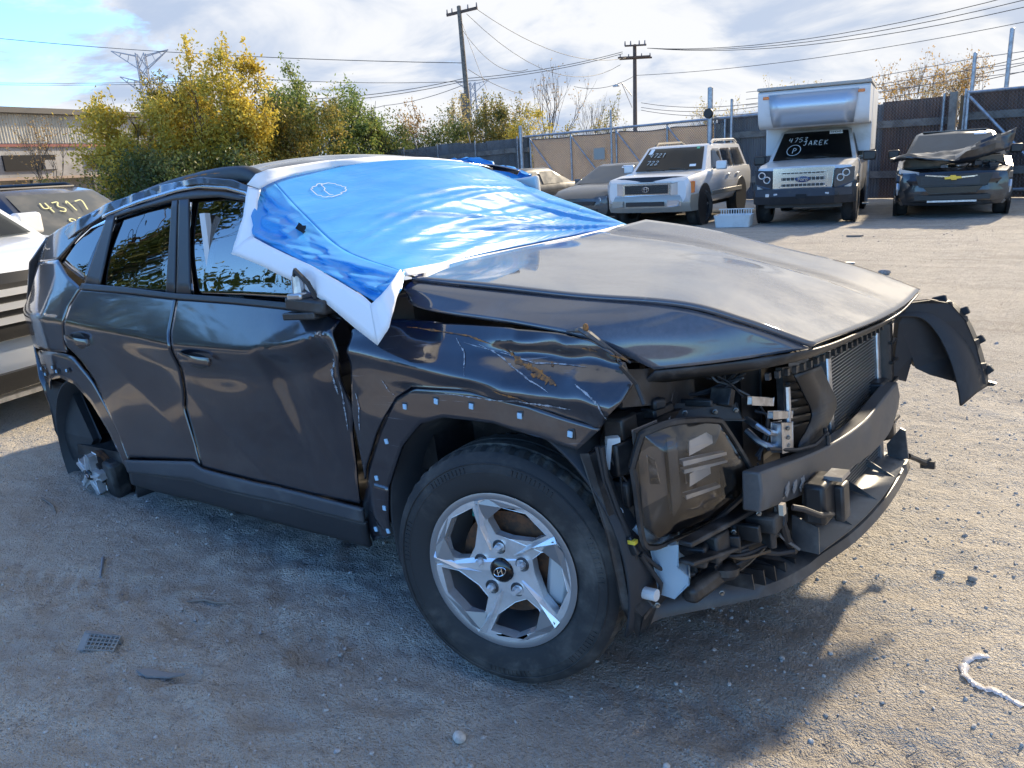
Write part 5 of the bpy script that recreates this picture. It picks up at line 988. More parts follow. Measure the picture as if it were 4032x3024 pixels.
m_lens, b, out = nodes_of('clear_lens'); N.remove(b); g = nn('ShaderNodeBsdfGlossy'); g.inputs['Roughness'].default_value = .03; t = nn('ShaderNodeBsdfTransparent'); t.inputs['Color'].default_value = (.86, .84, .82, 1); fr = nn('ShaderNodeFresnel'); fr.inputs['IOR'].default_value = 1.7
mx = nn('ShaderNodeMixShader'); L.new(fr.outputs[0], mx.inputs[0]); L.new(t.outputs[0], mx.inputs[1]); L.new(g.outputs[0], mx.inputs[2]); L.new(mx.outputs[0], out.inputs[0])
MB().grid(dome(HPs, nrmh, .062, 12, 3.2), True).obj('lens', m_lens, lamp, smooth=80)
MB().tube([tuple(p) for p in HPs] + [tuple(HPs[0])], .009, 6, cap=False).obj('lamp_rim', M_PLAS, lamp)
lf = lambda u_, v_, d: Vector(HP[0]) .lerp(Vector(HP[6]), u_) + Vector((0, 0, v_)) + nrmh * d     # local lamp frame: u along the lamp, v height, d depth
for (u0, u1, v0, v1, mt, nm, dd) in ((.50, .70, .035, .072, M_REFL, 'high_reflector', -.03), (.48, .66, -.050, -.018, M_REFL, 'low_reflector', -.03), (.42, .80, .006, .018, M_REFL, 'light_bar', -.012), (.42, .80, -.014, -.004, M_REFL, 'light_bar', -.010), (.42, .72, -.085, -.074, M_REFL, 'light_bar', -.012), (.08, .28, -.11, .085, M_AMB, 'side_bezel', -.035), (.31, .38, -.13, .095, M_HOUS, 'ribbed_column', -.022)):
    a, b_, c_, d_ = lf(u0, v0, dd), lf(u1, v0 + .035, dd), lf(u1, v1 + .03, dd), lf(u0, v1, dd); MB().prism([a, b_, c_, d_], nrmh * -.03).obj(nm, mt, lamp, smooth=0, bevel=.003)
ra_, rb_ = lf(.12, -.03, .005), lf(.17, .03, .008); MB().prism([lf(.12, -.035, .006), lf(.19, -.035, .006), lf(.17, .025, .006), lf(.12, .035, .006)], nrmh * .006).obj('side_reflex', M_CHROME, lamp, smooth=0, bevel=.002)
far_lamp_block = MB().prism([tuple((p[0] - .05, -p[1] - .02, p[2])) for p in HP], (-.10, -.08, 0)).obj('headlamp', M_PLAS, suv, smooth=0)  # far lamp solid added to stop sun shining through the open front
MB().box((.40, .66, .44), (.34, .34, .36)).obj('far_corner_light_block', M_PLAS, suv, smooth=0, bevel=.02)  # filler mass added to keep sunlight from crossing the far corner
# fender edge tear, upper tie bar, bay structure
MB().prism([(0.343, -0.700, 0.814), (0.558, -0.460, 0.759), (0.568, -0.460, 0.716), (0.459, -0.520, 0.713), (0.345, -0.700, 0.771)], (-.05, .03, 0)).obj('lamp_bracket', M_PLAS, suv, smooth=0, bevel=.006)
MB().prism([(0.450, -0.839, 0.940), (0.450, -0.473, 0.866), (0.450, -0.492, 0.767), (0.450, -0.856, 0.852)], (-.02, 0, 0)).obj('inner_panel', M_PLAS, suv, smooth=0)
MB().bar((.42, -.62, .90), (.58, .0, .865), .10, .05).obj('tie_bar', M_PLAS, suv, bevel=.01); MB().bar((.58, .0, .865), (.50, .62, .875), .10, .05).obj('tie_bar', M_PLAS, suv, bevel=.01)
c0 = Vector([(0.400, -0.482, 0.820)][0]); MB().tube([c0 + Vector((0, 0, .035)), c0 - Vector((0, 0, .045))], .030, 16).obj('fluid_reservoir', M_WHITE, suv)
g0 = Vector([(0.420, -0.624, 0.849)][0]); MB().box(g0, (.02, .05, .03)).obj('green_connector', pm('green_plug', (.02, .30, .07), .5), suv, smooth=0, bevel=.003)
y0_ = Vector([(0.460, -0.368, 0.769)][0]); MB().box(y0_, (.012, .016, .018)).obj('yellow_tag', pm('yellow_plug', (.65, .50, .05), .5), suv, smooth=0, bevel=.002)
MB().tube([y0_ + Vector((0, -.07, .02)), y0_ + Vector((.01, -.04, -.01)), y0_, y0_ + Vector((0, .05, .03))], .006, 6).obj('wiring', M_CABLE, suv)
for a, b_, rr in (((1500, 800, .45), (1600, 850, .45), .01), ((1340, 800, .45), (1395, 875, .50), .007)): pass
MB().tube([(0.480, -0.893, 0.965), (0.500, -0.863, 0.914), (0.520, -0.870, 0.867)], .006, 6).obj('wiring', M_CABLE, suv)
# radiator support: left post, fan shroud ribs
MB().prism([(0.500, -0.285, 0.823), (0.500, -0.153, 0.795), (0.500, -0.189, 0.369), (0.500, -0.316, 0.417)], (-.05, 0, 0)).obj('support_post', M_PLAS, suv, smooth=0, bevel=.006)
MB().prism([(0.600, -0.227, 0.805), (0.600, 0.214, 0.716), (0.600, 0.169, 0.406), (0.600, -0.237, 0.517)], (-.02, 0, 0)).obj('fan_shroud', M_PLAS, suv, smooth=0)
for k_ in range(7):
    pA = Vector([(0.615, -0.233, 0.786)][0]) + Vector((0, 0, -.026 * k_)); pB = Vector([(0.615, 0.143, 0.710)][0]) + Vector((0, 0, -.026 * k_)); MB().bar(pA, pB, .012, .006).obj('shroud_rib', M_PLAS, suv, smooth=0)
MB().box((.30, 0, .56), (.04, 1.1, .66)).obj('bay_backing', M_PLAS, suv, smooth=0)
# condenser core with fins
CZ0, CZ1, CY0, CY1, CXp = .28, .86, .06, .56, .63
cnd = MB().box((CXp - .012, (CY0 + CY1) / 2, (CZ0 + CZ1) / 2), (.014, CY1 - CY0, CZ1 - CZ0)).obj('condenser', pm('condenser_core', (.16, .165, .17), .5, .6), suv, smooth=0)
M_FIN = pm('condenser_fin', (.30, .31, .32), .4, .8); nf = 52; fin_me = MB().box((0, 0, 0), (.012, CY1 - CY0, .0042)).mesh('fin', M_FIN, 0)
for k_ in range(nf):
    o = bpy.data.objects.new('fin', fin_me); COL.objects.link(o); o.parent = cnd; o.location = (CXp, (CY0 + CY1) / 2, CZ0 + (k_ + .5) * (CZ1 - CZ0) / nf)
for s_ in (CY0 - .018, CY1 + .018): MB().box((CXp - .008, s_, (CZ0 + CZ1) / 2), (.05, .034, CZ1 - CZ0 + .03)).obj('end_tank', M_ALU, cnd, bevel=.006)
swp = crom([(0.660, -0.085, 0.779), (0.660, -0.021, 0.706), (0.665, 0.024, 0.635), (0.665, -0.030, 0.598), (0.660, -0.084, 0.569), (0.660, -0.082, 0.494)], 24); Gs = np.array([swp, swp + np.array([-.02, -.16, .01])]); MB().grid(Gs).obj('air_baffle', M_PLAS, suv, smooth=60, solid=.006)
Gs = np.array([[(.64, .59, z), (.67, .63, z), (.66, .70, z - .02)] for z in np.linspace(.33, .84, 12)]); MB().grid(Gs).obj('air_baffle', M_PLAS, suv, smooth=40, solid=.006)
for k_ in range(6): MB().box((.66, .66, .40 + .075 * k_), (.04, .08, .010)).obj('baffle_rib', M_PLAS, suv, smooth=0)
# coolant lines and aluminium block
MB().tube([(0.560, -0.408, 0.700), (0.600, -0.432, 0.690), (0.630, -0.429, 0.673), (0.640, -0.332, 0.636)], .0095, 8).obj('cooling_line', M_ALU, suv); MB().tube([(0.560, -0.413, 0.668), (0.600, -0.424, 0.641), (0.630, -0.420, 0.629), (0.640, -0.338, 0.600)], .0095, 8).obj('cooling_line', M_ALU, suv)
ab = [(0.655, -0.394, 0.689), (0.655, -0.321, 0.672), (0.655, -0.326, 0.592), (0.655, -0.401, 0.608)]; MB().prism(ab, (-.03, 0, 0)).obj('line_block', M_ALU, suv, smooth=0, bevel=.003)
MB().tube([(0.645, -0.316, 0.773), (0.645, -0.319, 0.714), (0.645, -0.325, 0.673)], .009, 8).obj('receiver_tube', M_ALU, suv); MB().prism([(0.630, -0.517, 0.796), (0.630, -0.378, 0.756), (0.630, -0.382, 0.736), (0.630, -0.520, 0.776)], (-.012, 0, 0)).obj('bracket', M_ALU, suv, smooth=0, bevel=.003); MB().prism([(0.650, -0.434, 0.733), (0.650, -0.299, 0.698), (0.650, -0.302, 0.680), (0.650, -0.437, 0.715)], (-.015, 0, 0)).obj('bracket', M_ALU, suv, smooth=0, bevel=.003)
for yy in (925, 948, 962): pass
# bumper beam
BT = crom([(0.672, -0.600, 0.621), (0.698, -0.220, 0.563), (0.717, 0.120, 0.547), (0.720, 0.380, 0.569), (0.710, 0.560, 0.571)], 30); BB = crom([(0.666, -0.600, 0.511), (0.675, -0.250, 0.444), (0.706, 0.140, 0.411), (0.716, 0.400, 0.418), (0.708, 0.570, 0.469)], 30)
M_BEAM = pm('black_beam', (.060, .062, .066), .42, dust=(5, (.16, .155, .15), .45, .95)); bk = np.array([-.050, 0, 0])
secs = [[tuple(a), tuple((a + b_) / 2 + np.array([.006, 0, 0])), tuple(b_), tuple(b_ + bk), tuple(a + bk)] for a, b_ in zip(BT, BB)]
bm = MB().loft(secs).obj('bumper_beam', M_BEAM, suv, smooth=40, bevel=.006)
mk = MB(); 
for k_ in range(9):
    p = Vector(BT[3 + k_ // 3]).lerp(Vector(BB[3 + k_ // 3]), .55 + .07 * (k_ % 3)); mk.box(p + Vector((.007, 0, 0)), (.002, .02 + .01 * random.random(), .012 + .01 * random.random()), Matrix.Rotation(random.random(), 3, 'X'))
mk.obj('scuff_mark', pm('scuffed_grey', (.20, .20, .20), .8), bm, smooth=0)
MB().box(tuple((BT[0] + BB[0]) / 2 + np.array([-.16, .10, 0])), (.14, .09, .11)).obj('crash_box', M_PLAS, suv, bevel=.01); MB().box(tuple((BT[-1] + BB[-1]) / 2 + np.array([-.10, -.03, 0])), (.14, .09, .12)).obj('crash_box', M_PLAS, suv, bevel=.01)
for p_ in ([(0.677, -0.120, 0.596)][0], [(0.697, -0.160, 0.588)][0]): MB().tube([Vector(p_), Vector(p_) + Vector((.0, .0, -.03))], .007, 6).obj('beam_clip', M_PLAS, bm)
MB().tube([(0.690, -0.140, 0.588), (0.679, -0.220, 0.574), (0.662, -0.320, 0.590), (0.640, -0.460, 0.636)], .006, 6).obj('wiring', M_CABLE, suv)
# undertray and air guides
LIP = crom([(0.378, -0.749, 0.225), (0.394, -0.692, 0.225), (0.485, -0.591, 0.225), (0.608, -0.446, 0.225), (0.658, -0.311, 0.225), (0.675, -0.213, 0.225), (0.712, -0.017, 0.225), (0.726, 0.212, 0.225), (0.722, 0.440, 0.225), (0.703, 0.697, 0.225)], 40)
M_TRAY = pm('tray_plastic', (.040, .042, .045), .36, dust=(5, (.20, .19, .175), .42, .9))
IN = np.array([[min(p[0] - .05, .47 + .0 * i), p[1] * .93, .265] for i, p in enumerate(LIP)]); MID = LIP * .6 + IN * .4 + np.array([0, 0, .012])
LIPu = LIP + np.array([.006, 0, -.028]); LIPb = LIP + np.array([-.05, 0, -.03])
MB().grid(np.array([LIPb, LIPu, LIP, MID, IN])).obj('undertray', M_TRAY, suv, smooth=50, solid=.006)
GD = crom([(0.690, -0.262, 0.255), (0.723, -0.052, 0.255), (0.736, 0.163, 0.255), (0.732, 0.379, 0.255), (0.714, 0.632, 0.255)], 20); GB = GD + np.array([-.16, .0, .05]); MB().grid(np.array([GD, (GD + GB) / 2 + np.array([0, 0, -.008]), GB])).obj('lower_air_guide', M_TRAY, suv, smooth=60, solid=.005)
for k_ in (5, 10, 15): MB().prism([tuple(GD[k_]), tuple(GB[k_]), tuple(GB[k_] + np.array([0, 0, .08])), tuple(GD[k_] * .4 + GB[k_] * .6 + np.array([0, 0, .03]))], (0, .005, 0)).obj('guide_fin', M_TRAY, suv, smooth=0)
MB().prism([(0.653, -0.360, 0.409), (0.726, -0.360, 0.381), (0.724, -0.360, 0.300), (0.649, -0.360, 0.305)], (0, .006, 0)).obj('guide_wall', M_TRAY, suv, smooth=0)
MB().prism([(0.654, 0.600, 0.315), (0.704, 0.600, 0.382), (0.720, 0.600, 0.374), (0.728, 0.600, 0.267), (0.660, 0.600, 0.242)], (0, .01, 0)).obj('guide_wall', M_TRAY, suv, smooth=0)
MB().tube([(0.714, 0.660, 0.255), (0.733, 0.700, 0.231), (0.753, 0.740, 0.204), (0.768, 0.760, 0.214)], [.012, .010, .012, .006], 6).obj('broken_bracket', M_PLAS, suv, smooth=0); MB().box([(0.760, 0.750, 0.196)][0], (.05, .02, .03)).obj('broken_bracket', M_PLAS, suv, smooth=0)
# front sensor module
q0 = Vector([(0.720, -0.305, 0.449)][0]); sm_ = MB().box(q0, (.06, .13, .12)).obj('sensor_module', M_PLAS, suv, bevel=.012); MB().box(q0 + Vector((.04, .045, -.02)), (.03, .06, .11)).obj('module_cover', M_PLAS, sm_, bevel=.008); MB().box(q0 + Vector((.035, .03, .062)), (.05, .07, .012)).obj('module_fin', M_ALU, sm_, smooth=0)
MB().tube([(0.760, -0.343, 0.421), (0.760, -0.443, 0.457), (0.740, -0.502, 0.494), (0.720, -0.522, 0.504)], .008, 8).obj('wiring', M_CABLE, suv); MB().box([(0.700, -0.540, 0.503)][0], (.012, .02, .03)).obj('tape_tag', pm('tan_tape', (.42, .36, .28), .8), suv, smooth=0)
MB().tube([(0.660, -0.434, 0.463), (0.660, -0.448, 0.420), (0.660, -0.423, 0.362), (0.640, -0.328, 0.282)], .012, 8).obj('hose', M_CABLE, suv)
# lattice of the lower bumper bracket
for k_ in range(5):
    for j_ in range(4):
        a = Vector([(0.520, -0.639, 0.436)][0]).lerp(Vector([(0.540, -0.249, 0.389)][0]), k_ / 4) + Vector((.0, 0, -.030 * j_)); MB().box(a, (.06, .008, .036), Matrix.Rotation(.5, 3, 'X')).obj('bracket_rib', M_PLAS, suv, smooth=0)
MB().bar([(0.550, -0.795, 0.487)][0], [(0.600, -0.372, 0.458)][0], .04, .014).obj('bumper_bracket', M_PLAS, suv, bevel=.004); MB().bar([(0.540, -0.786, 0.431)][0], [(0.600, -0.304, 0.331)][0], .05, .012).obj('bumper_bracket', M_PLAS, suv, bevel=.004)
for k_ in range(7): p = Vector([(0.560, -0.550, 0.281)][0]).lerp(Vector([(0.600, -0.191, 0.200)][0]), k_ / 6); MB().box(p, (.10, .006, .05), Matrix.Rotation(.2, 3, 'X')).obj('tray_rib', M_PLAS, suv, smooth=0)
MB().box((.42, -.36, .36), (.30, .34, .16)).obj('lower_mount', M_PLAS, suv, bevel=.02)
# washer tank, horn, cables
tk = [(0.445, -0.790, 0.486), (0.495, -0.790, 0.474), (0.523, -0.790, 0.474), (0.523, -0.790, 0.417), (0.549, -0.790, 0.397), (0.547, -0.790, 0.375), (0.500, -0.790, 0.328), (0.460, -0.790, 0.332), (0.450, -0.790, 0.409)]
wt = MB().prism(tk, (-.05, .10, 0)).obj('washer_tank', M_RES, suv, smooth=0, bevel=.005); MB().tube([(0.426, -0.820, 0.527), (0.455, -0.810, 0.496), (0.475, -0.780, 0.464), (0.478, -0.740, 0.442)], .014, 10).obj('tank_pipe', M_RES, wt)
hn = Vector([(0.546, -0.600, 0.326)][0]); hr = MB().lathe([(0, -.02), (.035, -.018), (.046, -.006), (.046, .012), (.03, .02), (0, .022)], 24, Matrix.Translation(hn) @ Matrix.Rotation(R(80), 4, 'X')).obj('horn', M_PLAS, suv, smooth=40); MB().box(hn + Vector((.03, -.012, .005)), (.004, .022, .010), Matrix.Rotation(-.5, 3, 'Z')).obj('horn_sticker', M_WHITE, hr, smooth=0); MB().bar(hn, hn + Vector((-.03, -.15, -.01)), .05, .05).obj('horn_trumpet', M_PLAS, hr, bevel=.015)
MB().tube([(0.400, -0.890, 0.759), (0.396, -0.880, 0.677), (0.413, -0.870, 0.589), (0.434, -0.860, 0.507), (0.436, -0.850, 0.459), (0.422, -0.840, 0.387), (0.422, -0.830, 0.350), (0.445, -0.820, 0.330), (0.466, -0.800, 0.339), (0.472, -0.800, 0.364), (0.447, -0.840, 0.457)], .0065, 8).obj('hose', M_CABLE, suv)
MB().tube([(0.386, -0.890, 0.758), (0.388, -0.880, 0.664), (0.405, -0.870, 0.576), (0.437, -0.860, 0.495)], .006, 8).obj('wiring', M_CABLE, suv)
MB().tube([(0.448, -0.840, 0.463), (0.467, -0.800, 0.411), (0.483, -0.740, 0.364), (0.516, -0.700, 0.355)], .006, 8).obj('wiring', M_CABLE, suv); MB().tube([(0.590, -0.560, 0.353), (0.611, -0.500, 0.349), (0.638, -0.440, 0.323), (0.668, -0.400, 0.319)], .008, 8).obj('wiring', M_CABLE, suv)
cn = Vector([(0.442, -0.865, 0.494)][0]); MB().box(cn, (.018, .016, .05), Matrix.Rotation(-.35, 3, 'Y')).obj('connector', M_TRIMB, suv, bevel=.003); MB().box(cn + Vector((.003, -.003, .012)), (.02, .016, .010)).obj('yellow_tag', bpy.data.materials['yellow_plug'], suv, smooth=0)
w0 = Vector([(0.450, -0.830, 0.347)][0]); MB().tube([w0 - Vector((.02, 0, 0)), w0 + Vector((.025, 0, 0))], .016, 12).obj('pump_cap', M_WHITE, suv)
MB().prism([(0.385, -0.840, 0.762), (0.423, -0.840, 0.768), (0.422, -0.840, 0.756), (0.396, -0.840, 0.746), (0.382, -0.840, 0.680), (0.368, -0.840, 0.678)], (-.02, .02, 0)).obj('white_bracket', M_WHITE, suv, smooth=0); MB().prism([(0.356, -0.850, 0.662), (0.376, -0.850, 0.666), (0.376, -0.850, 0.604), (0.361, -0.850, 0.594)], (-.02, .02, 0)).obj('white_bracket', M_WHITE, suv, smooth=0)
for k_, (a, b_) in enumerate((((1330, 1000, -.80), (1370, 1060, -.80)), ((1325, 1060, -.80), (1372, 1120, -.80)))): pass
for p_, s_ in (([(0.384, -0.800, 0.704)][0], (.07, .06, .09)), ([(0.376, -0.800, 0.608)][0], (.09, .06, .07)), ([(0.378, -0.800, 0.544)][0], (.08, .05, .08)), ([(0.500, -0.660, 0.401)][0], (.08, .09, .06)), ([(0.535, -0.620, 0.410)][0], (.07, .07, .08)), ([(0.468, -0.660, 0.347)][0], (.07, .05, .05)), ([(0.388, -0.780, 0.779)][0], (.06, .08, .06)), ([(0.429, -0.660, 0.791)][0], (.05, .09, .03)), ([(0.455, -0.700, 0.819)][0], (.03, .04, .03)), ([(0.620, -0.460, 0.433)][0], (.09, .10, .05))): MB().box(p_, s_, Matrix.Rotation(random.uniform(-.5, .5), 3, 'Z')).obj('clip_block', M_PLAS, suv, bevel=.008)
# looms, bolts and labels
rw_ = random.Random(4); M_WIRES = [M_CABLE, M_CABLE, M_CABLE, pm('wire_grey', (.12, .12, .12), .5), pm('wire_brown', (.10, .06, .03), .6)]
def loom(pts, n, r0=.0035, jit=.012):
    for k in range(n):
        P_ = [Vector(p) + Vector((rw_.uniform(-jit, jit), rw_.uniform(-jit, jit), rw_.uniform(-jit, jit))) for p in pts]; MB().tube(crom(P_, 22), r0 * rw_.uniform(.7, 1.3), 6).obj('loom_wire', rw_.choice(M_WIRES), suv)
loom([(0.315, -0.660, 0.908), (0.345, -0.620, 0.870), (0.406, -0.560, 0.821), (0.457, -0.500, 0.797), (0.511, -0.440, 0.800), (0.550, -0.400, 0.822)], 4); loom([(0.480, -0.480, 0.855), (0.507, -0.470, 0.828), (0.537, -0.450, 0.813), (0.568, -0.420, 0.778)], 3); loom([(0.360, -0.860, 0.603), (0.395, -0.840, 0.537), (0.430, -0.830, 0.475), (0.457, -0.740, 0.375), (0.504, -0.680, 0.337), (0.563, -0.580, 0.323), (0.620, -0.520, 0.362)], 3); loom([(0.598, -0.460, 0.586), (0.627, -0.480, 0.523), (0.654, -0.460, 0.465), (0.655, -0.440, 0.389), (0.675, -0.400, 0.327)], 3); loom([(0.597, -0.400, 0.734), (0.614, -0.400, 0.702), (0.608, -0.410, 0.644), (0.599, -0.430, 0.596)], 3); loom([(0.500, -0.660, 0.401), (0.536, -0.600, 0.375), (0.584, -0.560, 0.359), (0.630, -0.480, 0.360)], 2); loom([(0.380, -0.840, 0.747), (0.395, -0.830, 0.696), (0.407, -0.820, 0.619), (0.397, -0.830, 0.546)], 3)
M_BOLT = pm('zinc_bolt', (.22, .21, .19), .4, .8)
for p_ in [(0.373, -0.720, 0.788), (0.429, -0.660, 0.784), (0.477, -0.600, 0.767), (0.524, -0.520, 0.750), (0.561, -0.470, 0.743), (0.605, -0.490, 0.550), (0.624, -0.400, 0.752), (0.657, -0.360, 0.666), (0.656, -0.360, 0.639), (0.654, -0.360, 0.616), (0.528, -0.660, 0.417), (0.569, -0.560, 0.424), (0.627, -0.520, 0.471), (0.669, -0.460, 0.501), (0.480, -0.840, 0.325), (0.550, -0.620, 0.268)]: MB().lathe([(0, -.006), (.004, -.006), (.005, 0), (.008, .001)], 6, Matrix.Translation(p_) @ Matrix.Rotation(R(35), 4, 'Z')).obj('bolt', M_BOLT, suv, smooth=20)
for k_, (p_, s_) in enumerate((([(0.486, -0.560, 0.785)][0], (.10, .012, .02)), ([(0.426, -0.600, 0.809)][0], (.05, .03, .04)), ([(0.528, -0.480, 0.781)][0], (.06, .03, .05)), ([(0.335, -0.660, 0.831)][0], (.06, .03, .03)), ([(0.575, -0.540, 0.362)][0], (.05, .03, .03)), ([(0.632, -0.480, 0.402)][0], (.05, .02, .08)), ([(0.606, -0.540, 0.422)][0], (.06, .016, .05)), ([(0.569, -0.580, 0.399)][0], (.05, .016, .05)), ([(0.531, -0.620, 0.355)][0], (.04, .03, .03)))): MB().box(p_, s_, Matrix.Rotation(rw_.uniform(-.7, .7), 3, rw_.choice('XZ'))).obj('plastic_bracket', M_PLAS, suv, bevel=.004)
MB().prism([(0.384, -0.800, 0.712), (0.404, -0.800, 0.718), (0.407, -0.800, 0.700), (0.387, -0.800, 0.694)], (-.004, 0, 0)).obj('part_label', M_WHITE, suv, smooth=0)
for p_ in ([(0.382, -0.845, 0.578)][0], [(0.406, -0.840, 0.572)][0]): 
    mb = MB(); ribbon(mb, [Vector(p_) + Vector((.008 * math.cos(q), -.01, .012 * math.sin(q))) for q in np.linspace(0, 5.5, 12)], .003, (.3, -1, 0)); mb.obj('paint_pen_mark', M_CHALK, suv, smooth=0)
# lower corner of the near wheel liner
LW = [(0.362, -0.900, 0.735), (0.392, -0.900, 0.647), (0.421, -0.890, 0.499), (0.426, -0.880, 0.343), (0.457, -0.870, 0.303), (0.424, -0.860, 0.237), (0.408, -0.890, 0.330), (0.390, -0.900, 0.548), (0.345, -0.900, 0.733)]
MB().prism(LW, (0, .05, 0)).obj('liner_corner', M_PLAS, suv, smooth=0, bevel=.006)
# far front wheel liner hanging out at the right
FL = crom([(0.682, 0.900, 0.805), (0.741, 0.940, 0.804), (0.805, 0.980, 0.787), (0.856, 1.000, 0.714), (0.895, 1.000, 0.613), (0.917, 1.000, 0.512), (0.923, 1.000, 0.453)], 26)
flr = MB().grid(np.array([FL, FL + np.array([-.02, -.12, .0]), FL + np.array([-.05, -.24, -.02])])).obj('far_wheel_liner', M_LINER, suv, smooth=60, solid=.008)
FLi = crom([(0.695, 0.840, 0.779), (0.761, 0.840, 0.745), (0.807, 0.840, 0.674), (0.837, 0.840, 0.566), (0.839, 0.840, 0.502)], 20); FL2 = crom(FL, 20); MB().grid(np.array([FL2, (FL2 + FLi) / 2 + np.array([.015, 0, 0]), FLi])).obj('liner_face', M_LINER, flr, smooth=50, solid=.006)
for k_ in range(3, 18, 3):
    a, b_ = Vector(FL2[k_]), Vector(FLi[k_]); MB().bar(a.lerp(b_, .1) + Vector((.012, -.01, 0)), a.lerp(b_, .85) + Vector((.012, -.01, 0)), .018, .024).obj('liner_rib', M_LINER, flr, smooth=0, bevel=.004)
MB().prism([(0.710, 0.740, 0.826), (0.776, 0.780, 0.826), (0.828, 0.840, 0.805), (0.870, 0.880, 0.732), (0.897, 0.920, 0.630), (0.922, 0.950, 0.473), (0.835, 0.860, 0.504), (0.767, 0.800, 0.542), (0.724, 0.770, 0.574), (0.712, 0.760, 0.608), (0.690, 0.750, 0.527), (0.660, 0.700, 0.551), (0.680, 0.710, 0.754)], (-.02, .03, 0)).obj('liner_inner_box', M_LINER, flr, smooth=0, bevel=.004)
for k_ in (6, 11, 16, 21): MB().box(FL[k_], (.05, .02, .03), Matrix.Rotation(-.2 * k_ / 6, 3, 'Y')).obj('liner_tab', M_LINER, flr, smooth=0, bevel=.004)
MB().prism([(0.911, 1.000, 0.471), (0.951, 1.000, 0.460), (0.942, 1.000, 0.450), (0.914, 1.000, 0.449)], (0, .02, 0)).obj('torn_tab', M_TRIMB, flr, smooth=0)

# ================================================================== BLUE CRASH FILM
def film_mat():
    m, b, out = nodes_of('blue_film'); co = nn('ShaderNodeTexCoord').outputs['Object']
    mp = nn('ShaderNodeMapping'); mp.inputs['Scale'].default_value = (3.2, 1.3, 3.2); L.new(co, mp.inputs['Vector'])
    n1 = noise(mp.outputs[0], 2.4, 6, .55, .8); n2 = noise(co, 24, 5, .6, .3)
    c = mixc(ramp(n1, .35, .7), (.045, .33, .72), (.075, .40, .78))
    setin(b, 'Base Color', c); setin(b, 'Roughness', ma('ADD', ma('MULTIPLY', n2, .2), .30)); setin(b, 'Coat Weight', .3); setin(b, 'Coat Roughness', .13); setin(b, 'Specular IOR Level', .35)
    bn = nn('ShaderNodeBump'); bn.inputs['Strength'].default_value = .28; bn.inputs['Distance'].default_value = .008; mp2 = nn('ShaderNodeMapping'); mp2.inputs['Scale'].default_value = (6, .45, 6); mp2.inputs['Rotation'].default_value = (0, 0, R(12)); L.new(co, mp2.inputs['Vector']); n3 = noise(mp2.outputs[0], 2.0, 3, .5, .6); rdl = ma('SUBTRACT', 1.0, ramp(ma('ABSOLUTE', ma('SUBTRACT', n3, .5)), 0.0, .05)); L.new(ma('ADD', ma('ADD', n1, ma('MULTIPLY', rdl, .40)), ma('MULTIPLY', n2, .10)), bn.inputs['Height']); L.new(bn.outputs[0], b.inputs['Normal'])
    tr = nn('ShaderNodeBsdfTransparent'); tr.inputs['Color'].default_value = (.12, .42, .95, 1); mx = nn('ShaderNodeMixShader'); mx.inputs[0].default_value = .22; L.new(b.outputs[0], mx.inputs[1]); L.new(tr.outputs[0], mx.inputs[2]); L.new(mx.outputs[0], out.inputs[0]); return m
M_FILM = film_mat(); M_TAPE = pm('white_tape', (.78, .79, .81), .5, bump=(9, .25, .004))
wrap = thing('crash_film', 'blue plastic film taped with white strips over the wrecked SUV windshield', 'plastic film'); wrap.rotation_euler = suv.rotation_euler; wrap.location = suv.location
RW = [[(-1.071, -0.670, 1.582), (-1.094, -0.360, 1.619), (-1.026, -0.020, 1.625), (-1.019, 0.330, 1.600), (-1.072, 0.620, 1.547)], [(-0.851, -0.720, 1.438), (-0.883, -0.380, 1.474), (-0.885, 0.000, 1.476), (-0.880, 0.380, 1.452), (-0.842, 0.680, 1.418)], [(-0.618, -0.760, 1.302), (-0.688, -0.400, 1.336), (-0.727, 0.000, 1.346), (-0.727, 0.400, 1.337), (-0.652, 0.720, 1.325)], [(-0.316, -0.790, 1.216), (-0.494, -0.420, 1.207), (-0.578, 0.000, 1.211), (-0.557, 0.420, 1.216), (-0.464, 0.760, 1.225)]]
nu, nv = 110, 80; A = bsurf(RW, nu, nv); Bn = np.gradient(A, axis=0); Cn = np.gradient(A, axis=1); NN = np.cross(Bn, Cn); NN /= np.linalg.norm(NN, axis=2)[..., None]
if NN[..., 2].mean() < 0: NN = -NN
uu, vv = np.meshgrid(np.linspace(0, 1, nu), np.linspace(0, 1, nv)); env = np.sin(np.pi * np.clip(uu, .0, 1)) ** .5 * np.sin(np.pi * np.clip(vv, 0, 1)) ** .5
# tension folds fan out from the far lower corner and the near top corner
an = np.arctan2(1.02 - vv, 1.05 - uu); rd_ = np.hypot(1.02 - vv, 1.05 - uu)
rdg = lambda a_: 1 - 2 * np.abs(a_)
fold = .013 * np.sin(an * 15 + 1.6 * vnoise(an * 4, rd_ * 1.2, 3)) * np.clip(1.15 - rd_, .1, 1) + .011 * rdg(vnoise(an * 18, rd_ * 1.0, 5)) * np.clip(1.3 - rd_, .15, 1) + .007 * vnoise(uu * 1.5, vv * 6 + uu * 1.8, 7) + .006 * rdg(vnoise(uu * 1.6, vv * 14 + uu * 4, 8))
bil = .035 * np.sin(np.pi * uu) * np.sin(np.pi * vv)
A = A + NN * ((fold + bil) * env)[..., None]
MB().grid(A).obj('film_sheet', M_FILM, wrap, smooth=180, solid=.0015)
ridge = A[:, 0]
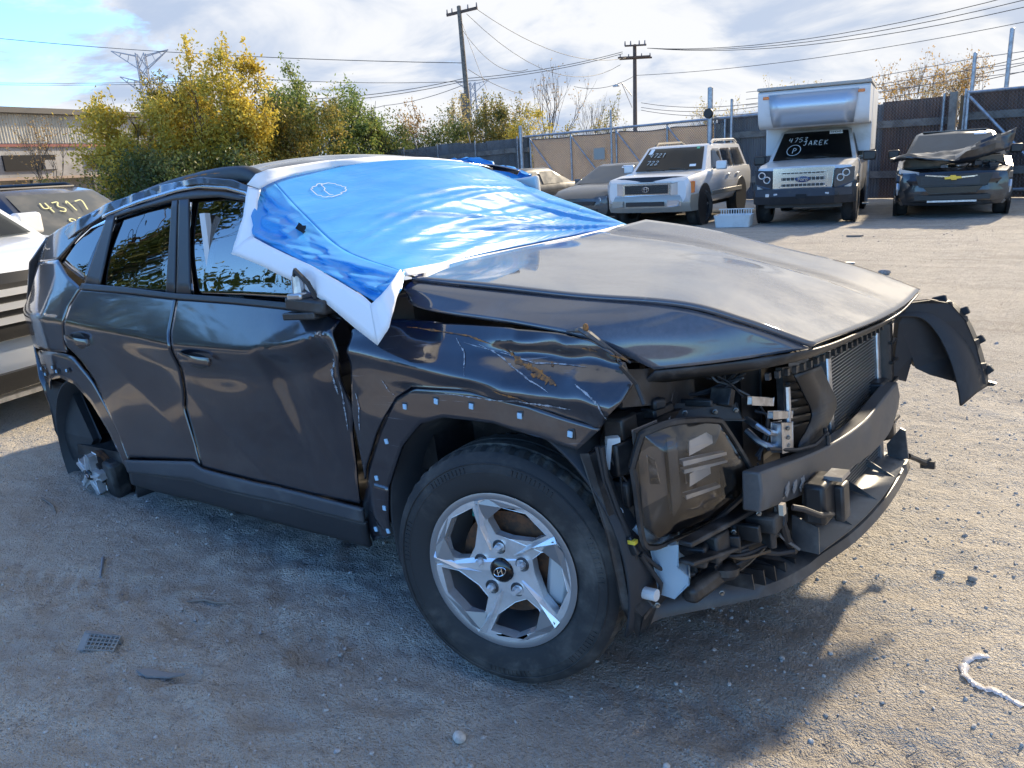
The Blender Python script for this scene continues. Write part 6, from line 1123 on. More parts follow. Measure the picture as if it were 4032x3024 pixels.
# side wing over the pillar
OUT = crom([(-1.021, -0.785, 1.538), (-1.023, -0.840, 1.439), (-1.040, -0.885, 1.341)], 4); 
WO = [(-1.022, -0.790, 1.515), (-0.943, -0.845, 1.400), (-0.822, -0.875, 1.301), (-0.557, -0.905, 1.214), (-0.317, -0.930, 1.128), (-0.282, -0.935, 1.084)]
WOc = resample([(-1.024, -0.770, 1.498), (-0.953, -0.860, 1.371), (-0.750, -0.885, 1.315), (-0.514, -0.900, 1.226), (-0.300, -0.925, 1.144)], 40); rr_ = resample(ridge, 40)
W_ = np.array([rr_ * (1 - t) + WOc * t for t in np.linspace(0, 1, 26)])
for i in range(26):
    t = i / 25
    for j in range(40):
        s = j / 39; e = math.sin(math.pi * t) ** .7
        W_[i, j] += np.array([-.010, -.020, .006]) * e * (1.0 + 1.3 * float(vnoise(s * 9, t * 5, 3)) + 1.0 * float(vnoise(s * 20 + t * 6, t * 7, 4)))
MB().grid(W_, True).obj('film_wing', M_FILM, wrap, smooth=180, solid=.0015)
cor = np.array([W_[k_, -1] for k_ in range(26)]); cb = resample([(-0.311, -0.795, 1.213), (-0.322, -0.720, 1.218), (-0.419, -0.520, 1.209)], 26)
MB().grid(np.array([cor + np.array([0, 0, 0]), cor * .5 + resample([(-0.306, -0.800, 1.214), (-0.273, -0.880, 1.156), (-0.276, -0.925, 1.134)], 26) * .5 + np.array([.012, -.012, .01]), resample([(-0.297, -0.800, 1.216), (-0.248, -0.870, 1.173), (-0.239, -0.925, 1.142)], 26)])).obj('film_corner', M_FILM, wrap, smooth=180, solid=.0015)
def tape(name, a, b_, n=24, lift=.006):
    """strip of tape between two edge polylines (car coords)"""
    A_, B_ = resample(a, n), resample(b_, n); G_ = np.array([A_ * (1 - t) + B_ * t + np.array([.0008, -.0015, .001]) * math.sin(math.pi * t) for t in np.linspace(0, 1, 5)])
    G_ += np.array([0, -1, .6])[None, None] * lift
    for j in range(n): G_[:, j, 1] -= .0025 * float(vnoise(j * .5, len(name), 3))
    return MB().grid(G_).obj(name, M_TAPE, wrap, smooth=60, solid=.0012)
tape('tape_strip', [(-1.075, -0.765, 1.560), (-1.047, -0.825, 1.456), (-1.068, -0.885, 1.332)], [(-1.030, -0.745, 1.542), (-1.017, -0.775, 1.497), (-0.968, -0.850, 1.371), (-0.963, -0.880, 1.311)])
tape('tape_strip', [(-1.070, -0.885, 1.335), (-0.905, -0.895, 1.290), (-0.702, -0.905, 1.219), (-0.547, -0.925, 1.160), (-0.413, -0.940, 1.088), (-0.287, -0.955, 1.023)], [(-0.960, -0.865, 1.385), (-0.774, -0.885, 1.321), (-0.603, -0.895, 1.262), (-0.461, -0.910, 1.208), (-0.322, -0.930, 1.155), (-0.254, -0.940, 1.098)], lift=.009)
tape('tape_strip', [(-0.280, -0.958, 1.021), (-0.229, -0.950, 1.066), (-0.219, -0.940, 1.098), (-0.230, -0.900, 1.144), (-0.282, -0.810, 1.200)], [(-0.309, -0.935, 1.136), (-0.288, -0.935, 1.145), (-0.261, -0.925, 1.163), (-0.259, -0.890, 1.186), (-0.283, -0.820, 1.221)], lift=.012)
tape('tape_strip', [(-1.073, -0.765, 1.564), (-1.055, -0.735, 1.596), (-1.034, -0.700, 1.608), (-1.070, -0.420, 1.634), (-1.084, -0.120, 1.644), (-1.048, 0.140, 1.627), (-1.033, 0.330, 1.604)], [(-1.030, -0.745, 1.542), (-1.026, -0.680, 1.567), (-1.056, -0.570, 1.585), (-1.088, -0.320, 1.610), (-1.042, -0.060, 1.615), (-1.026, 0.200, 1.602), (-1.026, 0.350, 1.588)], lift=.010)
tape('tape_strip', [(-0.293, -0.800, 1.199), (-0.425, -0.450, 1.184), (-0.429, -0.100, 1.189), (-0.428, 0.300, 1.193), (-0.441, 0.700, 1.212)], [(-0.304, -0.800, 1.219), (-0.454, -0.450, 1.208), (-0.448, -0.100, 1.211), (-0.437, 0.300, 1.215), (-0.444, 0.700, 1.227)], lift=.010)
wm = MB()
ribbon(wm, [Vector(A[int(i), int(j)]) for i, j in crom([(14, 10), (12, 14), (13, 19), (19, 22), (22, 18), (21, 12), (14, 10)], 40)], .0035, (.5, -.2, .8), .006); ribbon(wm, [Vector(A[int(i), int(j)]) for i, j in crom([(12, 16), (16, 15), (21, 15)], 14)], .0035, (.5, -.2, .8), .006); wm.obj('pen_mark', M_CHALK, wrap, smooth=0)
hm = MB(); c_ = (rr_[16] * .75 + WOc[16] * .25) + np.array([.0, -.016, .012])
hm.add([c_] + [c_ + np.array([.026 * math.cos(q) * (1 + .35 * math.sin(5 * q)), -.004, .020 * math.sin(q) * (1 + .3 * math.cos(3 * q))]) for q in np.linspace(0, 6.0, 14)], [(0, k_ + 1, (k_ + 1) % 14 + 1) for k_ in range(14)]); hm.obj('torn_hole', M_DARK, wrap, smooth=0)
lw = thing('loose_film', 'loose crumpled blue film flapping at the far roof edge of the wrecked SUV', 'plastic film'); lw.rotation_euler = suv.rotation_euler; lw.location = suv.location
LF = bsurf([[(-1.535, 0.700, 1.660), (-1.438, 0.780, 1.671), (-1.334, 0.840, 1.630), (-1.230, 0.900, 1.594), (-1.147, 0.940, 1.534)], [(-1.489, 0.700, 1.634), (-1.429, 0.800, 1.641), (-1.324, 0.860, 1.600), (-1.236, 0.920, 1.561), (-1.137, 0.960, 1.498)], [(-1.427, 0.700, 1.606), (-1.338, 0.760, 1.582), (-1.236, 0.800, 1.536), (-1.165, 0.840, 1.501), (-1.124, 0.880, 1.477)]], 44, 20)
for i in range(20):
    for j in range(44): LF[i, j] += np.array([.3, 1, .6]) * .020 * float(vnoise(i * .45, j * .35, 9))
MB().grid(LF).obj('film_sheet', M_FILM, lw, smooth=60, solid=.002)


# ================================================================== OTHER VEHICLES (local frame: x forward, front bumper at x=0, y left, z up)
M_VT = pm('vehicle_tyre', (.018, .018, .019), .8, dust=(6, (.10, .09, .08), .45, .8)); M_VG = glassmat('vehicle_glass', (.10, .11, .11), .45, .0); M_VIN = pm('vehicle_interior', (.02, .02, .021), .9)
M_LAMP = pm('lamp_glass', (.50, .53, .56), .10, .55); M_LAMPD = pm('smoked_lamp', (.06, .065, .075), .12, .3); M_AMBER = pm('amber_lens', (.62, .16, .02), .25); M_GRB = pm('grille_black', (.012, .012, .013), .4); M_PAPER = pm('paper_tag', (.75, .75, .73), .7); M_INK = pm('tag_ink', (.03, .03, .035), .8); M_PEN = pm('windshield_pen', (.55, .56, .52), .8); M_PENY = pm('yellow_windshield_pen', (.60, .58, .30), .8)
def vpaint(name, c, dust=(.30, .27, .22), lo=.40, hi=.8, metal=.25, rough=.35, coat=.7): return pm(name, c, rough, metal, coat, .06, dust=(2.2, dust, lo, hi))
def vwheel(root, x, y, rr, w, spokes=5, steer=0.0, mat=None, nm='wheel'):
    sg = 1 if y > 0 else -1; wh = bpy.data.objects.new(nm, None); COL.objects.link(wh); wh.parent = root; wh.location = (x, y - sg * w / 2, rr); wh.rotation_euler = (0, 0, steer)
    h = w / 2; MB().lathe([(rr * .60, h * .9), (rr * .66, h), (rr * .90, h), (rr * .97, h * .8), (rr, h * .5), (rr, -h * .5), (rr * .97, -h * .8), (rr * .90, -h), (rr * .6, -h)], 32).obj('tyre', M_VT, wh, smooth=50)
    rim = MB().lathe([(0, sg * h * .55), (rr * .16, sg * h * .55), (rr * .18, sg * h * .3), (rr * .54, sg * h * .25), (rr * .57, sg * h * .85), (rr * .61, sg * h * .9)], 28).obj('rim', M_GRB if mat is None else mat, wh, smooth=30)
    for k in range(spokes):
        a = 2 * math.pi * k / spokes + .3; MB().bar((rr * .1 * math.cos(a), sg * h * .6, rr * .1 * math.sin(a)), (rr * .57 * math.cos(a), sg * h * .72, rr * .57 * math.sin(a)), rr * .13, h * .2, (0, 1, 0)).obj('spoke', M_ALU, wh, smooth=0)
    return wh
def body(root, name, st, mat, smooth=38):
    """lofted shell. st: (x, half width, z bottom, z shoulder, z top, edge inset)"""
    secs = []
    for (x, w, zb, zs, zt, ins) in st:
        hs = [(w * .55, zb), (w * .90, zb + .02), (w * .985, zb + .14), (w, zb + (zs - zb) * .45), (w * .995, zs - .12), (w * .97, zs - .03), (w - ins, zs + (zt - zs) * .55), (w * .62, zt - (zt - zs) * .12), (w * .3, zt)]
        secs.append([(x, y, z) for y, z in hs] + [(x, -y, z) for y, z in hs[::-1]])
    return MB().loft(secs).obj(name, mat, root, smooth=smooth)
def cabin(root, mat, wb, wr, pts, zb, roofz, gl=None, tint=None, inner=True, nm='cabin'):
    """greenhouse: pts = (x at belt front, x at roof front, x roof rear, x belt rear); wb/wr half widths at belt/roof"""
    xf, xrf, xrr, xb = pts; rc = .04
    B = [(xf, -wb, zb), (xf + .0, wb, zb), (xb, wb * .97, zb + .03), (xb, -wb * .97, zb + .03)]
    def sec(t, e=0):
        f = lambda a, b_: a + (b_ - a) * t
        return [(f(xf, xrf), -f(wb, wr), f(zb, roofz)), (f(xf, xrf) + .07, 0, f(zb, roofz) + .0), (f(xf, xrf), f(wb, wr), f(zb, roofz)), (f((xf * 2 + xb) / 3, (xrf * 2 + xrr) / 3), f(wb, wr) + .01, f(zb, roofz)), (f(xb, xrr), f(wb, wr) * .98, f(zb, roofz)), (f(xb, xrr) - .05, 0, f(zb, roofz)), (f(xb, xrr), -f(wb, wr) * .98, f(zb, roofz)), (f((xf * 2 + xb) / 3, (xrf * 2 + xrr) / 3), -f(wb, wr) - .01, f(zb, roofz))]
    top = [(a[0] * .96 + (xrf + xrr) / 2 * .04 - (0.10 if a[0] > (xrf + xrr) / 2 else -.05), a[1] * .86, roofz + rc) for a in sec(1)]
    cab = MB().loft([sec(0), sec(.5), sec(1), top]).obj(nm, mat, root, smooth=45)
    P = lambda x, y, z: (x, y, z)
    def wsp(u_, v_, lift=.012):                     # windshield point, u -1..1 across (left +), v 0..1 up
        x = xf + (xrf - xf) * v_ + .07 * (1 - u_ * u_); w = (wb + (wr - wb) * v_); return Vector((x + lift, u_ * w * .94, zb + (roofz - zb) * v_ + lift * .8))
    G_ = np.array([[wsp(u_, v_) for u_ in np.linspace(-.97, .97, 11)] for v_ in np.linspace(.05, .95, 6)])
    ws = MB().grid(G_).obj('windshield', gl or M_VG, cab, smooth=60)
    return cab, ws, wsp
def sideglass(cab, segs, zb, roofz, wb, wr, lift=.014, gl=None):
    for (xa0, xa1, xb1, xb0) in segs:      # bottom-front, top-front, top-rear, bottom-rear
        for sg in (-1, 1):
            w0 = wb + .004; f = lambda t: (wb + (wr - wb) * t) * .995 + .012
            q = [(xa0, sg * f(.10), zb + (roofz - zb) * .10), (xa1, sg * f(.86), zb + (roofz - zb) * .86), (xb1, sg * f(.86), zb + (roofz - zb) * .86), (xb0, sg * f(.10), zb + (roofz - zb) * .10)]
            MB().add([Vector(p) + Vector((0, sg * lift, 0)) for p in q], [(0, 1, 2, 3) if sg < 0 else (3, 2, 1, 0)]).obj('side_window', gl or M_VG, cab, smooth=0)
def arch(root, x, y, rr, z):
    sg = 1 if y > 0 else -1; MB().lathe([(0, 0), (rr, 0), (rr * 1.0, -sg * .05)], 28, Matrix.Translation((x, y + sg * .012, z))).obj('wheel_arch', M_GRB, root, smooth=0)
def poly_front(root, name, pts, mat, th=.02, bevel=.004, parent=None):
    return MB().prism([tuple(p) for p in pts], (th, 0, 0)).obj(name, mat, parent or root, smooth=0, bevel=bevel)
def rect(x, y0, y1, z0, z1): return [(x, y0, z0), (x, y1, z0), (x, y1, z1), (x, y0, z1)]
def mirror(root, x, y, z, mat, s=1.0):
    sg = 1 if y > 0 else -1; m_ = MB().box((x, y + sg * .13 * s, z), (.10 * s, .22 * s, .17 * s)).obj('side_mirror', mat, root, bevel=.03); MB().bar((x, y - sg * .04, z - .06), (x, y + sg * .05, z - .04), .05, .04).obj('mirror_arm', M_GRB, m_, smooth=0)
def wipers(cab, wsp):
    for u0, u1 in ((-.05, -.62), (.60, .06)): MB().tube([wsp(u0, .02, .03), wsp((u0 + u1) / 2, .08, .035), wsp(u1, .10, .03)], .010, 5).obj('wiper', M_GRB, cab)
def write_ws(ws_parent, wsp, text, u0, v0, size, mat, w=.014, nm='windshield_writing'):
    o_ = wsp(u0, v0, .02); ux = wsp(u0 + .01, v0, .02) - o_; uy = wsp(u0, v0 + .01, .02) - o_; n_ = ux.cross(uy); mb = MB(); handwrite(mb, text, o_, ux, uy, n_, size, w, .004); return mb.obj(nm, mat, ws_parent, smooth=0)
def ring_ws(ws_parent, wsp, u0, v0, ru, rv, mat, w=.014):
    mb = MB(); P_ = [wsp(u0 + ru * math.cos(q), v0 + rv * math.sin(q), .02) for q in np.linspace(0, 6.3, 26)]; ribbon(mb, P_, w, (P_[6] - P_[0]).cross(P_[12] - P_[0]), .004); return mb.obj('windshield_writing', mat, ws_parent, smooth=0)
def tagpaper(cab, wsp, u0, u1, v0, v1, text=None, sz=.07, mat=None):
    q = [wsp(u0, v0, .018), wsp(u1, v0, .018), wsp(u1, v1, .018), wsp(u0, v1, .018)]; t_ = MB().add(q, [(0, 1, 2, 3)]).obj('paper_tag', mat or M_PAPER, cab, smooth=0)
    if text: c_ = (q[0] + q[2]) / 2; ux = (q[1] - q[0]); uy = q[3] - q[0]; n_ = ux.cross(uy).normalized(); text_mesh(text, sz, M_INK, 'tag_number', cab, frame_mat(c_ + n_ * .004, ux, uy))
def place(root, P, az, sc=1.0): root.location = P; root.rotation_euler = (0, 0, az); root.scale = (sc, sc, sc)

# ---------------------------------------------------------------- white pickup with camper
W_ = vpaint('white_truck_paint', (.58, .58, .57), lo=.45, hi=.85)
t = thing('pickup_truck', 'white pickup truck with steel bumper carrying a slide in camper', 'truck')
body(t, 'front_body', [(-.06, .90, .62, 1.08, 1.12, .05), (-.10, .93, .55, 1.14, 1.18, .05), (-.5, .96, .45, 1.17, 1.24, .05), (-1.3, .98, .42, 1.20, 1.29, .06), (-1.55, .98, .42, 1.22, 1.31, .06)], W_)
body(t, 'rear_body', [(-1.56, .98, .42, 1.22, 1.28, .04), (-3.6, .98, .42, 1.22, 1.26, .04), (-5.6, .98, .5, 1.22, 1.26, .04)], W_)
cab, ws, wsp = cabin(t, W_, .90, .72, (-1.42, -2.10, -3.5, -3.7), 1.24, 1.88); sideglass(cab, ((-1.9, -2.28, -2.75, -2.75), (-2.85, -2.85, -3.40, -3.55)), 1.24, 1.88, .90, .72)
wipers(cab, wsp); write_ws(cab, wsp, '4753', -.72, .62, .13, M_PEN, .012); write_ws(cab, wsp, 'JAREK', -.28, .50, .13, M_PEN, .012); ring_ws(cab, wsp, -.50, .36, .18, .17, M_PEN, .012); write_ws(cab, wsp, 'P', -.54, .26, .15, M_PEN, .012); tagpaper(cab, wsp, .42, .80, .84, .95, '65643454', .075)
gr = poly_front(t, 'grille', rect(-.04, -.56, .56, .72, 1.13), M_CHROME, .06, .02); poly_front(t, 'grille_field', rect(.022, -.46, .46, .775, 1.07), M_GRB, .004, 0, gr)
for z0, z1 in ((.985, 1.035), (.86, .905)): poly_front(t, 'grille_bar', rect(.026, -.43, .43, z0 - .02, z1), M_CHROME, .03, .01, gr)
for z0, z1 in ((1.06, 1.072), (.775, .79)): poly_front(t, 'grille_bar', rect(.026, -.44, .44, z0, z1), M_CHROME, .02, .004, gr)
for sg in (-1, 1): poly_front(t, 'grille_side_bar', rect(.026, sg * .44 - .02, sg * .44 + .02, .79, 1.06), M_CHROME, .025, .006, gr)
for k in range(11): poly_front(t, 'mesh_bar', rect(.027, -.40 + .08 * k - .004, -.40 + .08 * k + .004, .78, 1.06), M_ALU, .004, 0, gr)
el = MB().lathe([(0, 0), (.135, 0), (.14, .012), (.12, .02), (0, .022)], 32, Matrix.Translation((.05, 0, .925)) @ Matrix.Rotation(R(-90), 4, 'Z') @ Matrix.Diagonal((1, 1, .42, 1))).obj('emblem', pm('emblem_blue', (.015, .035, .11), .2), gr); text_mesh('Ford', .10, M_CHROME, 'emblem_text', gr, frame_mat((.075, 0, .925), (0, 1, 0), (0, 0, 1)))
for sg in (-1, 1):
    hl_ = poly_front(t, 'headlight', [(-.05, sg * .60, .74), (-.05, sg * .60, 1.10), (-.12, sg * .94, 1.12), (-.12, sg * .94, .84), (-.05, sg * .72, .74)] if sg > 0 else [(-.05, sg * .60, .74), (-.05, sg * .72, .74), (-.12, sg * .94, .84), (-.12, sg * .94, 1.12), (-.05, sg * .60, 1.10)], M_LAMPD, .06, .01)
    for yy, zz in ((.70, .93), (.80, 1.02)): MB().lathe([(.05, 0), (.062, -.012), (.074, 0)], 24, Matrix.Translation((.022, sg * yy, zz)) @ Matrix.Rotation(R(90), 4, 'Z')).obj('lamp_ring', M_LAMP, hl_); 
bp = MB().loft([[(x + a, y, z) for a, z in ((-.30, .78), (.04, .74), (.10, .60), (.0, .44), (-.30, .46))] for x, y in ((-.30, -1.0), (-.10, -.93), (.10, -.62), (.14, 0), (.10, .62), (-.10, .93), (-.30, 1.0))]).obj('steel_bumper', pm('black_steel', (.022, .023, .026), .5, dust=(5, (.09, .085, .08), .5, .9)), t, smooth=20)
MB().box((.235, 0, .60), (.03, .20, .09)).obj('winch_opening', M_DARK, bp, smooth=0)
for yy in (-.66, -.50, .48, .66): MB().box((.17, yy, .63), (.05, .075, .07)).obj('shackle_mount', M_ALU if abs(yy) < .6 or yy < 0 else M_GRB, bp, bevel=.01)
for sg in (-1, 1): poly_front(t, 'bumper_wing', [(-.16, sg * .70, .78), (-.16, sg * .98, .74), (-.16, sg * 1.0, .86), (-.16, sg * .80, .88)], bp.data.materials[0], .08, .01)
for sg in (-1, 1): mirror(t, -1.75, sg * .98, 1.30, M_GRB, 1.15); vwheel(t, -.95, sg * 1.0, .42, .29, 6, -.02, M_GRB); vwheel(t, -4.5, sg * 1.0, .42, .29, 6); arch(t, -.95, sg * .972, .50, .46); arch(t, -4.5, sg * .972, .50, .46)
MB().box((-2.5, 0, .42), (4.8, 1.5, .12)).obj('underbody', M_GRB, t, smooth=0)
place(t, (-4.10, 13.15, .0), R(-77), .95)
# camper: separate thing sitting in the truck bed
M_CAMP = pm('camper_white', (.60, .61, .62), .45, dust=(1.6, (.40, .37, .32), .5, .9)); M_CAMPG = pm('camper_silver', (.40, .43, .47), .30, .5)
c = thing('truck_camper', 'white camper with silver overcab nose sitting on the pickup truck', 'camper')
def rbx(y, x0=0): return [(x, y, z) for x, z in ((-.55, 2.02), (-.42, 1.96), (-.25, 1.98), (-.12, 2.07), (-.02, 2.26), (.02, 2.68), (-.02, 2.72), (-2.3, 2.74), (-2.3, 1.92))]
nose = MB().loft([rbx(-1.10), rbx(-1.0), rbx(1.0), rbx(1.10)]).obj('overcab_nose', M_CAMP, c, smooth=30)
Gc = np.array([[(x + .012, y * (1.0 - .30 * (t_ if t_ > .5 else t_)), z) for y in np.linspace(-.86, .86, 8)] for t_, (x, z) in zip((1, .85, .6, .3, 0), ((-.40, 1.972), (-.22, 1.995), (-.10, 2.09), (.0, 2.28), (.02, 2.64)))]); Gc[:, :, 1] = np.array([[y for y in np.linspace(-w_, w_, 8)] for w_ in (.78, .80, .82, .84, .88)])
MB().grid(Gc).obj('silver_panel', M_CAMPG, nose, smooth=60, solid=.008)
MB().box((-1.15, 0, 2.765), (2.4, 2.24, .07)).obj('roof_cap', pm('camper_roof', (.35, .33, .30), .8), c, bevel=.02)
MB().box((-2.6, 0, 2.06), (2.6, 2.22, 1.34)).obj('camper_body', M_CAMP, c, bevel=.02); MB().box((-3.5, 0, 1.55), (2.2, 1.9, .6)).obj('lower_body', M_CAMP, c, smooth=0)
for sg in (-1, 1):
    MB().box((-1.85, sg * 1.02, 1.74), (.9, .18, .62)).obj('wing_panel', M_CAMP, c, bevel=.01); l_ = MB().box((.02, sg * .93, 2.59), (.03, .13, .06)).obj('marker_light', M_AMBER, nose, bevel=.01); MB().box((.0, sg * .93, 2.63), (.03, .17, .05)).obj('light_hood', M_CAMP, nose, smooth=0)
    for zz in (1.62, 1.86): MB().box((-1.39, sg * 1.02, zz), (.008, .17, .012)).obj('seam', M_GRB, c, smooth=0)
jk = MB().tube([(-1.9, 1.06, 1.5), (-1.9, 1.06, .25)], .035, 8).obj('jack_leg', M_GALV, c); MB().box((-1.9, 1.06, .22), (.16, .14, .03)).obj('jack_foot', M_GALV, jk, smooth=0); jk2 = MB().tube([(-1.9, -1.06, 1.5), (-1.9, -1.06, .25)], .035, 8).obj('jack_leg', M_GALV, c)
hd_ = Vector((math.cos(R(-77)), math.sin(R(-77)), 0)); place(c, Vector((-4.10, 13.15, .0)) - hd_ * 1.05, R(-77), .95)

# ---------------------------------------------------------------- silver white full-size SUV
LCp = vpaint('pearl_white_paint', (.60, .61, .62), lo=.58, hi=1.1, dust=(.36, .34, .31)); M_TAN = pm('champagne_bumper', (.30, .285, .25), .35, .3, .4)
t = thing('parked_suv', 'pearl white boxy SUV with roof rails and black hood guard left of the camper truck', 'car')
body(t, 'body', [(-.05, .86, .52, .98, 1.0, .04), (-.12, .92, .46, 1.04, 1.06, .05), (-.7, .955, .44, 1.08, 1.13, .07), (-1.3, .965, .44, 1.12, 1.18, .07), (-3.2, .965, .44, 1.14, 1.2, .05), (-4.7, .955, .48, 1.14, 1.2, .05), (-4.85, .90, .55, 1.1, 1.15, .05)], LCp)
cab, ws, wsp = cabin(t, LCp, .86, .70, (-1.30, -1.95, -4.5, -4.75), 1.15, 1.68); sideglass(cab, ((-1.78, -2.12, -2.62, -2.62), (-2.72, -2.72, -3.42, -3.45), (-3.55, -3.55, -4.25, -4.42)), 1.15, 1.68, .86, .70, gl=glassmat('dusty_tan_glass', (.30, .27, .22)))
wipers(cab, wsp); write_ws(cab, wsp, '4721', -.78, .58, .13, M_PEN, .013); write_ws(cab, wsp, '722', -.74, .28, .13, M_PEN, .013); tagpaper(cab, wsp, -.88, -.74, .72, .93); tagpaper(cab, wsp, .74, .84, .86, .95, mat=pm('green_sticker', (.12, .42, .22), .6)); tagpaper(cab, wsp, .62, .80, .16, .25)
MB().loft([[(x, y, z), (x + .05, y, z - .10), (x - .02, y, z - .11), (x - .06, y, z - .02)] for x, y, z in ((-.30, -.86, 1.06), (-.14, -.6, 1.085), (-.08, 0, 1.09), (-.14, .6, 1.085), (-.30, .86, 1.06))]).obj('hood_guard', M_GRB, t, smooth=30)
gr = poly_front(t, 'grille', rect(-.07, -.52, .52, .72, .95), M_CHROME, .06, .03); poly_front(t, 'grille_field', rect(-.008, -.48, .48, .745, .925), M_GRB, .006, .02, gr)
for k in range(4): poly_front(t, 'grille_bar', rect(-.001, -.47, .47, .77 + .04 * k, .785 + .04 * k), M_GRB, .012, 0, gr)
mb = MB(); 
for a_, b_ in ((.075, .050), (.030, .048), ): mb.tube([(.03, a_ * math.cos(q), .835 + b_ * math.sin(q)) for q in np.linspace(0, 6.283, 25)], .008, 6, cap=False)
mb.tube([(.03, .052 * math.cos(q), .862 + .02 * math.sin(q)) for q in np.linspace(0, 6.283, 25)], .007, 6, cap=False); mb.obj('emblem', M_CHROME, gr)
for sg in (-1, 1):
    pts = [(-.08, sg * .54, .72), (-.08, sg * .54, .95), (-.14, sg * .82, .97), (-.14, sg * .82, .73)]; poly_front(t, 'headlight', pts if sg > 0 else pts[::-1], M_LAMP, .06, .015)
    pts = [(-.20, sg * .83, .735), (-.20, sg * .83, .97), (-.28, sg * .96, .95), (-.28, sg * .96, .75)]; poly_front(t, 'turn_signal', pts if sg > 0 else pts[::-1], M_AMBER if sg > 0 else M_LAMP, .08, .015)
    mirror(t, -1.72, sg * .95, 1.24, LCp, 1.1); vwheel(t, -.98, sg * .965, .39, .27, 5, -.22); vwheel(t, -3.83, sg * .965, .39, .27, 5); arch(t, -.98, sg * .955, .46, .44); arch(t, -3.83, sg * .955, .46, .46)
    rl = MB().tube([(-2.3, sg * .66, 1.72), (-2.45, sg * .66, 1.79), (-4.1, sg * .66, 1.80), (-4.35, sg * .66, 1.73)], .028, 8).obj('roof_rail', M_ALU if sg > 0 else M_GRB, t)
bp = MB().loft([[(x + a, y, z) for a, z in ((-.25, .70), (.02, .70), (.06, .60), (.05, .46), (-.02, .36), (-.25, .38))] for x, y in ((-.50, -.96), (-.20, -.92), (-.02, -.65), (.02, 0), (-.02, .65), (-.20, .92), (-.50, .96))]).obj('bumper', M_TAN, t, smooth=30)
poly_front(t, 'lower_intake', rect(.02, -.42, .42, .50, .58), M_GRB, .07, .02, bp)
for sg in (-1, 1): poly_front(t, 'fog_lamp', rect(-.02, sg * .62 - .11, sg * .62 + .11, .49, .59), M_LAMP if sg > 0 else M_TAN, .08, .02, bp)
for sg in (-1, 1): MB().box((-2.6, sg * .975, .66), (2.4, .02, .10)).obj('side_moulding', M_TAN, t, bevel=.008)
for x in (-2.7, -3.45): MB().box((x, .985, 1.02), (.20, .03, .035)).obj('door_handle', LCp, t, bevel=.01)
MB().box((-2.5, 0, .42), (4.4, 1.5, .12)).obj('underbody', M_GRB, t, smooth=0)
place(t, (-6.95, 12.15, 0), R(-82), .97)

# ---------------------------------------------------------------- dusty grey sedan
KP = vpaint('dusty_grey_paint', (.060, .059, .058), lo=.42, hi=.95, dust=(.19, .175, .155)); M_DG = pm('dusty_glass', (.06, .065, .065), .30, dust=(3, (.15, .145, .135), .40, .95))
def sedan(label, name='parked_sedan', tagt=None):
    t = thing(name, label, 'car')
    body(t, 'body', [(-.02, .62, .30, .60, .66, .05), (-.10, .78, .22, .68, .74, .06), (-.4, .87, .20, .78, .86, .08), (-1.0, .89, .20, .86, .95, .09), (-1.35, .895, .20, .90, .98, .07), (-3.2, .895, .20, .93, .99, .05), (-4.3, .86, .24, .93, .99, .07), (-4.6, .74, .34, .88, .94, .07)], KP)
    cab, ws, wsp = cabin(t, KP, .80, .58, (-1.12, -2.0, -3.2, -4.05), .93, 1.36, gl=M_DG); sideglass(cab, ((-1.75, -2.15, -2.6, -2.6), (-2.7, -2.7, -3.25, -3.6)), .93, 1.36, .80, .58, gl=M_DG)
    tagpaper(cab, wsp, .40, .88, .80, .94, tagt, .06)
    poly_front(t, 'grille', [(-.06, -.45, .50), (-.06, .45, .50), (-.06, .50, .58), (-.06, -.50, .58)], M_GRB, .07, .01); poly_front(t, 'lower_intake', rect(-.05, -.55, .55, .26, .40), M_GRB, .06, .01)
    for sg in (-1, 1):
        pts = [(-.12, sg * .48, .56), (-.12, sg * .50, .64), (-.36, sg * .86, .75), (-.36, sg * .86, .66), (-.20, sg * .72, .57)]; hl_ = poly_front(t, 'headlight', pts if sg > 0 else pts[::-1], M_LAMPD, .09, .01)
        for yy, zz, xx in ((.60, .62, -.02), (.72, .655, -.10)): MB().lathe([(0, 0), (.035, -.01), (.045, 0)], 16, Matrix.Translation((xx - .02, sg * yy, zz)) @ Matrix.Rotation(R(90), 4, 'Z')).obj('lamp_lens', M_LAMP, hl_)
        mirror(t, -1.62, sg * .86, 1.0, KP, .85); vwheel(t, -.92, sg * .89, .32, .21, 10, -.25, M_GRB); vwheel(t, -3.62, sg * .89, .32, .21, 10, 0, M_GRB); arch(t, -.92, sg * .885, .37, .34); arch(t, -3.62, sg * .885, .37, .34)
    return t
place(sedan('dusty grey sedan parked between the blue film and the boxy white SUV', tagt='81329362'), (-9.05, 12.7, 0), R(-88), .96)
place(sedan('dusty sedan at the left end of the gate, mostly hidden by the blue film', tagt='64790119'), (-12.1, 11.75, 0), R(-94), .96)

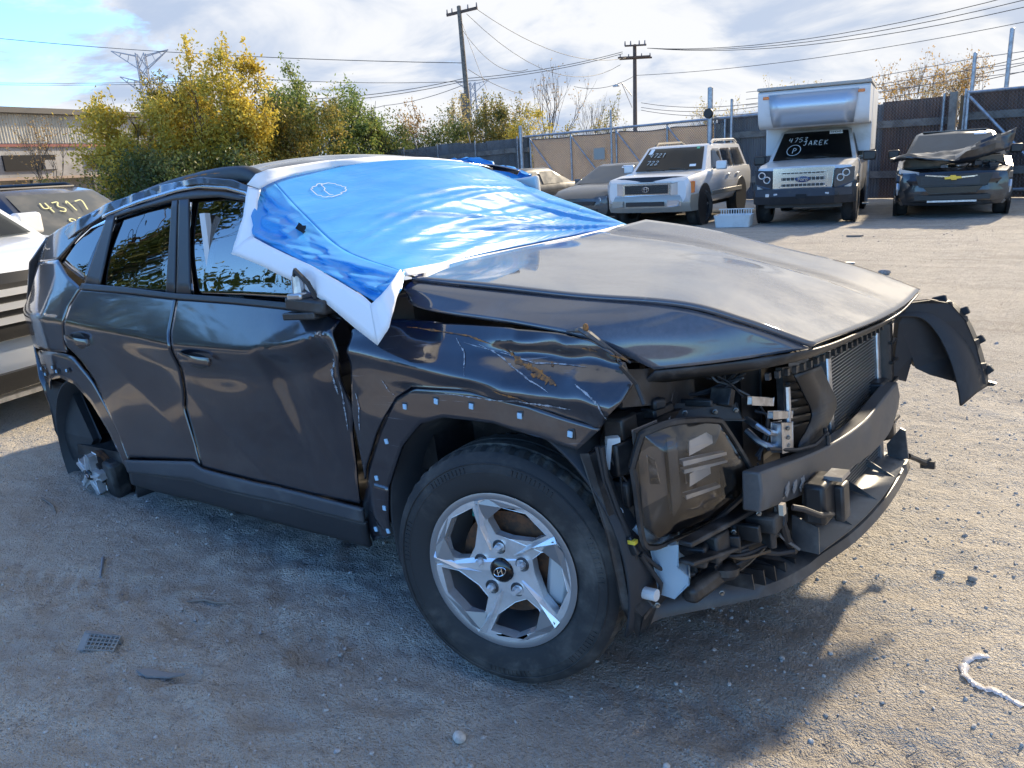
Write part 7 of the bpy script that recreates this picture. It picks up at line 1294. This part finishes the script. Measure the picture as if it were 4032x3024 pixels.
# ---------------------------------------------------------------- black crossover with crumpled hood
EQ = pm('black_crossover_paint', (.010, .011, .013), .3, .2, 1.0, .04, dust=(2.0, (.13, .12, .105), .5, .9))
t = thing('crashed_crossover', 'black crossover with its hood crumpled and bent up, parked by the right fence', 'car')
body(t, 'body', [(-.02, .70, .32, .66, .70, .04), (-.08, .84, .22, .76, .80, .05), (-.25, .90, .20, .80, .83, .06), (-.40, .92, .20, .84, .86, .06)], EQ); body(t, 'rear_body', [(-1.05, .92, .22, 1.0, 1.04, .06), (-3.4, .92, .22, 1.05, 1.09, .05), (-4.5, .90, .26, 1.06, 1.1, .06), (-4.65, .80, .4, 1.0, 1.04, .06)], EQ)
for sg in (-1, 1): MB().loft([[(x, sg * y, z) for y, z in ((.92, .25), (.925, .60), (.91, z1), (.80, z1 + .03), (.78, .25))] for x, z1 in ((-.40, .84), (-.7, .90), (-1.06, .99))]).obj('fender', EQ, t, smooth=40)
MB().box((-.72, 0, .52), (.66, 1.6, .56)).obj('engine_bay', M_GRB, t, smooth=0)
for k in range(16): MB().box((-.40 - .5 * random.random(), random.uniform(-.15, .75), .82 + .10 * random.random()), (random.uniform(.05, .2), random.uniform(.06, .2), random.uniform(.03, .09)), Matrix.Rotation(random.random(), 3, 'Z')).obj('engine_part', random.choice((M_GRB, M_GRB, M_ALU, M_PLAS)), t, bevel=.008)
for k in range(5): MB().tube([(-.45, .2 + .1 * k, .86), (-.40, .25 + .1 * k, .93), (-.50, .36 + .1 * k, .90), (-.42, .5 + .06 * k, .84)], .016, 6).obj('hose', M_GRB, t)
cab, ws, wsp = cabin(t, EQ, .84, .66, (-1.12, -1.85, -3.9, -4.5), 1.03, 1.45, gl=M_DG); sideglass(cab, ((-1.7, -2.0, -2.55, -2.55), (-2.65, -2.65, -3.3, -3.45)), 1.03, 1.45, .84, .66, gl=M_DG); tagpaper(cab, wsp, .50, .82, .86, .96)
MB().box((-2.9, 0, 1.50), (1.9, 1.1, .02)).obj('dusty_roof', pm('dusty_black_roof', (.18, .17, .155), .6), cab, bevel=.006)
# crumpled hood: folded plate
HN_ = [[(-.42, -1.02, 1.02), (-.40, -.80, 1.05), (-.28, -.45, .98), (-.22, -.05, .90), (-.30, .30, .97), (-.42, .62, 1.06), (-.60, .86, 1.16)], [(-.40, -1.05, 1.07), (-.38, -.78, 1.12), (-.30, -.42, 1.02), (-.16, -.02, .98), (-.34, .34, 1.18), (-.52, .66, 1.34), (-.62, .92, 1.50)], [(-.70, -1.0, 1.08), (-.72, -.7, 1.10), (-.66, -.4, 1.10), (-.72, 0, 1.14), (-.80, .36, 1.22), (-.86, .68, 1.36), (-.82, .92, 1.46)], [(-1.06, -.85, 1.04), (-1.06, -.6, 1.06), (-1.06, -.3, 1.08), (-1.06, 0, 1.09), (-1.06, .3, 1.10), (-1.06, .6, 1.14), (-1.02, .86, 1.20)]]
Gh = np.array([resample(r_, 25) for r_ in HN_]); Gh = np.stack([resample(Gh[:, j], 14) for j in range(25)], 1)
for i in range(14):
    for j in range(25): Gh[i, j] += np.array([.05, 0, .05]) * (float(vnoise(i * .5, j * .35, 6)) + .5 * abs(float(vnoise(i * .3 + 4, j * .55, 9))))
MB().grid(Gh).obj('bent_hood', EQ, t, smooth=22, solid=.02)
MB().loft([[(x + a, y, z) for a, z in ((-.2, .78), (.0, .76), (.06, .66), (.04, .58), (.08, .48), (.03, .30), (-.2, .24))] for x, y in ((-.50, -.93), (-.22, -.90), (-.02, -.62), (.04, 0), (-.02, .62), (-.22, .90), (-.50, .93))]).obj('bumper', EQ, t, smooth=35)
gr = poly_front(t, 'upper_grille', [(.0, -.52, .56), (.0, .52, .56), (.0, .58, .74), (.0, -.58, .74)], M_GRB, .09, .01); poly_front(t, 'radiator', rect(.085, -.50, .40, .585, .72), pm('bent_radiator', (.05, .05, .052), .5, .4), .01, 0, gr)
for k in range(5): poly_front(t, 'grille_bar', rect(.094, -.48, .02, .59 + .026 * k, .598 + .026 * k), M_GRB, .008, 0, gr)
MB().bar((.10, -.44, .755), (.12, -.06, .715), .02, .022).obj('chrome_bar', M_CHROME, gr, smooth=0); MB().bar((.12, .06, .70), (.08, .36, .72), .02, .022).obj('chrome_bar', M_CHROME, gr, smooth=0)
poly_front(t, 'emblem', [(.12, -.13, .680), (.12, -.04, .680), (.12, -.03, .665), (.12, .05, .665), (.12, .05, .680), (.12, .13, .690), (.12, .11, .725), (.12, .04, .725), (.12, .03, .742), (.12, -.05, .742), (.12, -.05, .725), (.12, -.14, .715)], pm('gold_emblem', (.55, .36, .06), .3, .7), .015, .003, gr)
poly_front(t, 'chin_field', [(.06, -.36, .44), (.06, .36, .44), (.06, .44, .54), (.06, -.44, .54)], pm('dark_chin', (.014, .013, .012), .25), .06, .02); poly_front(t, 'lower_intake', rect(.03, -.58, .58, .33, .40), M_GRB, .07, .01); poly_front(t, 'chrome_chin', rect(.06, -.38, .38, .285, .315), M_ALU, .04, .008)
for sg in (-1, 1):
    pts = [(-.14, sg * .60, .42), (-.14, sg * .66, .60), (-.34, sg * .90, .64), (-.34, sg * .90, .40)]; q_ = poly_front(t, 'side_intake', pts if sg > 0 else pts[::-1], M_GRB, .14, .01)
    for k in range(3): MB().bar((-.02, sg * .66, .45 + .05 * k), (-.14, sg * .84, .47 + .05 * k), .015, .012).obj('intake_slat', M_PLAS, q_, smooth=0)
    MB().tube([(-.16, sg * .86, .42), (-.13, sg * .87, .52), (-.17, sg * .87, .62)], .03, 8).obj('running_light', M_LAMP, q_)
    mirror(t, -1.6, sg * .90, 1.12, M_GRB, .95); vwheel(t, -.93, sg * .92, .345, .22, 10, .0, M_GRB); vwheel(t, -3.65, sg * .92, .345, .22, 10); arch(t, -.93, sg * .93, .41, .38); arch(t, -3.65, sg * .925, .41, .38)
pts = [(-.16, -.55, .72), (-.30, -.86, .79), (-.30, -.86, .86), (-.16, -.55, .80)]; poly_front(t, 'headlight', pts, M_LAMP, .10, .01); MB().box((-.30, .52, .72), (.10, .10, .14)).obj('torn_lamp_bracket', M_ALU, t, bevel=.01)
place(t, (-1.82, 14.72, 0), R(-78), 1.08)

# ---------------------------------------------------------------- white SUV behind the wreck, at the left edge
WP = vpaint('glossy_white_paint', (.74, .75, .75), lo=.65, hi=1.1)
t = thing('white_suv', 'white SUV with chrome barred grille at the left edge behind the wreck', 'car')
body(t, 'body', [(-.03, .86, .32, .90, .94, .05), (-.10, .95, .26, .98, 1.02, .06), (-.5, .99, .24, 1.04, 1.10, .08), (-1.25, 1.0, .24, 1.10, 1.16, .08), (-3.5, 1.0, .24, 1.14, 1.18, .05), (-4.9, .97, .3, 1.14, 1.18, .05)], WP)
cab, ws, wsp = cabin(t, WP, .90, .72, (-1.22, -1.98, -4.3, -4.85), 1.13, 1.66); sideglass(cab, ((-1.75, -2.15, -2.7, -2.7), (-2.8, -2.8, -3.5, -3.5)), 1.13, 1.66, .90, .72)
M_WPEN = pm('white_windshield_pen', (.75, .76, .76), .8); ring_ws(cab, wsp, .46, .22, .13, .13, M_WPEN, .012); write_ws(cab, wsp, '2', .42, .16, .12, M_WPEN, .012)
mb = MB(); P_ = [wsp(a_, b_, .02) for a_, b_ in ((-.1, .72), (.10, .50), (.24, .38), (.34, .36))]; ribbon(mb, P_, .012, (P_[1] - P_[0]).cross(wsp(0, .9) - P_[0]) * -1, .004); mb.obj('windshield_writing', M_WPEN, cab, smooth=0)
MB().loft([[(x, y, z), (x + .03, y, z - .07), (x - .02, y, z - .08), (x - .05, y, z - .01)] for x, y, z in ((-.24, -.92, .98), (-.06, -.6, 1.0), (.0, 0, 1.0), (-.06, .6, 1.0), (-.24, .92, .98))]).obj('hood_guard', M_GRB, t, smooth=30)
M_SATIN = pm('satin_bar', (.66, .68, .71), .32, .55)
gr = poly_front(t, 'grille', rect(-.04, -.80, .80, .68, .93), M_GRB, .06, .01)
for z0 in (.885, .80, .715): poly_front(t, 'grille_bar', rect(.018, -.80, .80, z0 - .018, z0 + .022), M_SATIN, .03, .008, gr)
MB().lathe([(.075, -.012), (.09, -.02), (.105, -.012), (.105, .01), (.075, .01)], 28, Matrix.Translation((.06, 0, .80)) @ Matrix.Rotation(R(90), 4, 'Z'), closed=True).obj('emblem_ring', M_CHROME, gr); mb = MB()
for a_, b_ in (((-.04, .86), (0, .80)), ((0, .80), (.04, .86)), ((-.07, .83), (-.03, .74)), ((-.03, .74), (0, .79)), ((0, .79), (.03, .74)), ((.03, .74), (.07, .83))): mb.bar((.06, a_[0], a_[1]), (.06, b_[0], b_[1]), .014, .014)
mb.obj('emblem', M_CHROME, gr, smooth=0)
for sg in (-1, 1):
    pts = [(-.10, sg * .80, .70), (-.10, sg * .80, .92), (-.26, sg * .96, .94), (-.26, sg * .96, .72)]; poly_front(t, 'headlight', pts if sg > 0 else pts[::-1], M_LAMP, .08, .01)
    mirror(t, -1.66, sg * .98, 1.22, WP, 1.1); vwheel(t, -.95, sg * 1.0, .39, .25, 6); vwheel(t, -3.9, sg * 1.0, .39, .25, 6); arch(t, -.95, sg * .99, .45, .42); arch(t, -3.9, sg * .99, .45, .42)
hx = poly_front(t, 'upper_mesh', rect(-.03, -.72, .72, .60, .672), M_GRB, .06, .01); lo_ = poly_front(t, 'lower_mesh', rect(-.03, -.72, .72, .285, .39), M_GRB, .07, .01)
for r_, z0, z1, xx in ((hx, .60, .672, .032), (lo_, .285, .39, .042)):
    mb = MB(); hs = .028
    for i in range(int(1.44 / hs)):
        for j in range(int((z1 - z0) / (hs * .87))):
            cy, cz = -.71 + i * hs + (hs / 2 if j % 2 else 0), z0 + .014 + j * hs * .87
            mb.add([(xx, cy + .013 * math.cos(q), cz + .013 * math.sin(q)) for q in [k * math.pi / 3 + .52 for k in range(6)]] + [(xx, cy + .010 * math.cos(q), cz + .010 * math.sin(q)) for q in [k * math.pi / 3 + .52 for k in range(6)]], [(k, (k + 1) % 6, 6 + (k + 1) % 6, 6 + k) for k in range(6)])
    o = mb.obj('honeycomb', M_TRIMB, r_, smooth=0); o['kind'] = 'stuff'
poly_front(t, 'lower_lip', rect(-.02, -.80, .80, .235, .262), M_ALU, .08, .006)
place(t, (-4.35, -.22, 0), R(19), 1.0)

# ---------------------------------------------------------------- dark blue wagon further back
BP = vpaint('dark_blue_paint', (.018, .026, .055), lo=.42, hi=.85, dust=(.22, .20, .17))
t = thing('blue_wagon', 'dark blue wagon with roof rails behind the white SUV, yellow writing on windshield', 'car')
body(t, 'body', [(-.03, .80, .30, .74, .78, .05), (-.12, .88, .24, .80, .86, .06), (-.8, .90, .22, .88, .95, .08), (-1.3, .905, .22, .93, .99, .06), (-3.6, .905, .22, .96, 1.0, .05), (-4.6, .86, .3, .96, 1.0, .05)], BP)
cab, ws, wsp = cabin(t, BP, .82, .62, (-1.22, -1.92, -4.0, -4.55), .96, 1.47, gl=M_DG); sideglass(cab, ((-1.72, -2.1, -2.6, -2.6), (-2.7, -2.7, -3.4, -3.4), (-3.5, -3.5, -4.0, -4.25)), .96, 1.47, .82, .62)
write_ws(cab, wsp, '4317', -.60, .56, .17, M_PENY, .016); write_ws(cab, wsp, '834', -.42, .24, .15, M_PENY, .016)
for sg in (-1, 1): MB().tube([(-2.1, sg * .58, 1.50), (-2.25, sg * .58, 1.555), (-3.7, sg * .58, 1.565), (-3.9, sg * .58, 1.50)], .02, 8).obj('roof_rail', M_GRB, t); mirror(t, -1.6, sg * .88, 1.04, BP, .9); vwheel(t, -.95, sg * .9, .33, .21, 6); vwheel(t, -3.6, sg * .9, .33, .21, 6)
MB().box((-2.9, 0, 1.525), (1.7, 1.0, .02)).obj('dusty_roof', bpy.data.materials['dusty_black_roof'], cab, bevel=.006)
place(t, (-6.35, 1.95, 0), R(22), 1.0)


# ================================================================== SMALL THINGS ON THE GROUND
bk = thing('plastic_tub', 'white plastic tub with slotted rim on the ground before the boxy white SUV', 'tub', [(-5.354, 12.866, 0.000)][0]); M_TUB = pm('tub_plastic', (.62, .62, .60), .5, dust=(3, (.42, .40, .36), .5, .9))
def rr4(hx, hy, z, rad=.05, n=5):
    return [(sx * (hx - rad) + rad * math.cos(a), sy * (hy - rad) + rad * math.sin(a), z) for sx, sy, a0 in ((1, 1, 0), (-1, 1, 90), (-1, -1, 180), (1, -1, 270)) for a in [R(a0 + 90 * k / (n - 1)) for k in range(n)]]
MB().loft([rr4(.33, .22, .01), rr4(.355, .245, .20), rr4(.365, .255, .245), rr4(.345, .235, .245), rr4(.33, .22, .20), rr4(.31, .20, .03)], cap=True).obj('shell', M_TUB, bk, smooth=40)
for k in range(13): MB().box((-.30 + .05 * k, .26, .285), (.018, .022, .085)).obj('slot_bar', M_TUB, bk, smooth=0)
MB().box((0, .26, .335), (.70, .03, .022)).obj('rim_bar', M_TUB, bk, bevel=.006); bk.rotation_euler = (0, 0, R(14))
def stone(label, P, s, c=(.42, .41, .39), sd=0):
    rr = np.random.default_rng(sd); V = []
    F = [tuple(t) for t in ICF]; A = ICO * (1 + rr.uniform(-.22, .22, (12, 1))) * np.array([1, .8, .55]) * s; A = A @ np.array([[math.cos(sd), -math.sin(sd), 0], [math.sin(sd), math.cos(sd), 0], [0, 0, 1]])
    o = MB().add(A, F).obj('stone', pm('stone_%d' % sd, c, .9, var=(40, tuple(v * .6 for v in c), .4, .65)), smooth=60); o.location = (P[0], P[1], float(gh(P[0], P[1])) + s * .28)
    q = o.modifiers.new('s', 'SUBSURF'); q.levels = 1; q.render_levels = 1; return tag(o, label, 'stone', 'larger stones on the dirt')
stone('pale egg sized stone on the dirt in front of the front wheel', [(0.064, -1.173, 0.000)][0], .030, (.55, .53, .49), 1)
stone('small pale stone left of the egg sized one at the bottom edge', [(-0.173, -1.399, 0.000)][0], .014, (.42, .42, .42), 2)
stone('grey stone in the sunlit dirt right of the shadow edge', [(0.904, 0.412, 0.000)][0], .022, (.40, .37, .33), 3)
stone('flat grey stone by the paper scrap at lower right', [(0.634, -0.357, 0.000)][0], .014, (.40, .39, .37), 4)
stone('small white stone below the front tyre shadow', [(0.558, -0.938, -0.000)][0], .017, (.50, .49, .46), 5)
stone('pale stone on the far dirt lot in front of the black crossover', [(-1.076, 7.335, 0.000)][0], .09, (.30, .28, .26), 6)
stone('pale stone below the rocker panel', [(-0.982, -0.505, 0.000)][0], .012, (.50, .49, .46), 7)
stone('dark lump of dirt at the right edge below the hood liner', [(1.003, 0.421, 0.000)][0], .026, (.34, .31, .27), 8)
def on_ground(o, P, dz=0.0, rz=0.0): o.location = (P[0], P[1], float(gh(P[0], P[1])) + dz); o.rotation_euler = (0, 0, rz)
# broken lattice plastic piece
lt = thing('plastic_fragment', 'grey broken plastic piece with square lattice holes on the shaded dirt at left', 'debris'); M_FR = pm('dusty_grey_plastic', (.20, .20, .20), .7, dust=(20, (.32, .30, .27), .45, .8))
MB().loft([[(-.07, y, 0), (-.075, y, .045), (.07, y, .028), (.075, y, 0)] for y in (.018, .034)]).obj('back_plate', M_FR, lt, smooth=0); MB().loft([[(x, -.034, .0), (x, .026, .045 if x < 0 else .034), (x, .032, .036), (x, -.022, .0)] for x in (-.082, -.055)]).obj('end_cap', M_FR, lt, smooth=0)
for k in range(8): MB().bar((-.05 + .018 * k, -.034, .002), (-.05 + .018 * k, .022, .040 - .0012 * k), .004, .004).obj('lattice_bar', M_FR, lt, smooth=0)
for k in range(5): MB().bar((-.055, -.032 + .013 * k, .004 + .009 * k), (.080, -.032 + .013 * k, .003 + .0075 * k), .004, .004).obj('lattice_bar', M_FR, lt, smooth=0)
P = [(-1.236, -1.547, 0.000)][0]; on_ground(lt, P, .004, R(30)); lt.scale = (.85, .85, .85)
pn = thing('plastic_rod', 'thin grey plastic rod lying on the shaded dirt below the rear wheel', 'debris'); MB().tube([(-.085, 0, .006), (.085, 0, .006)], [.006, .004], 8).obj('rod', pm('rod_plastic', (.16, .19, .23), .45), pn); MB().tube([(-.095, 0, .006), (-.085, 0, .006)], .007, 8).obj('rod_end', M_FR, pn); on_ground(pn, [(-1.793, -1.296, 0.000)][0], .004, R(-27))
sh = MB().prism([(-.08, -.02, 0), (-.02, -.028, 0), (.05, .0, 0), (.085, .035, 0), (.02, .012, 0), (-.05, .004, 0)], (0, 0, .006)).obj('plastic_shard', M_FR, smooth=0); on_ground(sh, [(-0.925, -1.509, 0.000)][0], .003, R(10)); tag(sh, 'flat pale plastic shard on the dirt right of the lattice piece', 'debris')
tg = MB().tube([(-.09, -.02, .004), (-.03, .0, .010), (.03, -.004, .008), (.09, .02, .006)], [.003, .005, .004, .002], 6).obj('stick', M_WOOD); on_ground(tg, [(-1.173, -1.179, 0.000)][0], .002, R(20)); tag(tg, 'thin dry stick lying in the shaded dirt left of the front wheel', 'stick')
tg = MB().tube([(-.16, -.01, .004), (-.05, .0, .008), (.05, .004, .008), (.16, -.01, .005)], [.003, .006, .006, .003], 6).obj('stick', M_WOOD); on_ground(tg, [(-2.789, -1.115, 0.000)][0], .002, R(-8)); tag(tg, 'long dark stick on the dirt left of the broken rear wheel', 'stick')
# crinkled clear plastic strip
st = crom([(p[0], p[1], 0) for p in [(1.122, -0.029, 0.000), (1.080, -0.065, 0.000), (1.073, -0.110, 0.000), (1.085, -0.159, 0.000), (1.109, -0.187, 0.000), (1.132, -0.200, 0.000), (1.164, -0.192, 0.000), (1.198, -0.201, 0.000), (1.234, -0.217, 0.000)]], 60); L_, R_ = [], []
for i, p in enumerate(st):
    tt = st[min(i + 1, 59)] - st[max(i - 1, 0)]; tt /= np.linalg.norm(tt) + 1e-9; n_ = np.array([-tt[1], tt[0], 0]); z = float(gh(p[0], p[1])) + .003 + .002 * float(vnoise(i * .7, 0, 3)); w_ = .011 + .004 * float(vnoise(i * .5, 4, 2)); L_.append(p + n_ * w_ + np.array([0, 0, z])); R_.append(p - n_ * w_ + np.array([0, 0, z + .003 * float(vnoise(i * .9, 7, 5))]))
o = MB().grid(np.array([L_, (np.array(L_) + np.array(R_)) / 2 + np.array([0, 0, .002]), R_])).obj('plastic_strip', pm('clear_strip', (.60, .58, .58), .2, alpha=.75), smooth=20, solid=.0006); tag(o, 'crinkled shiny white plastic strip curled on the sunlit dirt at lower right', 'debris')
o = MB().prism([(-.06, -.01, 0), (.05, -.02, 0), (.07, .01, 0), (-.04, .02, 0)], (0, 0, .012)).obj('wood_chip', M_WOOD, smooth=0); on_ground(o, [(-2.549, 11.228, 0.000)][0], .0, .3); o.scale = (2, 2, 2); tag(o, 'dark chip of debris on the lot before the camper truck', 'debris')
